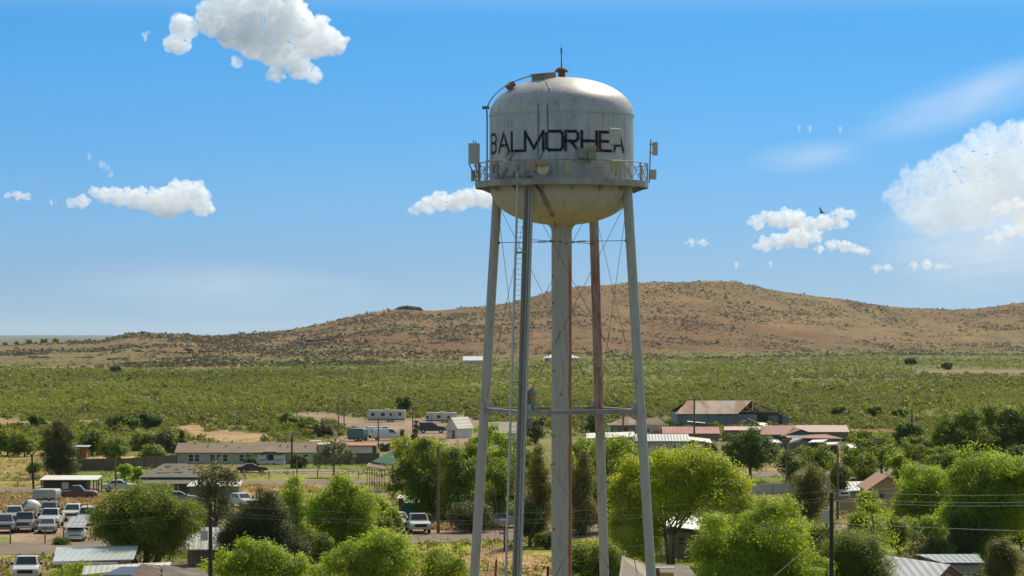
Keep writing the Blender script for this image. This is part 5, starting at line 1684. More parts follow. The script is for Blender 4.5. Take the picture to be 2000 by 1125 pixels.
s.wall(M_GREYW, s.Z(876), 3.0)
s.slab(M_MWHITE, [(-0.2, -0.2, s.Z(875)), (s.w, -0.2, s.Z(876)), (s.w - 0.5, 3.2, s.Z(869, 3.2)), (0.5, 3.2, s.Z(868, 3.2))], 0.07)
s = Site('shed', 'tan flat roof among trees below the rusty sign pole', 'shed', 1634, 1672, 922)
s.wall(M_BROWNW, s.Z(906), 3.0)
s.slab(mat('tan_board', (0.5, 0.36, 0.2)), [(-0.2, -0.2, s.Z(903)), (s.w, -0.2, s.Z(908)), (s.w - 0.4, 3.2, s.Z(900, 3.2)), (0.2, 3.2, s.Z(895, 3.2))], 0.07)

# tan gabled house
s = Site('house', 'tan stucco gabled house with salmon roof', 'house', 1699, 1768, 992)
h, rg = s.Z(954), s.Z(931)
s.wall(M_TANW, h, 9.0, rg, front=True)
s.gable(M_SALMON, h, 9.0, rg, front=True, over=0.4)
MB().tube([(s.X(1746), 4, rg - 0.4), (s.X(1746), 4, rg + 0.2)], 0.12, 8).build('roof_vent', M_TRIM, s.o)
s.box('band', M_CREAM, 0, s.w, -0.03, -0.003, h - 0.1, h)
s.win(1722, 962, 974, 9, frame=M_DOORB)
s.box('annexe', M_DARKW, s.X(1688), -0.01, 0.5, 3.0, 0, s.Z(964))
s.win(1750, 962, 974, 9, frame=M_DOORB)
# grey long roof left of the tan house
s = Site('long_building', 'low grey metal roofed shed left of the tan house', 'shed', 1640, 1700, 972)
s.wall(M_GREYW, s.Z(961), 4.0)
s.slab(M_MGREY, [(-0.1, -0.3, s.Z(960)), (s.w - 0.1, -0.3, s.Z(958)), (s.w - 0.1, 6.5, s.Z(941, 6.5)), (0.5, 6.5, s.Z(942, 6.5))], 0.07)

# white metal shed seen between riser and back leg
s = Site('shed', 'white double roofed shed between the riser pipe and the back leg', 'shed', 1141, 1178, 1024)
s.slab(M_MWHITE, [(-0.3, 0.6, s.Z(977, .6)), (s.w, 0.6, s.Z(977, .6)), (s.w, 4, s.Z(963, 4)), (0.1, 4, s.Z(963, 4))], 0.06)
s.slab(M_MWHITE, [(0.3, -1.3, s.Z(991, -1.3)), (s.w, -1.3, s.Z(991, -1.3)), (s.w, 0.4, s.Z(982, .4)), (0.2, 0.4, s.Z(982, .4))], 0.06, 'porch_roof')
s.wall(M_WSIDE, s.Z(980, .8), 3.0, y0=0.8)
s.box('doorway', M_DARKW, 0.15, s.X(1160), 0.70, 0.79, 0, s.Z(994))
s.box('board', M_GREYW, s.X(1161), s.w - 0.1, 0.70, 0.79, 0.1, s.Z(996))

# house under the domed tree
s = Site('house', 'grey plank house with white roof under the domed tree', 'house', 1306, 1392, 1094)
h = s.Z(1033)
s.wall(M_GREYW, s.Z(1040), 6.5, s.Z(1030), side='shed')
s.slab(M_MWHITE, [(-0.6, -0.4, s.Z(1027)), (s.w + 0.2, -0.4, s.Z(1040)), (s.w + 0.2, 6.8, s.Z(1014, 6.8)), (1.0, 6.8, s.Z(1004, 6.8))], 0.08)
s.win(1330, 1050, 1064, 12, frame=M_WOOD)
s.door(1362, 1052, 13, M_DARKW)

# roofs and corner at the bottom centre right
s = Site('house', 'grey slab roofed house at the bottom edge under the right leg', 'house', 1205, 1305, 1185, D=204)
s.slab(mat('grey_slab', (0.34, 0.31, 0.27), 0.9, 0, 0.15, 1.2), [(s.X(1200), -4, s.Z(1168, -4)), (s.X(1282), -4, s.Z(1150, -4)), (s.X(1262), 3, s.Z(1103, 3)), (s.X(1218), 3, s.Z(1088, 3))], 0.1)
s.wall(M_TANW, s.Z(1150, -2), 4.0, x0=s.X(1222), x1=s.X(1262), y0=-2)
s = Site('garden_wall', 'tan and brick garden wall right of the right leg', 'wall', 1278, 1316, 1150, D=218)
s.box('brick_pier', mat('red_brick', (0.28, 0.12, 0.07), 0.9, 0, 0.3, 6), 0.0, s.X(1288), -0.1, 0.3, 0, s.Z(1110))
s.box('wall', mat('pale_tan_wall', (0.5, 0.38, 0.22), 0.9, 0, 0.15, 2), s.X(1288) + 0.01, s.w, 0, 0.2, 0, s.Z(1118))
s.box('coping', M_TRIM, -0.05, s.w + 0.05, -0.14, 0.34, s.Z(1110) + 0.005, s.Z(1110) + 0.08)
s = Site('shed', 'low blue-grey roof beside the garden wall', 'shed', 1300, 1352, 1150, D=221)
s.wall(M_GREYW, s.Z(1128, -1), 4.0)
s.slab(M_SHINGG, [(-0.2, -0.5, s.Z(1128, -.5)), (s.w + 0.4, -0.5, s.Z(1131, -.5)), (s.w, 4.5, s.Z(1106, 4.5)), (-0.6, 4.5, s.Z(1104, 4.5))], 0.08)

# galvanised gable at bottom right
s = Site('house', 'house with galvanised gable roof and dark red trim at bottom right', 'house', 1735, 1890, 1165, D=213)
A, B_ = (s.X(1757), 8.0, s.Z(1086, 8)), (s.X(1852), -1.0, s.Z(1104.5, -1))
Cx = Vector((s.X(1800) - s.X(1852), -5.0, s.Z(1140, -6) - s.Z(1104.5, -1)))
s.slab(M_MGREY, [Vector(A), Vector(B_), Vector(B_) + Cx * 1.1, Vector(A) + Cx * 1.1], 0.07)
Dx = Vector((s.X(1895) - s.X(1852), 3.2, s.Z(1127, 2.2) - s.Z(1104.5, -1)))
s.slab(M_MGREY, [Vector(A), Vector(A) + Dx, Vector(B_) + Dx, Vector(B_)], 0.07, 'rear_roof')
ins = (Vector(A) - Vector(B_)).normalized() * 0.35
g0 = Vector(B_) + ins
MB().extrude([g0 + Vector((0, 0, -0.1)), g0 + Cx * 1.0 + Vector((0, 0, -0.1)), g0 + Cx * 1.0 + Vector((0, 0, -3)), g0 + Dx + Vector((0, 0, -3)), g0 + Dx + Vector((0, 0, -0.1))], ins * 0.5).build('gable_wall', M_TANW, s.o)
g1 = Vector(B_) + ins * 0.3
MB().extrude([g1 + Vector((0, 0, -0.02)), g1 + Dx + Vector((0, 0, -0.02)), g1 + Dx + Vector((0, 0, -0.3)), g1 + Vector((0, 0, -0.45))], ins * 0.3).build('fascia', M_RTRIM, s.o)
MB().extrude([g1 + Vector((0, 0, -0.02)), g1 + Cx * 1.05 + Vector((0, 0, -0.02)), g1 + Cx * 1.05 + Vector((0, 0, -0.3)), g1 + Vector((0, 0, -0.45))], ins * 0.3).build('fascia', M_RTRIM, s.o)
s = Site('shed', 'low pale shed with dull blue metal roof at bottom right', 'shed', 1858, 1916, 1126)
s.wall(M_BLOCK, s.Z(1102), 4.5, x0=s.X(1850))
s.slab(mat('dull_blue_roof', (0.16, 0.21, 0.27), 0.45, 0.1, 0.15, 1, ribs=('X', 0.5)), [(s.X(1838), -0.4, s.Z(1100)), (s.X(1922), -0.4, s.Z(1100)), (s.X(1928), 5, s.Z(1084, 5)), (s.X(1806), 5, s.Z(1084.5, 5))], 0.08)
s.box('fascia', M_RTRIM, s.X(1838), s.X(1850), -0.44, -0.41, s.Z(1103), s.Z(1100))

# far houses at the foot of the hill
s = Site('far_house', 'long white roofed house far off at the foot of the hill', 'house', 906, 948, 712, group='far houses at the hill foot')
zz = float(height(np.array([s.o.location.x]), np.array([s.D]))[0])
s.o.location.z = zz
s.wall(M_WSIDE, 2.9, 10.0, 5.2)
s.gable(M_MWHITE, 2.9, 10.0, 5.2, over=0.6)
s.win(920, 705 + 2, 709 + 1, 4)
s = Site('far_house', 'white hip roofed house far off behind the riser pipe', 'house', 1064, 1130, 708, group='far houses at the hill foot')
s.o.location.z = float(height(np.array([s.o.location.x]), np.array([s.D]))[0])
s.wall(M_WSIDE, 3.2, 14.0)
s.hip(M_MWHITE, 3.2, 14.0, 7.4, 9.0, 1.2)
s.win(1068, 700, 705, 5)
s.win(1116, 700, 705, 5)
s = Site('water_dish', 'tiny white curved tank far off between the far houses', 'tank', 986, 995, 700, group='far houses at the hill foot')
s.o.location.z = float(height(np.array([s.o.location.x]), np.array([s.D]))[0]) - 1
MB().lathe([(0.05, 1.0), (1.2, 1.2), (1.9, 2.6), (1.8, 2.6), (1.1, 1.4), (0.05, 1.2)], 16).build('dish', M_WHITE, s.o, 'auto')
MB().tube([(0, 0, -1), (0, 0, 1.1)], 0.2, 6).build('stand', M_STEEL, s.o)
# ================================================================= VEHICLES
def paint(name, c, rough=0.3):
    return mat('paint_' + name, c, rough, 0, 0.06, 1.5, dirt=tuple(x * 0.8 + 0.03 for x in c), damt=0.3, spec=0.5)


P_DSIL = paint('dull_silver', (0.27, 0.27, 0.27))
P_WHITE, P_SILVER, P_GREY, P_BLACK = paint('white', (0.64, 0.65, 0.66)), paint('silver', (0.42, 0.43, 0.44)), paint('grey', (0.16, 0.17, 0.19)), paint('black', (0.03, 0.032, 0.036))
P_RED, P_MAROON, P_BLUEG, P_REDB = paint('red', (0.30, 0.03, 0.03)), paint('maroon', (0.10, 0.025, 0.025)), paint('slate_blue', (0.09, 0.14, 0.18)), paint('red_brown', (0.15, 0.065, 0.05), 0.5)
M_LAMP = mat('lamp_glass', (0.6, 0.6, 0.58), 0.15, 0, 0.1, 3, spec=0.7)
M_CHROME = mat('dull_chrome', (0.45, 0.45, 0.45), 0.25, 0.7, 0.1, 3)
GV = 'cars and trucks parked in the town'

SIDE = {   # outline of body and of cabin seen from the side, x forward, z up
    'pickup': (5.6, 2.0, [(-2.75, .55), (-2.78, 1.18), (-.55, 1.2), (1.1, 1.22), (2.3, 1.16), (2.72, 1.0), (2.78, .5), (2.0, .42), (-2.0, .42)],
               [(-.55, 1.19), (-.42, 1.86), (.55, 1.88), (1.2, 1.21)], (1.75, -1.72), .40),
    'suv': (4.8, 1.95, [(-2.35, .5), (-2.38, 1.1), (-2.2, 1.16), (1.0, 1.16), (2.1, 1.08), (2.35, .9), (2.38, .45), (1.6, .38), (-1.6, .38)],
            [(-2.2, 1.15), (-2.0, 1.76), (.1, 1.8), (1.0, 1.15)], (1.45, -1.42), .37),
    'sedan': (4.7, 1.82, [(-2.3, .45), (-2.35, .92), (-1.7, .98), (.9, .98), (2.0, .86), (2.33, .7), (2.35, .38), (1.6, .3), (-1.6, .3)],
              [(-1.6, .97), (-.9, 1.42), (.1, 1.44), (.95, .97)], (1.4, -1.38), .33),
    'van': (5.2, 2.0, [(-2.6, .5), (-2.62, 1.3), (1.9, 1.3), (2.5, 1.05), (2.6, .45), (1.8, .38), (-1.8, .38)],
            [(-2.6, 1.29), (-2.5, 2.1), (1.2, 2.12), (1.95, 1.29)], (1.65, -1.6), .37),
}


def vehicle(name, label, kind, px, yb, head, m, cat, sc=1.0, group=GV):
    """head: compass heading of the nose in degrees, -90 looks at the camera, 0 to the right"""
    L_, Wd, body, cabin, axles, wr = SIDE[kind]
    x, Y = gp(px, yb)
    t = thing(name, label, cat, (x, Y, 0), R(head), group)
    if sc != 1: t.scale = (sc, sc, sc)
    h = Wd / 2
    mb = MB()
    mb.extrude([(p[0], -h, p[1]) for p in body], (0, Wd, 0))
    b = mb.build('body', m, t, bevel=0.06)
    if kind == 'pickup':
        MB().bx(-2.62, -0.7, -h + 0.14, h - 0.14, 1.02, 1.215).build('bed', M_BLACK, t)
    mb = MB()
    c0 = [Vector((p[0], 0, p[1])) for p in cabin]
    zmin, zmax = min(p.z for p in c0), max(p.z for p in c0)
    ring = []
    for s_ in (-1, 1):
        for p in c0:
            ins = 0.06 + 0.17 * (p.z - zmin) / (zmax - zmin)
            ring.append((p.x, s_ * (h - ins), p.z))
    n = len(c0)
    mb.add(ring, [tuple(range(n - 1, -1, -1)), tuple(range(n, 2 * n))] + [(i, (i + 1) % n, n + (i + 1) % n, n + i) for i in range(n)])
    cb_ = mb.build('cabin', m, t, bevel=0.05)
    # glass: windscreen, rear screen, side windows as thin panes proud of the cabin
    def q(i, j, u, v, o=0.012):
        A0, A1 = Vector(ring[i]), Vector(ring[n + i])
        B0, B1 = Vector(ring[j]), Vector(ring[n + j])
        pts = [A0.lerp(A1, u).lerp(B0.lerp(B1, u), v), A0.lerp(A1, 1 - u).lerp(B0.lerp(B1, 1 - u), v),
               A0.lerp(A1, 1 - u).lerp(B0.lerp(B1, 1 - u), 1 - v), A0.lerp(A1, u).lerp(B0.lerp(B1, u), 1 - v)]
        nn = (pts[1] - pts[0]).cross(pts[3] - pts[0]).normalized()
        ctr = sum((Vector(r) for r in ring), Vector()) / len(ring)
        if nn.dot(pts[0] - ctr) < 0: nn = -nn
        return MB().extrude([p + nn * 0.004 for p in pts], nn * o)
    q(n - 1, n - 2, 0.07, 0.10).build('windscreen', M_GLASS, t)
    q(0, 1, 0.08, 0.14).build('rear_window', M_GLASS, t)
    for s_ in (0, 1):
        w = MB()
        for (f0, f1) in (((0.10, 0.48), (0.52, 0.90)) if kind != 'van' else ((0.72, 0.95),)):
            lo0, lo1, hi0, hi1 = [Vector(ring[s_ * n + i]) for i in (0, n - 1, 1, n - 2)]
            P = lambda f, v: lo0.lerp(lo1, f).lerp(hi0.lerp(hi1, f), v)
            d = Vector((0, -1 if s_ == 0 else 1, 0.12))
            w.extrude([P(f0, .14) + d * .008, P(f1, .14) + d * .008, P(f1, .86) + d * .008, P(f0, .86) + d * .008], d * 0.012)
        w.build('side_window', M_GLASS, t)
    for ax in axles:
        for s_ in (-1, 1):
            c = (ax, s_ * (h - 0.12), wr)
            wh = MB().tube([(ax, s_ * (h - 0.24), wr), (ax, s_ * (h + 0.015), wr)], wr, 18).build('wheel', M_BLACK, t, 'auto')
            MB().tube([(ax, s_ * (h + 0.0), wr), (ax, s_ * (h + 0.03), wr)], wr * 0.58, 12).build('rim', M_CHROME, wh, 'auto')
    fx = body[-4][0] if kind == 'pickup' else max(p[0] for p in body)
    fx = max(p[0] for p in body)
    fz = [p[1] for p in body if p[0] > fx - 0.12]
    z1, z0 = max(fz), min(fz)
    for s_ in (-1, 1):
        MB().bx(fx - 0.10, fx + 0.02, s_ * h * 0.80 - 0.17, s_ * h * 0.80 + 0.17, z1 - 0.24, z1 - 0.04).build('headlight', M_LAMP, t)
    MB().bx(fx - 0.06, fx + 0.015, -h * 0.58, h * 0.58, z1 - (0.42 if kind == 'pickup' else 0.28), z1 - 0.03).build('grille', M_BLACK, t)
    MB().bx(fx - 0.05, fx + 0.09, -h * 0.97, h * 0.97, z0 - 0.02, z0 + 0.20).build('bumper', M_CHROME if kind == 'pickup' else m, t, bevel=0.02)
    for s_ in (-1, 1):
        xm = cabin[-1][0] - 0.25
        MB().box((xm, s_ * (h + 0.12), cabin[-1][1] + 0.12), (0.12, 0.24, 0.2)).build('mirror', M_BLACK, t)
    return t


vehicle('pickup_truck', 'white pickup truck facing forward at the bottom left edge', 'pickup', 53, 1132, -84, P_WHITE, 'truck')
vehicle('pickup_truck', 'white pickup truck facing forward beside the green container', 'pickup', 816, 1040, -82, P_WHITE, 'truck')
vehicle('parked_car', 'white car half hidden by leaves left of the container pickup', 'suv', 776, 1036, -70, P_WHITE, 'car')
vehicle('parked_car', 'dark fronted suv cut by the left frame edge', 'suv', 8, 1040, -78, P_GREY, 'car', 0.97)
vehicle('parked_car', 'pale suv in the second row behind the left edge suv', 'suv', 28, 1022, -80, P_SILVER, 'car', 0.97)
vehicle('pickup_truck', 'black front pickup beside the cream domed trailer', 'pickup', 50, 1037, -86, P_GREY, 'truck')
vehicle('parked_car', 'silver car at the front of the middle pair', 'sedan', 93, 1040, -84, P_DSIL, 'car', 0.93)
vehicle('pickup_truck', 'white pickup right behind the silver car', 'pickup', 100, 1029, -88, P_WHITE, 'truck')
vehicle('parked_car', 'grey blue car behind the white pickup of the middle pair', 'suv', 97, 1012, -86, P_BLUEG, 'car', 0.93)
vehicle('parked_car', 'white suv seen above the small grey carport roof', 'suv', 142, 1016, -86, P_WHITE, 'car', 0.93)
vehicle('parked_car', 'white car parked under the small grey carport', 'sedan', 148, 1055, -84, P_WHITE, 'car')
vehicle('parked_van', 'white van by the leaves of the big tree', 'van', 172, 1024, -88, P_WHITE, 'van', 0.85)
vehicle('pickup_truck', 'old red-brown pickup side on before the dark carport', 'pickup', 148, 977, 2, P_REDB, 'truck', 0.92)
vehicle('parked_car', 'dark maroon car on the drive of the long cream home', 'sedan', 492, 923, 12, P_MAROON, 'car', 0.9)
vehicle('parked_car', 'white car between the thin olive tree and the dark pine', 'suv', 474, 990, -60, P_WHITE, 'car', 0.85)
vehicle('parked_car', 'silver car below the derelict house', 'sedan', 350, 984, 12, P_DSIL, 'car')
vehicle('parked_car', 'white car glinting on the road behind the big tree', 'sedan', 235, 960, 4, P_WHITE, 'car')
vehicle('parked_van', 'white van in the gravel lot', 'van', 754, 860, 8, P_WHITE, 'van')
vehicle('parked_van', 'white van partly hidden behind the other white van', 'van', 742, 855, 20, P_WHITE, 'van')
vehicle('pickup_truck', 'dark pickup truck beside the small white house', 'suv', 844, 846, 0, P_BLACK, 'truck', 1.2)
vehicle('parked_van', 'white van behind the dark power pole top', 'van', 1628, 974, -62, P_WHITE, 'van', 0.85)
vehicle('parked_car', 'small red car in tree shade left of the tan house', 'suv', 1661, 944, -80, P_RED, 'car', 0.75)
vehicle('parked_car', 'white car under the trees beside the front leg', 'sedan', 985, 1030, 10, P_SILVER, 'car')


def trailer(name, label, x0, x1, yb, yt, m, cat='trailer', rot=0, dep=2.4, wins=(), door=None, nose=0.0, stripe=None, group='trailers parked in the town'):
    s = Site(name, label, cat, x0, x1, yb, rot, group=group)
    zb, z1 = 0.55, s.Z(yt)
    mb = MB().extrude([(nose, 0, zb), (s.w - 0.1, 0, zb), (s.w, 0, zb + 0.5), (s.w, 0, z1 - 0.2), (s.w - 0.15, 0, z1), (0.25, 0, z1), (0, 0, z1 - 0.4), (0, 0, zb + 0.7)], (0, dep, 0))
    mb.build('body', m, s.o, bevel=0.04)
    if stripe is not None: s.box('stripe', stripe, 0.1, s.w - 0.1, -0.03, -0.004, zb + 0.25, zb + 0.5)
    for (a, b, w) in wins: s.win(a, b, b + 6, w, frame=M_BLACK)
    if door: s.door(door, yt + 4, 5, M_CREAM, 0, zb + 0.05)
    if cat != 'cargo trailer': s.box('air_unit', M_TRIM, s.w * 0.45, s.w * 0.58, dep * 0.3, dep * 0.7, z1 + 0.01, z1 + 0.28, bevel=0.03)
    for xx in (s.w * 0.55, s.w * 0.55 + 0.85):
        w = MB().tube([(xx, -0.02, 0.36), (xx, 0.24, 0.36)], 0.36, 14).build('wheel', M_BLACK, s.o, 'auto')
        MB().tube([(xx, -0.04, 0.36), (xx, -0.015, 0.36)], 0.2, 10).build('rim', M_CHROME, w, 'auto')
        MB().tube([(xx, dep - 0.24, 0.36), (xx, dep + 0.02, 0.36)], 0.36, 14).build('wheel', M_BLACK, s.o, 'auto')
    MB().tube([(0.2, dep / 2, 0.5), (-1.1, dep / 2, 0.5)], 0.06, 6).build('tongue', M_ROD, s.o)
    s.box('skirt', M_DARKW, nose + 0.1, s.w - 0.2, 0.3, dep - 0.3, 0.3, zb - 0.005)
    return s


trailer('camper_trailer', 'long white camper trailer with dark windows in the gravel lot', 718, 792, 824, 801, mat('camper_white', (0.56, 0.55, 0.52), 0.5, 0, 0.1, 1.5), wins=((728, 806.5, 6), (748, 806.5, 7), (763, 806.5, 4), (781, 806, 6)), door=770, stripe=P_SILVER)
trailer('camper_trailer', 'white camper trailer with rounded roof beside the small white house', 831, 892, 826, 806, mat('camper_white', (0.56, 0.55, 0.52)), wins=((835, 812, 4), (857, 811, 7), (876, 812, 5)), door=842)
trailer('cargo_trailer', 'dark slate blue box trailer in the gravel lot', 678, 711, 862, 837, P_BLUEG, 'cargo trailer', dep=3.0, rot=-14)
trailer('cargo_trailer', 'white cargo trailer leaning before the dark carport', 64, 110, 984, 956, mat('chalky_white', (0.46, 0.47, 0.50), 0.6, 0, 0.1, 2), 'cargo trailer', rot=-6)
s = trailer('cargo_trailer', 'cream trailer with domed end under a dark tarp', 48, 73, 1018, 990, mat('cream_trailer', (0.58, 0.50, 0.40), 0.5, 0, 0.1, 2), 'cargo trailer', dep=4.0, rot=8)
MB().lathe([(0.02, 0.75), (0.35, 0.70), (0.75, 0.50), (0.95, 0.2), (0.95, 0.0)], 20, (s.w / 2, 1.0, s.Z(991))).build('dome', M_WHITE, s.o, 'auto')
s = Site('tarp_shelter', 'dark blue tarp stretched left of the cream domed trailer', 'tarp', 24, 52, 1018)
m_t = mat('dark_blue_tarp', (0.06, 0.065, 0.13), 0.6, 0, 0.25, 2)
mb = MB()
for i in range(7):
    for j in range(5):
        u, v = i / 6, j / 4
        mb.v.append((u * s.w, v * 3.5, 1.0 + 1.15 * u - 0.25 * math.sin(math.pi * u) - 0.2 * math.sin(math.pi * v) + 0.3 * v))
for i in range(6):
    for j in range(4): mb.f.append((i * 5 + j, i * 5 + j + 1, (i + 1) * 5 + j + 1, (i + 1) * 5 + j))
o = mb.build('sheet', m_t, s.o, True)
o.modifiers.new('thick', 'SOLIDIFY').thickness = 0.03
s.posts(M_STEEL, [(0.05, 0.05), (0.05, 3.4)], 1.0, 0.03)
s = Site('flat_trailer', 'thin white topped flat trailer behind the leaning cargo trailer', 'trailer', 70, 121, 966, group='trailers parked in the town')
s.box('deck', M_WHITE, 0, s.w, 0, 2.0, s.Z(953), s.Z(951.5))
s.box('frame', M_DARKW, 0.2, s.w - 0.2, 0.3, 1.7, 0.2, s.Z(953) - 0.01)

# ================================================================= POLES AND WIRES
GP = 'poles in the town'


def pole(name, label, px, yt, yb=None, D=None, r=0.13, m=None, arm=None, cat='pole', lean=0.0, rbase=None):
    if D is None: D = gd(yb)
    top = wp(px, yt, D)
    t = thing(name, label, cat, (top.x, D, 0), 0, GP)
    MB().tube([(0, 0, -0.3), (lean * 0.5, 0, top.z * 0.5), (lean, 0, top.z)], [rbase or r * 1.15, r * 1.05, r * 0.9], 10).build('pole', m or M_WOOD, t, 'auto')
    if arm:
        MB().bx(-arm, arm, -0.16, -0.06, top.z - 0.45, top.z - 0.32).build('crossarm', M_WOOD, t)
        for x in (-arm * 0.9, -arm * 0.3, arm * 0.9):
            MB().tube([(x, -0.11, top.z - 0.32), (x, -0.11, top.z - 0.16)], 0.05, 6).build('insulator', M_PANEL, t)
    return t, top.z


def transformer(t, x, z, h=0.85, r=0.27):
    c = MB().lathe([(0.01, 0), (r, 0.02), (r, h), (r * 0.9, h + 0.05), (0.01, h + 0.06)], 18, (x, -0.05, z)).build('transformer', mat('transformer_grey', (0.42, 0.43, 0.42), 0.5, 0, 0.1, 2), t, 'auto')
    MB().tube([(x, -0.05, z + h), (x, -0.05, z + h + 0.28)], 0.05, 6).build('bushing', M_STEEL, c)


DP = 188.0
kp = DP / F
t, zt_ = pole('power_pole', 'black power pole with white transformer at the lower right', 1624, 962, D=DP, r=0.135, m=M_DWOOD, cat='power pole')
transformer(t, -0.38, HC - (1016 - Y0) * kp, 0.6, 0.22)
b = MB().tube([(-0.12, 0, zt_ - 0.3), (-0.12, 0, zt_ + 0.9)], 0.03, 6).tube([(0.1, 0, zt_ - 0.35), (0.5, 0, zt_ - 0.55)], 0.03, 6)
b.build('bracket', M_STEEL, t)
for dx, dz in ((-0.12, 0.9), (0.12, 0.05), (0.14, -0.45)):
    MB().sphere((dx, 0, zt_ + dz - 0.4), 0.06, 8, 6).build('insulator', M_PANEL, t, True)
t, zl_ = pole('power_pole', 'dark power pole with grey transformer before the white roofed cabin', 411, 982, D=DP, r=0.13, m=M_DWOOD, cat='power pole')
transformer(t, -0.38, HC - (1056 - Y0) * kp, 0.62, 0.22)
MB().tube([(0, -0.1, zl_ - 0.9), (0.25, -0.15, zl_ - 1.1)], 0.04, 6).build('bracket', M_STEEL, t)
M_WIRE = mat('bright_wire', (0.42, 0.40, 0.35), 0.5, 0.2, 0.1, 2)
M_DULLW = mat('dull_wire', (0.16, 0.15, 0.13), 0.6, 0.1, 0.1, 2)
GW = 'overhead power wires'


def wire(label, p, q, sag, r=0.017, m=None):
    pts = []
    for i in range(25):
        u = i / 24
        c = Vector(p).lerp(Vector(q), u)
        c.z -= sag * 4 * u * (1 - u)
        pts.append(c)
    o = MB().tube(pts, r, 5).build('power_wire', m or M_WIRE, None, True)
    return tag(o, label, 'wire', GW)


def w3(px, y, d=DP): return wp(px, y, d)


for i, (y0_, y1_, yl, lab) in enumerate(((957, 953, 986, 'upper'), (971, 968, 1000, 'middle'), (977, 975, 1006, 'third'))):
    wire('%s bright wire running right from the black power pole' % lab, w3(1624, y0_), w3(2260, y1_ - 3, DP - 6), 0.45, 0.015)
    wire('%s thin wire crossing behind the tower between the two power poles' % lab, w3(1624, y0_), w3(411, yl), 1.0, 0.009, M_DULLW)
    wire('%s thin wire running left from the left power pole' % lab, w3(411, yl), w3(-240, yl + 16, DP + 5), 0.5, 0.009, M_DULLW)
wire('lowest bright wire sloping right from the black power pole', w3(1626, 1022), w3(2300, 1044, DP - 4), 0.1, 0.017)
wire('slanting guy wire from the black power pole down to the left', w3(1624, 1028), w3(1500, 1135, DP - 14), 0.05, 0.011, M_DULLW)
wire('low thin wire between the two power poles', w3(1624, 1022), w3(411, 1070), 1.1, 0.009, M_DULLW)

pole('utility_pole', 'reddish brown wooden pole by the olive shrub', 856, 872, 1042, r=0.14, m=M_RWOOD)
t, z_ = pole('utility_pole', 'dark pole in front of the long cream home', 570, 848, 915, r=0.12, m=M_DWOOD)
transformer(t, -0.4, z_ - 0.75, 0.5, 0.22)
pole('utility_pole', 'short dark post beside the pole at the long cream home', 580, 884, 952, r=0.07, m=M_WOOD)
pole('utility_pole', 'thin leaning brown pole at the far left lawn', 66, 888, 956, r=0.13, m=M_DWOOD, lean=-0.25)
pole('utility_pole', 'tall pole among the leaves of the small green tree', 226, 893, 962, r=0.12, m=M_WOOD)
for px, yt, yb, lab, two in ((661, 777, 852, 'left of the twin light poles above the lot', 1), (672, 776, 842, 'right of the twin light poles above the lot', 1), (806, 789, 846, 'light pole right of the long camper trailer', 1), (739, 815, 874, 'slim pole in front of the white vans', 0)):
    t, z_ = pole('light_pole', lab, px, yt, yb, r=0.10, m=M_RWOOD, cat='light pole')
    if two:
        MB().tube([(0, 0, z_ - 0.15), (0.7 if px != 661 else -0.7, 0, z_ + 0.1)], 0.05, 6).build('arm', M_STEEL, t)
        MB().box((0.85 if px != 661 else -0.85, 0, z_ + 0.08), (0.7, 0.35, 0.16)).build('lamp', M_PANEL, t, bevel=0.03)
pole('utility_pole', 'pole in front of the cream house past the right leg', 1217, 808, 872, r=0.16, m=M_WOOD)
t, z_ = pole('utility_pole', 'pole in front of the barn with cross arm', 1356, 776, 868, r=0.16, m=M_WOOD, arm=1.1)
pole('utility_pole', 'thin pole between riser pipe and back leg', 1137, 810, 846, r=0.13, m=M_WOOD)
t, z_ = pole('utility_pole', 'far pole with small transformer at the edge of the right plain', 1781, 798, 872, r=0.13, m=M_WOOD)
transformer(t, -0.5, z_ - 1.9, 0.7, 0.3)
pole('utility_pole', 'tall brown pole with rusty box rising behind the black power pole', 1636, 876, 1014, r=0.13, m=M_RWOOD)
t, z_ = pole('sign_pole', 'brown pole with flat rusty box by the small grey shed', 1536, 866, 952, r=0.11, m=M_RWOOD)
MB().bx(-0.55, 0.35, -0.2, 0.2, z_, z_ + 0.5).build('box', M_RUST, t)
pole('utility_pole', 'thin grey pole right of the brown sign pole', 1541, 892, 944, r=0.05, m=M_STEEL)
pole('utility_pole', 'short far pole behind the left tower leg', 974, 768, 806, r=0.10, m=M_WOOD)
pole('utility_pole', 'stub post right of the far trailer strip', 1709, 848, 866, r=0.12, m=M_WOOD)
t, z_ = pole('street_sign', 'dark post with small roof box and signs near the front leg', 985, 1024, 1078, r=0.07, m=M_DWOOD, cat='sign post')
MB().box((0, 0, z_ + 0.12), (0.9, 0.5, 0.55)).build('box', M_DARKBOX, t, bevel=0.05)
for dz in (-0.55, -0.85): MB().bx(-0.45, 0.3, -0.1, -0.07, z_ + dz, z_ + dz + 0.14).build('sign_board', M_RUST, t)
pole('fence_post', 'rusty leaning post at the bottom left of the front leg', 966, 1092, 1140, r=0.09, m=M_RUST, lean=0.15)
pole('fence_post', 'short dark post at the bottom beside the riser pipe', 1070, 1106, 1142, r=0.10, m=M_DWOOD)
pole('fence_post', 'tree-shaded post under the green tree on the right', 1788, 990, 1046, r=0.10, m=M_DWOOD)


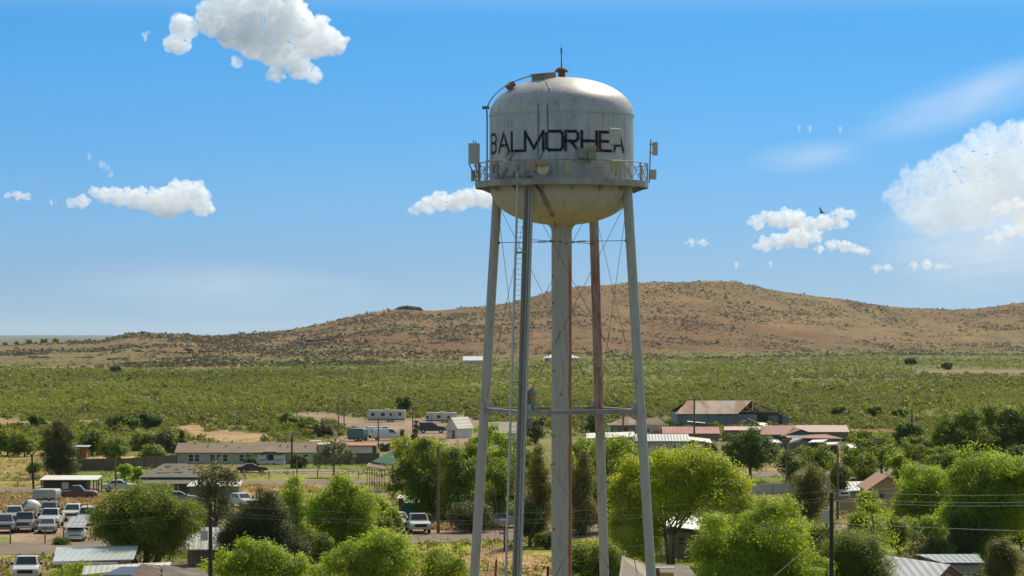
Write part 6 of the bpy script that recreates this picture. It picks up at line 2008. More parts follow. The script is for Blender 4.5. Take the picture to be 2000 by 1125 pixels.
# ================================================================= FENCES
def fence(name, label, pts, h, m, post_m=None, step=2.5, solid=True, rails=(0.4, 0.9)):
    """pts: ground points in the photo; solid boards or open rails, every post its own part"""
    P = [Vector((*gp(*p), 0)) for p in pts]
    t = thing(name, label, 'fence', P[0], 0, 'fences of the town')
    for a, b in zip(P[:-1], P[1:]):
        d = b - a
        L = d.length
        M_ = Matrix.Translation(a - P[0]) @ Matrix.Rotation(math.atan2(d.y, d.x), 4, 'Z')
        if solid:
            MB().bx(0, L, -0.02, 0.02, 0.05, h, M_).build('panel', m, t)
        else:
            for z in rails: MB().bx(0, L, -0.025, 0.025, h * z - 0.03, h * z + 0.03, M_).build('rail', m, t)
        n = max(1, int(L / step))
        for i in range(n + 1):
            x = L * i / n
            MB().bx(x - 0.05, x + 0.05, -0.08, 0.05 if not solid else -0.025, 0, h + 0.06, M_).build('post', post_m or m, t)
    return t


M_FENCE = mat('brown_board_fence', (0.15, 0.115, 0.085), 0.9, 0, 0.3, 2, (3, 3, 0.4))
fence('board_fence', 'long dark brown board fence behind the left lawn', [(128, 921), (240, 920), (345, 912)], 1.75, M_FENCE)
fence('board_fence', 'brown board fence right of the long cream home', [(612, 909), (740, 907)], 1.7, M_FENCE)
fence('board_fence', 'pale grey sheet fence under the dark round tree', [(1468, 968), (1590, 964)], 1.35, M_BLOCK, M_STEEL)
fence('board_fence', 'tan block fence below the tan house', [(1640, 1004), (1765, 1000)], 1.5, M_TANW)
fence('wire_fence', 'thin post fence along the front of the car lot', [(-20, 1064), (20, 1063), (88, 1062), (124, 1062)], 1.5, M_ROD, M_WOOD, 2.6, False, (0.97,))
fence('wire_fence', 'low pipe fence on the far left lawn', [(-10, 952), (80, 950)], 0.85, M_WOOD, M_WOOD, 2.8, False, (0.95,))
fence('wire_fence', 'rail fence at the back of the gravel lot', [(560, 812), (640, 809), (705, 808)], 1.1, M_WOOD, M_WOOD, 3.5, False, (0.5, 0.95))
fence('wire_fence', 'thin rail fence at the right end of the pink roofs', [(1660, 868), (1780, 866)], 1.1, M_WOOD, M_WOOD, 4, False, (0.95,))
fence('wire_fence', 'post fence along the road before the long cream home', [(478, 936), (620, 934), (700, 934)], 1.0, M_WOOD, M_WOOD, 3.2, False, (0.9,))
s = Site('propane_tank', 'small white tank on the lawn beside the round bush', 'tank', 225, 237, 938)
MB().tube([(0, 0, 0.62), (s.w, 0, 0.62)], 0.42, 14).build('tank', M_WHITE, s.o, 'auto')
for x in (0.2, s.w - 0.2): MB().bx(x - 0.06, x + 0.06, -0.25, 0.25, 0, 0.25).build('foot', M_STEEL, s.o)
s = Site('scrap_heap', 'dark scrap heap left of the white flat outbuilding', 'scrap heap', 742, 760, 882)
rr = random.Random(9)
mb = MB()
for i in range(26):
    mb.box((0, 0, 0), (rr.uniform(.3, 1.0), rr.uniform(.2, .7), rr.uniform(.1, .4)), Matrix.Translation((rr.uniform(0, s.w), rr.uniform(0, 2), rr.uniform(0.15, 1.1))) @ Euler((rr.uniform(-.6, .6), rr.uniform(-.6, .6), rr.uniform(0, 6))).to_matrix().to_4x4())
mb.build('scrap', M_DARKW, s.o)


# ================================================================= ROCKS ON THE HILL
M_ROCK = mat('dark_basalt', (0.045, 0.038, 0.042), 0.9, 0, 0.4, 0.4, dirt=(0.10, 0.075, 0.06), damt=0.4)


def rock(label, px, y, wpx, hpx, seed, D=None, n=7):
    """an outcrop lying on the slope where the view through (px, y) meets the ground"""
    rnd = random.Random(seed)
    sl = (px - 1000) / F
    if D is None:
        D = 1500
        while D < 4600 and HC - (y - Y0) * D / F > float(height(np.array([sl * D]), np.array([D]))[0]): D += 6
    k = D / F
    bm = bmesh.new()
    for i in range(n):
        x = rnd.uniform(-0.5, 0.5) * wpx * k
        yy = rnd.uniform(-0.5, 0.5) * wpx * k * 0.25
        z = float(height(np.array([sl * D + x]), np.array([D + yy]))[0])
        r = hpx * k * rnd.uniform(0.45, 0.8)
        bmesh.ops.create_icosphere(bm, subdivisions=2, radius=1, matrix=Matrix.Translation((x, yy, z)) @ Matrix.Diagonal((r * rnd.uniform(1.6, 3.0), r * 1.6, r, 1)))
    for v in bm.verts:
        v.co += noise.noise_vector(v.co * 0.35) * hpx * k * 0.35
    me = bpy.data.meshes.new('rock_outcrop')
    bm.to_mesh(me)
    bm.free()
    me.materials.append(M_ROCK)
    o = bpy.data.objects.new('rock_outcrop', me)
    COL.objects.link(o)
    o.location = (sl * D, D, 0)
    tag(o, label, 'rock', 'dark rocks on the hillside')


rock('dark knob of rock on the skyline of the left ridge', 803, 604, 30, 10, 1, 3470)
rock('dark rock band highest on the left slope', 612, 667, 70, 7, 2)
rock('dark rock band in the middle of the left slope', 385, 687, 75, 6, 3)
rock('short dark rock band right of the far left one', 167, 699, 28, 4, 5)
rock('dark rock band at the far left foot of the hill', 78, 699, 34, 5, 6)
rock('slanting dark rock streak above the left plain', 232, 702, 34, 5, 4)
# ================================================================= TREES
M_BARK = mat('bark_brown', (0.13, 0.10, 0.075), 0.9, 0, 0.35, 4, (1, 1, 0.3))
M_BARKG = mat('bark_grey', (0.22, 0.20, 0.17), 0.9, 0, 0.35, 4, (1, 1, 0.3))
GT = 'trees and shrubs in and around the town'
_seed = [100]


def crown_mesh(lobes, s, cov, rng, flat=0.9, droop=0.0, sparse=1.0, tint0=0.5):
    """leaf blades in sprays spread through overlapping lobes: lobes (x, y, z, r)"""
    Ps, Ns, Ts = [], [], []
    per = 22
    for (x, y, z, r) in lobes:
        n = int(cov * 4 * math.pi * r * r * 0.5 / (s * s * 1.1))
        nc = max(5, int(n / per * sparse))
        # boughs: a few directions of each lobe stand out, others fall back
        nb = 8
        bd = rng.normal(size=(nb, 3))
        bd /= np.linalg.norm(bd, axis=1, keepdims=True)
        bl = rng.uniform(0.58, 1.42, nb)
        d = rng.normal(size=(nc, 3))
        d /= np.linalg.norm(d, axis=1, keepdims=True)
        low = (d[:, 2] < -0.35) & (rng.uniform(0, 1, nc) < 0.55)
        d[low, 2] *= -1
        near = np.argmax(d @ bd.T, axis=1)
        d = d + bd[near] * 0.55
        d /= np.linalg.norm(d, axis=1, keepdims=True)
        rad = r * bl[near] * (1.0 - 0.5 * rng.uniform(0, 1, nc) ** 1.5) * np.where(rng.uniform(0, 1, nc) < 0.07, 1.28, 1.0)
        c = d * rad[:, None] * np.array((1, 1, flat)) + np.array((x, y, z))
        cr = r * 0.12 + 0.16
        g = rng.normal(size=(nc, per, 3)) * cr * np.array((1, 1, 0.7 + droop))
        P = c[:, None, :] + g
        Nn = d[:, None, :] * 0.55 + rng.normal(size=g.shape) * 0.45 + np.array((0, 0, 0.55)) + g / (cr * 2.2)
        t = np.clip(tint0 + rng.normal(0, 0.20, (nc, 1)) + rng.normal(0, 0.09, (nc, per)), 0, 1)
        Ps.append(P.reshape(-1, 3))
        Ns.append(Nn.reshape(-1, 3))
        Ts.append(t.ravel())
    P, Nn, T = np.concatenate(Ps), np.concatenate(Ns), np.concatenate(Ts)
    keep = P[:, 2] > 0.03
    P, Nn, T = P[keep], Nn[keep], T[keep]
    V, Q = leaves(P, Nn, s * rng.uniform(0.7, 1.25, len(P)), rng, 0.55)
    return V, Q, T


def shape_lobes(shape, W, H, rng):
    L = []
    if shape == 'column':
        k = 9
        for i in range(k):
            t = (i + 0.3) / k
            w = W / 2 * (0.75 + 0.35 * math.sin(t * 2.6)) * (1 - 0.72 * max(0, t - 0.35) / 0.65)
            for _ in range(2):
                L.append((rng.normal() * w * 0.3, rng.normal() * w * 0.3, H * (0.06 + 0.86 * t), w * 0.72))
    elif shape == 'cone':
        for i in range(8):
            t = i / 8
            w = W / 2 * (1 - 0.88 * t)
            for _ in range(3 if t < 0.5 else 1):
                a = rng.uniform(0, 6.28)
                L.append((math.cos(a) * w * 0.4, math.sin(a) * w * 0.4, H * (0.08 + 0.86 * t), w * 0.62))
    elif shape == 'full':
        for i in range(15):
            a, q = rng.uniform(0, 6.28), rng.uniform(0.2, 0.62)
            r = W * rng.uniform(0.16, 0.24)
            zz = rng.uniform(0.2, 0.86)
            L.append((math.cos(a) * W * q * 0.6, math.sin(a) * W * q * 0.45, min(H - r * 0.85, H * zz), r))
        L.append((0, 0, H * 0.55, W * 0.3))
    elif shape == 'bush':
        for i in range(9):
            a, q = rng.uniform(0, 6.28), rng.uniform(0.15, 0.62)
            r = W * rng.uniform(0.17, 0.25)
            L.append((math.cos(a) * W * q * 0.55, math.sin(a) * W * q * 0.4, min(H - r * 0.9, H * rng.uniform(0.25, 0.8)), r))
        L.append((0, 0, H * 0.45, W * 0.3))
    else:
        for i in range(11):
            a, q = rng.uniform(0, 6.28), rng.uniform(0.2, 0.6)
            r = W * rng.uniform(0.15, 0.22)
            zz = rng.uniform(0.42, 0.86)
            L.append((math.cos(a) * W * q * 0.55, math.sin(a) * W * q * 0.45, min(H - r * 0.85, H * zz), r))
        L.append((0, 0, H * 0.62, W * 0.27))
    return L


def tree(label, px, yt, yb, wpx, kind='mid', shape='full', lobes=None, D=None, name='tree', cat='tree', cov=2.1, sparse=1.0, trunks=1, bark=None, leaf=1.0,
         droop=0.0, group=GT, tint=0.5, tr=1.0):
    _seed[0] += 1
    rng = np.random.default_rng(_seed[0])
    if D is None: D = gd(yb)
    s_px = D / F
    x0 = (px - 1000) * s_px
    H = HC - (yt - Y0) * s_px
    Wd = wpx * s_px
    s = max(0.07, 1.2 * D / 2918.0) * leaf
    if lobes:
        L = []
        for (lx, ly, r) in lobes:
            r = r * 1.1
            ly = ly + r * 0.06
            rr = r * s_px
            L.append(((lx - px) * s_px, rng.uniform(-0.6, 0.6) * Wd * 0.28, HC - (ly - Y0) * s_px, rr))
            if r > 20:
                L.append(((lx - px) * s_px, rng.uniform(0.2, 1) * Wd * 0.3, HC - (ly - Y0) * s_px - rr * 0.2, rr * 0.9))
    else:
        L = shape_lobes(shape, Wd, H, rng)
    root = thing(name, label, cat, (x0, D, 0), 0, group)
    V, Q, T = crown_mesh(L, s, cov, rng, 0.92, droop, sparse, tint)
    foliage('crown' if cat == 'tree' else 'foliage', V, Q, T, LM[kind], root)
    tb = MB()
    rb = (0.022 * H + 0.05) * tr
    top = sorted(L, key=lambda q: -q[2])
    for k in range(trunks):
        bx, by = ((k - (trunks - 1) / 2) * rb * 2.4, rng.uniform(-0.3, 0.3)) if trunks > 1 else (0, 0)
        cz = 0.45 * H if cat == 'tree' else 0.3 * H
        j = Vector((bx * 2.2 + rng.normal() * 0.1, by, cz * 0.62))
        tb.tube([(bx, by, -0.2), (bx * 1.4, by, cz * 0.3), j], [rb * 1.35, rb * 1.05, rb * 0.85], 8)
        for q in [L[i] for i in rng.permutation(len(L))[:6]]:
            e = Vector(q[:3])
            m_ = j.lerp(e, 0.5) + Vector((0, 0, 0.06 * H))
            tb.tube([j, m_, e], [rb * 0.55, rb * 0.36, rb * 0.1], 6)
    tb.build('trunk' if cat == 'tree' else 'stem', bark or M_BARK, root, True)
    return root


def shrub(label, px, yt, yb, wpx, kind='mid', **k):
    return tree(label, px, yt, yb, wpx, kind, k.pop('shape', 'bush'), name='shrub', cat='shrub', **k)


# --- the large near trees, crowns following the photo's masses
tree('broad domed yellow-green tree to the right of the tower legs', 1310, 880, 1108, 280, 'yellow', D=239, trunks=2, cov=2.6, tint=0.55, tr=0.55,
     lobes=[(1215, 960, 30), (1250, 922, 36), (1300, 908, 32), (1350, 907, 34), (1400, 922, 36), (1437, 952, 33), (1455, 985, 20), (1230, 1005, 36), (1280, 965, 46), (1340, 952, 44), (1400, 962, 38),
            (1235, 1055, 28), (1210, 1030, 22), (1265, 1035, 30), (1330, 992, 24), (1420, 985, 20), (1222, 1075, 22), (1258, 1072, 24)])
tree('near leafy lime-green tree left of the dark power pole', 1480, 965, 1178, 220, 'bright', D=207, cov=2.3, tint=0.6, leaf=1.05,
     lobes=[(1395, 1023, 26), (1380, 1080, 28), (1425, 1066, 34), (1470, 1022, 24), (1508, 1003, 27), (1540, 986, 18), (1490, 1060, 40), (1538, 1048, 34), (1558, 1090, 32), (1450, 1110, 42), (1520, 1112, 44), (1395, 1122, 26), (1575, 1120, 22)])
tree('dense rounded dark green juniper right behind the dark power pole', 1660, 1030, 1166, 140, 'mid', D=212, cov=2.6, leaf=0.8, droop=0.4, tint=0.45,
     lobes=[(1660, 1072, 34), (1628, 1092, 30), (1694, 1086, 32), (1650, 1115, 42), (1702, 1120, 34), (1612, 1122, 26), (1670, 1150, 50)])
tree('dark green bushy tree between lime tree and dark power pole', 1595, 1020, 1135, 90, 'mid', cov=2.2, tint=0.4, lobes=[(1590, 1050, 26), (1615, 1040, 18), (1598, 1085, 32), (1620, 1090, 22), (1575, 1075, 20)])
tree('full green tree with hanging left lobe beside the tan house', 1795, 915, 1042, 140, 'bright', D=280, cov=2.4, tint=0.45,
     lobes=[(1790, 948, 30), (1830, 935, 25), (1770, 980, 22), (1820, 968, 36), (1850, 960, 26), (1758, 1003, 14), (1800, 992, 30)])
tree('largest spreading green tree at the right edge', 1930, 885, 1092, 190, 'bright', D=248, trunks=2, cov=2.3, tint=0.42,
     lobes=[(1900, 908, 26), (1940, 915, 30), (1873, 932, 22), (1985, 918, 26), (1900, 960, 40), (1950, 960, 46), (2005, 955, 42), (1888, 1010, 34), (1940, 1020, 42), (1990, 1008, 38), (1930, 1058, 30), (1862, 1000, 26)])
tree('big dark green grove tree at the far right edge under the plain', 1955, 790, 905, 140, 'mid', cov=2.3, tint=0.55, trunks=2,
     lobes=[(1930, 812, 22), (1970, 820, 30), (2010, 830, 30), (1950, 862, 32), (1998, 868, 32), (1925, 850, 24)])
tree('dark green grove tree just left of the big grove tree', 1870, 800, 908, 100, 'mid', cov=2.3, tint=0.35,
     lobes=[(1848, 832, 22), (1892, 818, 22), (1860, 868, 25), (1900, 862, 28), (1832, 862, 17), (1880, 885, 20)])
tree('big spreading tree with several trunks by the blue roofed shed', 285, 945, 1122, 225, 'mid', D=232, trunks=3, cov=2.3, tint=0.5, tr=1.2,
     lobes=[(270, 968, 23), (302, 968, 20), (240, 985, 27), (330, 988, 27), (365, 1000, 19), (386, 1006, 10), (210, 1010, 25), (280, 1008, 42), (340, 1020, 32), (380, 1026, 15), (228, 1040, 32),
            (290, 1052, 42), (338, 1048, 27), (196, 1040, 17), (250, 1068, 22), (186, 1012, 11), (316, 1070, 20)])
tree('thin dark olive tree with see-through crown behind the left power pole', 420, 898, 1058, 95, 'olive', cov=1.2, sparse=0.75, bark=M_BARK, tint=0.25,
     lobes=[(420, 915, 16), (400, 930, 19), (445, 930, 19), (385, 950, 13), (460, 945, 11), (420, 950, 23), (400, 980, 22), (440, 985, 22), (420, 1014, 19)])
tree('dark pine tree right of the white roofed cabin', 505, 950, 1108, 130, 'pine', D=239, cov=2.4, leaf=0.75, tint=0.4,
     lobes=[(520, 972, 18), (500, 998, 25), (535, 1000, 22), (470, 1020, 26), (510, 1040, 36), (450, 1050, 26), (545, 1050, 32), (478, 1075, 32), (530, 1088, 32), (578, 1080, 26)])
tree('slim bright green tree rising behind the dark pine', 575, 920, 1078, 60, 'bright', cov=2.0, tint=0.4, lobes=[(575, 942, 15), (570, 970, 21), (592, 998, 22), (565, 1008, 22), (582, 1042, 26)])
tree('bright green bushy tree in the middle left of the town', 668, 915, 1088, 130, 'bright', cov=2.3, tint=0.45, trunks=2,
     lobes=[(665, 945, 20), (650, 972, 26), (690, 968, 24), (640, 1008, 32), (700, 1000, 30), (722, 985, 15), (660, 1040, 42), (708, 1040, 32), (640, 1060, 28), (612, 985, 12)])
tree('sparse grey-green mesquite in front of the brown fence', 652, 856, 932, 80, 'grey', cov=1.4, sparse=0.7, tint=0.45, bark=M_BARKG, lobes=[(640, 875, 14), (665, 872, 14), (652, 868, 11), (630, 890, 13), (675, 890, 13), (652, 890, 18), (690, 897, 9), (620, 898, 9)])
tree('large dark green tree left of the tower legs by the green container', 855, 855, 1012, 170, 'mid', D=303, cov=2.3, trunks=2, tint=0.36,
     lobes=[(790, 885, 17), (830, 872, 19), (790, 920, 22), (850, 905, 27), (900, 900, 25), (930, 885, 19), (820, 950, 32), (880, 950, 35), (930, 940, 27), (775, 955, 16), (840, 985, 26), (900, 985, 27)])
tree('yellow-green tree top above the green roofed shelter', 795, 848, 985, 70, 'yellow', cov=2.1, tint=0.4, lobes=[(775, 872, 12), (795, 866, 13), (818, 874, 14), (842, 872, 12), (800, 890, 18), (835, 895, 18), (800, 930, 25)])
tree('bright green tree directly behind the left tower leg', 962, 828, 995, 80, 'bright', D=321, cov=2.2, tint=0.4,
     lobes=[(945, 850, 17), (965, 845, 15), (985, 862, 17), (940, 885, 20), (975, 895, 22), (955, 925, 26), (985, 940, 22), (960, 965, 25), (1005, 900, 16)])
tree('brown-green cypress between the front leg and the riser pipe', 1052, 848, 1066, 62, 'brown', 'column', cov=2.2, leaf=0.8, droop=0.6, tint=0.35)
tree('brown-green cypress just right of the riser pipe', 1138, 862, 1046, 62, 'brown', 'column', cov=2.2, leaf=0.8, droop=0.6, tint=0.5)
tree('bright green round tree behind the back tower leg', 1185, 852, 985, 140, 'bright', D=328, cov=2.2, tint=0.42,
     lobes=[(1140, 880, 21), (1180, 874, 20), (1215, 870, 21), (1236, 890, 17), (1165, 915, 26), (1212, 918, 26), (1130, 905, 20), (1190, 950, 25)])
tree('dark round tree with bare trunk before the red roofed building', 1465, 840, 940, 110, 'dark', cov=2.4, tint=0.55,
     lobes=[(1440, 862, 18), (1470, 856, 18), (1500, 870, 17), (1422, 880, 15), (1465, 885, 28), (1505, 893, 15), (1438, 903, 15), (1480, 900, 18)])
tree('dark green tree left of the rusty brown sign pole', 1542, 878, 947, 45, 'dark', cov=2.3, tint=0.45, lobes=[(1540, 892, 12), (1535, 908, 15), (1550, 912, 15), (1540, 930, 12)])
tree('olive green tree under the small grey shed', 1588, 868, 948, 72, 'mid', cov=2.0, tint=0.5, lobes=[(1575, 885, 14), (1600, 884, 14), (1588, 900, 18), (1615, 898, 12), (1590, 920, 16)])
tree('drooping brown-green conifer left of the dark power pole top', 1582, 900, 1014, 76, 'brown', cov=2.2, leaf=0.8, droop=0.7, tint=0.3,
     lobes=[(1582, 922, 13), (1565, 940, 17), (1600, 938, 17), (1583, 955, 22), (1562, 972, 18), (1604, 972, 18), (1582, 992, 22)])
tree('leafy green tree left above the tan house', 1668, 868, 938, 60, 'mid', cov=2.0, tint=0.5, lobes=[(1660, 885, 13), (1680, 888, 14), (1665, 905, 17), (1688, 910, 14), (1650, 900, 10)])
tree('leafy green tree right above the tan house', 1722, 866, 934, 70, 'mid', cov=2.0, tint=0.55, lobes=[(1715, 885, 14), (1738, 882, 13), (1725, 902, 17), (1748, 900, 14), (1705, 905, 12)])
tree('mid green tree between the tan house trees and the grove', 1778, 858, 925, 60, 'mid', cov=1.9, tint=0.45, lobes=[(1770, 876, 14), (1792, 880, 14), (1780, 898, 17), (1760, 896, 12), (1805, 900, 12)])
tree('dark squat tree beside the far pole with transformer on the right', 1772, 830, 872, 60, 'dark', cov=2.1, tint=0.5)
tree('tall dark olive juniper left of the white roofed carport', 116, 810, 932, 66, 'olive', cov=2.3, leaf=0.8, droop=0.4, tint=0.2,
     lobes=[(115, 830, 13), (104, 850, 17), (130, 850, 15), (116, 878, 23), (104, 905, 19), (130, 910, 19), (140, 885, 12), (95, 885, 11)])
tree('small green tree with its crown round the thin pole', 226, 850, 908, 42, 'mid', cov=2.0, tint=0.4, lobes=[(226, 862, 9), (222, 876, 13), (234, 880, 12), (224, 892, 12)])
tree('young lime tree low at the bottom left centre', 495, 1046, 1180, 130, 'bright', D=206, cov=2.2, leaf=1.05, tint=0.6,
     lobes=[(480, 1066, 17), (508, 1076, 21), (460, 1095, 26), (540, 1095, 24), (500, 1110, 36), (578, 1105, 20), (412, 1112, 18), (445, 1120, 22), (560, 1120, 25)])
tree('broad lime tree at the bottom edge left of the tower', 735, 1030, 1180, 180, 'bright', D=206, cov=2.2, leaf=1.05, tint=0.55,
     lobes=[(740, 1055, 23), (770, 1062, 21), (790, 1086, 21), (720, 1080, 28), (680, 1085, 24), (650, 1105, 22), (758, 1105, 40), (700, 1115, 40), (810, 1112, 16), (625, 1118, 18)])
tree('smaller lime tree at the bottom edge touching the left leg', 868, 1062, 1176, 100, 'bright', D=208, cov=2.1, leaf=1.05, tint=0.5,
     lobes=[(858, 1083, 17), (850, 1105, 24), (888, 1100, 18), (905, 1080, 9), (905, 1115, 17), (832, 1116, 18), (870, 1122, 22)])
tree('brown-olive conifer in the bottom right corner', 1958, 1050, 1140, 66, 'brown', 'column', cov=2.2, leaf=0.8, droop=0.5, tint=0.3)
tree('thin airy young tree right of the dark juniper', 1712, 968, 1098, 80, 'bright', cov=1.1, sparse=0.55, tint=0.4,
     lobes=[(1700, 985, 15), (1725, 1000, 17), (1690, 1010, 17), (1715, 1038, 25), (1740, 1060, 18), (1682, 1045, 17)])
tree('airy olive sapling above the metal roof at bottom right', 1795, 1035, 1098, 62, 'olive', cov=1.3, sparse=0.7, tint=0.6, lobes=[(1790, 1055, 17), (1815, 1060, 16), (1800, 1078, 20), (1775, 1072, 12)])
tree('dark bushy tree in shade above the blue roof', 1868, 1040, 1096, 62, 'dark', cov=2.1, tint=0.4)
tree('small green tree at the right edge above the brown conifer', 1995, 1015, 1075, 46, 'mid', cov=2.1, tint=0.45)
tree('small hazy olive tree behind the riser pipe under the strut', 1046, 812, 868, 44, 'olive', cov=1.7, tint=0.5)
tree('small dark tree beside the rusty-roofed cream house', 1160, 808, 850, 42, 'dark', cov=1.9, tint=0.5)
tree('dark pointed cypress left of the small conifer pair', 786, 834, 884, 20, 'dark', 'cone', cov=2.2, leaf=0.8, tint=0.4)
tree('taller pointed conifer beside the gravel lot', 813, 812, 886, 30, 'pine', 'cone', cov=2.2, leaf=0.8, tint=0.55)
tree('small dark conifer at the left end of the long home', 355, 836, 884, 26, 'dark', 'cone', cov=2.2, leaf=0.8, tint=0.4)
tree('small conifer poking above the collapsed house roof', 314, 870, 906, 20, 'dark', 'cone', cov=2.2, leaf=0.8, tint=0.4)
tree('dark tree at the back of the trailer lot', 790, 776, 812, 34, 'dark', cov=1.9, tint=0.4)

# --- the joined green mass behind the tower legs
for (lab, px, yt, yb, w, kd, ti) in (
        ('full green tree left of the riser pipe behind the cypress', 1020, 850, 985, 90, 'mid', 0.6),
        ('bright tree low between the left and front legs', 975, 900, 1030, 80, 'mid', 0.65),
        ('green tree right of the second cypress low behind the leg', 1185, 930, 1040, 90, 'mid', 0.5),
        ('large green tree filling the gap above the olive shrub', 905, 870, 1020, 110, 'mid', 0.6),
        ('green tree at the right of the green roofed shelter', 830, 846, 950, 80, 'bright', 0.3),
        ('dark green tree behind the domed tree at its left', 1235, 888, 1010, 90, 'mid', 0.5)):
    tree(lab, px, yt, yb, w, kd, tint=ti, cov=2.2, shape='full')

# --- undergrowth and young trees joining the crowns
for (lab, px, yt, yb, w, kd, ti) in (
        ('shrub between the slim bright tree and the white car', 712, 985, 1040, 60, 'bright', 0.3),
        ('leafy undergrowth left of the container pickup in front of the bushy tree', 745, 1005, 1052, 50, 'mid', 0.6),
        ('undergrowth at the foot of the bushy tree in the middle left', 615, 1045, 1098, 80, 'mid', 0.5),
        ('bush at the foot of the dark pine by the cabin', 470, 1075, 1118, 60, 'mid', 0.4),
        ('wide bush in front of the large tree by the container', 890, 960, 1022, 110, 'mid', 0.5),
        ('bush below the drooping conifer by the grey fence', 1530, 985, 1040, 80, 'mid', 0.5),
        ('bush on the verge right of the dark power pole', 1680, 1000, 1060, 70, 'mid', 0.6),
        ('wide bush under the hanging left lobe of the full green tree', 1810, 1010, 1062, 90, 'bright', 0.25),
        ('bush in front of the tan block fence', 1700, 960, 1012, 60, 'bright', 0.3),
        ('shrub below the full green tree near the metal roof', 1840, 1050, 1098, 70, 'mid', 0.6),
        ('bush behind the full green tree left of the largest tree', 1838, 878, 950, 80, 'mid', 0.55),
        ('thicket of green left of the grove below the far pole', 1800, 850, 905, 70, 'mid', 0.5),
        ('green thicket behind the leafy pair of trees', 1705, 852, 900, 80, 'mid', 0.5),
        ('low thicket between the juniper and the light green bush', 218, 862, 900, 60, 'mid', 0.45),
        ('low thicket behind the right end of the dark fence', 300, 870, 908, 60, 'mid', 0.55),
        ('thicket behind the dark bush at the far left', 95, 846, 888, 50, 'mid', 0.5),
        ('shrubby growth in front of the derelict house', 300, 945, 985, 70, 'mid', 0.6),
        ('bush between the big spreading tree and the olive tree', 395, 985, 1040, 60, 'mid', 0.5),
        ('tall grass bush in front of the garden wall', 1400, 1085, 1165, 90, 'bright', 0.3)):
    shrub(lab, px, yt, yb, w, kd, tint=ti)

# --- smaller trees filling the lots
for (lab, px, yt, yb, w, kd, ti) in (
        ('green tree between the cypress and the back tower leg', 1108, 868, 1000, 56, 'bright', 0.35),
        ('low green tree left of the front leg below the strut', 1000, 880, 1010, 60, 'mid', 0.5),
        ('dark tree in shadow at the left of the front leg by the road', 1035, 985, 1068, 56, 'dark', 0.4),
        ('green tree rising behind the cream house by the left leg', 935, 838, 930, 50, 'bright', 0.4),
        ('round green tree right of the rusty sign pole', 1640, 900, 975, 50, 'mid', 0.45),
        ('broad green tree above the grey long shed', 1690, 890, 955, 60, 'mid', 0.5),
        ('small bright tree between the tan house and the leafy pair', 1752, 880, 946, 46, 'bright', 0.4),
        ('green tree below the lean-to roofs', 1610, 880, 940, 46, 'mid', 0.45),
        ('mid green tree before the grove at the right', 1835, 868, 935, 60, 'mid', 0.5),
        ('dark tree under the big grove tree at the frame edge', 1985, 870, 935, 60, 'dark', 0.45),
        ('small mesquite tree left of the tan shed', 190, 838, 886, 50, 'mid', 0.4),
        ('green mesquite tree in the far left corner of the scrub', 15, 840, 890, 56, 'mid', 0.5),
        ('olive mesquite tree left of the small conifer by the home', 320, 840, 890, 50, 'olive', 0.5),
        ('yellow-green sapling beside the bushy tree in the middle left', 735, 960, 1048, 44, 'bright', 0.5),
        ('bright sapling before the green container', 765, 985, 1040, 46, 'bright', 0.45),
        ('dark tree behind the dark pine and the slim bright tree', 540, 965, 1070, 70, 'pine', 0.4),
        ('shaded tree under the largest tree at the right edge', 1890, 1000, 1095, 80, 'dark', 0.5),
        ('green bush-like tree between dark juniper and airy sapling', 1755, 1010, 1085, 60, 'mid', 0.5),
        ('low bright tree at the bottom edge left of the dark juniper', 1590, 1085, 1175, 80, 'bright', 0.45)):
    tree(lab, px, yt, yb, w, kd, tint=ti, cov=2.1, shape='full')

# --- shrubs
shrub('dark bush in the far left scrub by the frame edge', 48, 848, 892, 62, 'mid', tint=0.35)
shrub('green bush between the juniper and the tan shed', 180, 842, 890, 62, 'mid', tint=0.35)
shrub('dark thicket bush at the left end of the far thicket', 72, 812, 838, 44, 'dark', tint=0.5)
shrub('wide dark mesquite bush in the far left thicket', 245, 812, 846, 62, 'dark', tint=0.55)
shrub('darkest mesquite bush at the right end of the far thicket', 293, 806, 842, 56, 'dark', tint=0.35)
shrub('light green bush below the dark thicket', 285, 846, 880, 70, 'mid', tint=0.6)
shrub('pale round bush right of the light green bush', 330, 852, 884, 40, 'mid', tint=0.7)
shrub('round bright bush on the lawn behind the carport', 244, 905, 940, 32, 'bright', tint=0.4)
shrub('small green bush at the foot of the leftmost pole', 67, 898, 926, 34, 'mid', tint=0.3)
shrub('lime bush on the lawn edge left of the collapsed house', 268, 910, 946, 26, 'bright', tint=0.4)
shrub('dark clipped bush left of the porch', 490, 896, 912, 30, 'dark', tint=0.4)
shrub('dark clipped bush right of the porch', 583, 892, 914, 46, 'dark', tint=0.35)
shrub('olive shrub by the brown wooden pole', 920, 988, 1040, 96, 'olive', tint=0.45)
shrub('green bush at the foot of the back tower leg', 1165, 1060, 1135, 120, 'mid', D=225, tint=0.6, lobes=[(1130, 1085, 22), (1165, 1080, 24), (1200, 1090, 20), (1150, 1110, 30), (1190, 1112, 28), (1115, 1105, 14), (1215, 1112, 12)])
shrub('leafy bush at the bottom left edge before the blue roof', 145, 1100, 1160, 100, 'bright', D=216, tint=0.5, lobes=[(130, 1120, 15), (160, 1116, 15), (185, 1122, 14), (105, 1124, 11), (150, 1138, 20)])
shrub('low dark weed clump by the small grey carport', 122, 1052, 1064, 34, 'dark', tint=0.5)
shrub('dark bush behind the tower legs near the road', 1070, 1040, 1072, 50, 'mid', tint=0.3)
shrub('dry brown brush heap left of the light poles', 630, 834, 853, 56, 'hillscrub', tint=0.3)
shrub('pale shrub on the bank left of the gravel lot', 560, 812, 832, 46, 'mid', tint=0.6)
shrub('green shrub on the bank below the fence line', 600, 818, 840, 50, 'mid', tint=0.55)
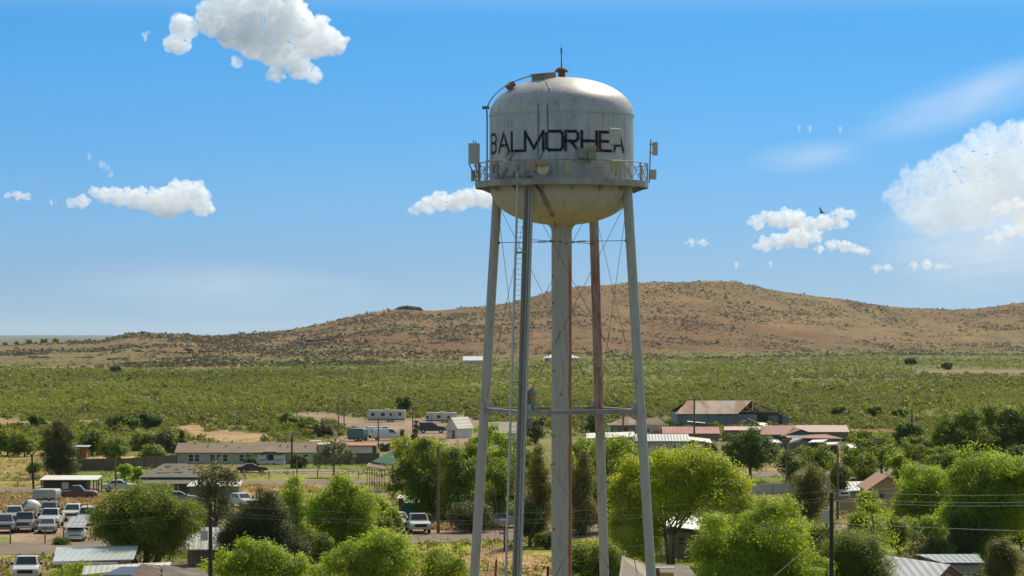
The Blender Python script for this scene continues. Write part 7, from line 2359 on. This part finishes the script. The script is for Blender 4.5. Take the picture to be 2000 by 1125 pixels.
shrub('bright bush behind the right edge of the pink roofs', 1690, 846, 872, 60, 'mid', tint=0.6)
shrub('dark green bush on the plain behind the barn', 1640, 795, 815, 46, 'mid', tint=0.3)
shrub('leafy bush on the plain right of the barn bush', 1712, 792, 814, 44, 'mid', tint=0.4)
shrub('green bush on the plain above the far pole', 1762, 800, 820, 40, 'mid', tint=0.4)
shrub('dark lone bush far out on the right plain', 1779, 700, 713, 26, 'dark', tint=0.4)
shrub('olive bush beside the far dry strip on the plain', 1850, 708, 722, 30, 'mid', tint=0.4)
shrub('dark lone bush at the left foot of the hills', 226, 716, 728, 26, 'dark', tint=0.4)
shrub('leafy bush below the carport fence on the right', 1440, 1010, 1044, 60, 'mid', tint=0.4)
proto = None
for i, px in enumerate((1267, 1283, 1300, 1330, 1347, 1362, 1378, 1393)):
    x, Y = gp(px, 889)
    if proto is None:
        proto = tree('small dark cypress in the row before the long grey building', px, 868, 889, 9, 'dark', 'column', cov=2.2, group='row of small cypresses before the long grey building', tint=0.3)
    else:
        c = copy_tree(proto)
        c.location = (x, Y, 0)
        k = (0.85, 1.1, 0.95, 1.2, 0.8, 1.15, 1.0)[i - 1]
        c.scale = (k, k, k)
        c.rotation_euler.z = i * 1.3
# distant trees beyond the left spur of the hills
proto = None
for i, (px, yt, w) in enumerate(((8, 668, 14), (32, 666, 18), (58, 663, 24), (88, 661, 22), (112, 661, 20), (136, 664, 16), (172, 662, 20), (193, 664, 14), (70, 667, 14))):
    D = 3700 + 60 * (i % 3)
    if proto is None:
        proto = tree('far round tree in the hazy line beyond the hill spur', px, 663, None, 20, 'bright', D=D, cov=1.6, group='far tree line beyond the left hill spur', tint=0.5)
    else:
        c = copy_tree(proto)
    o = proto if i == 0 else c
    k = w / 20.0
    o.location = ((px - 1000) / F * D, D, (663 - yt) * D / F)
    o.scale = (k, k, 1)
    o.rotation_euler.z = i * 0.9
# ================================================================= AIR
m, nt = nodes('thin_air')
v = N(nt, 'ShaderNodeVolumePrincipled')
v.inputs['Color'].default_value = (0.74, 0.87, 1.0, 1)
v.inputs['Density'].default_value = 1.5e-5
v.inputs['Anisotropy'].default_value = 0.2
nt.links.new(v.outputs[0], N(nt, 'ShaderNodeOutputMaterial').inputs['Volume'])
o = MB().bx(-30000, 30000, -500, 46000, -1.0, 180).build('haze', m)
tag(o, kind='stuff')
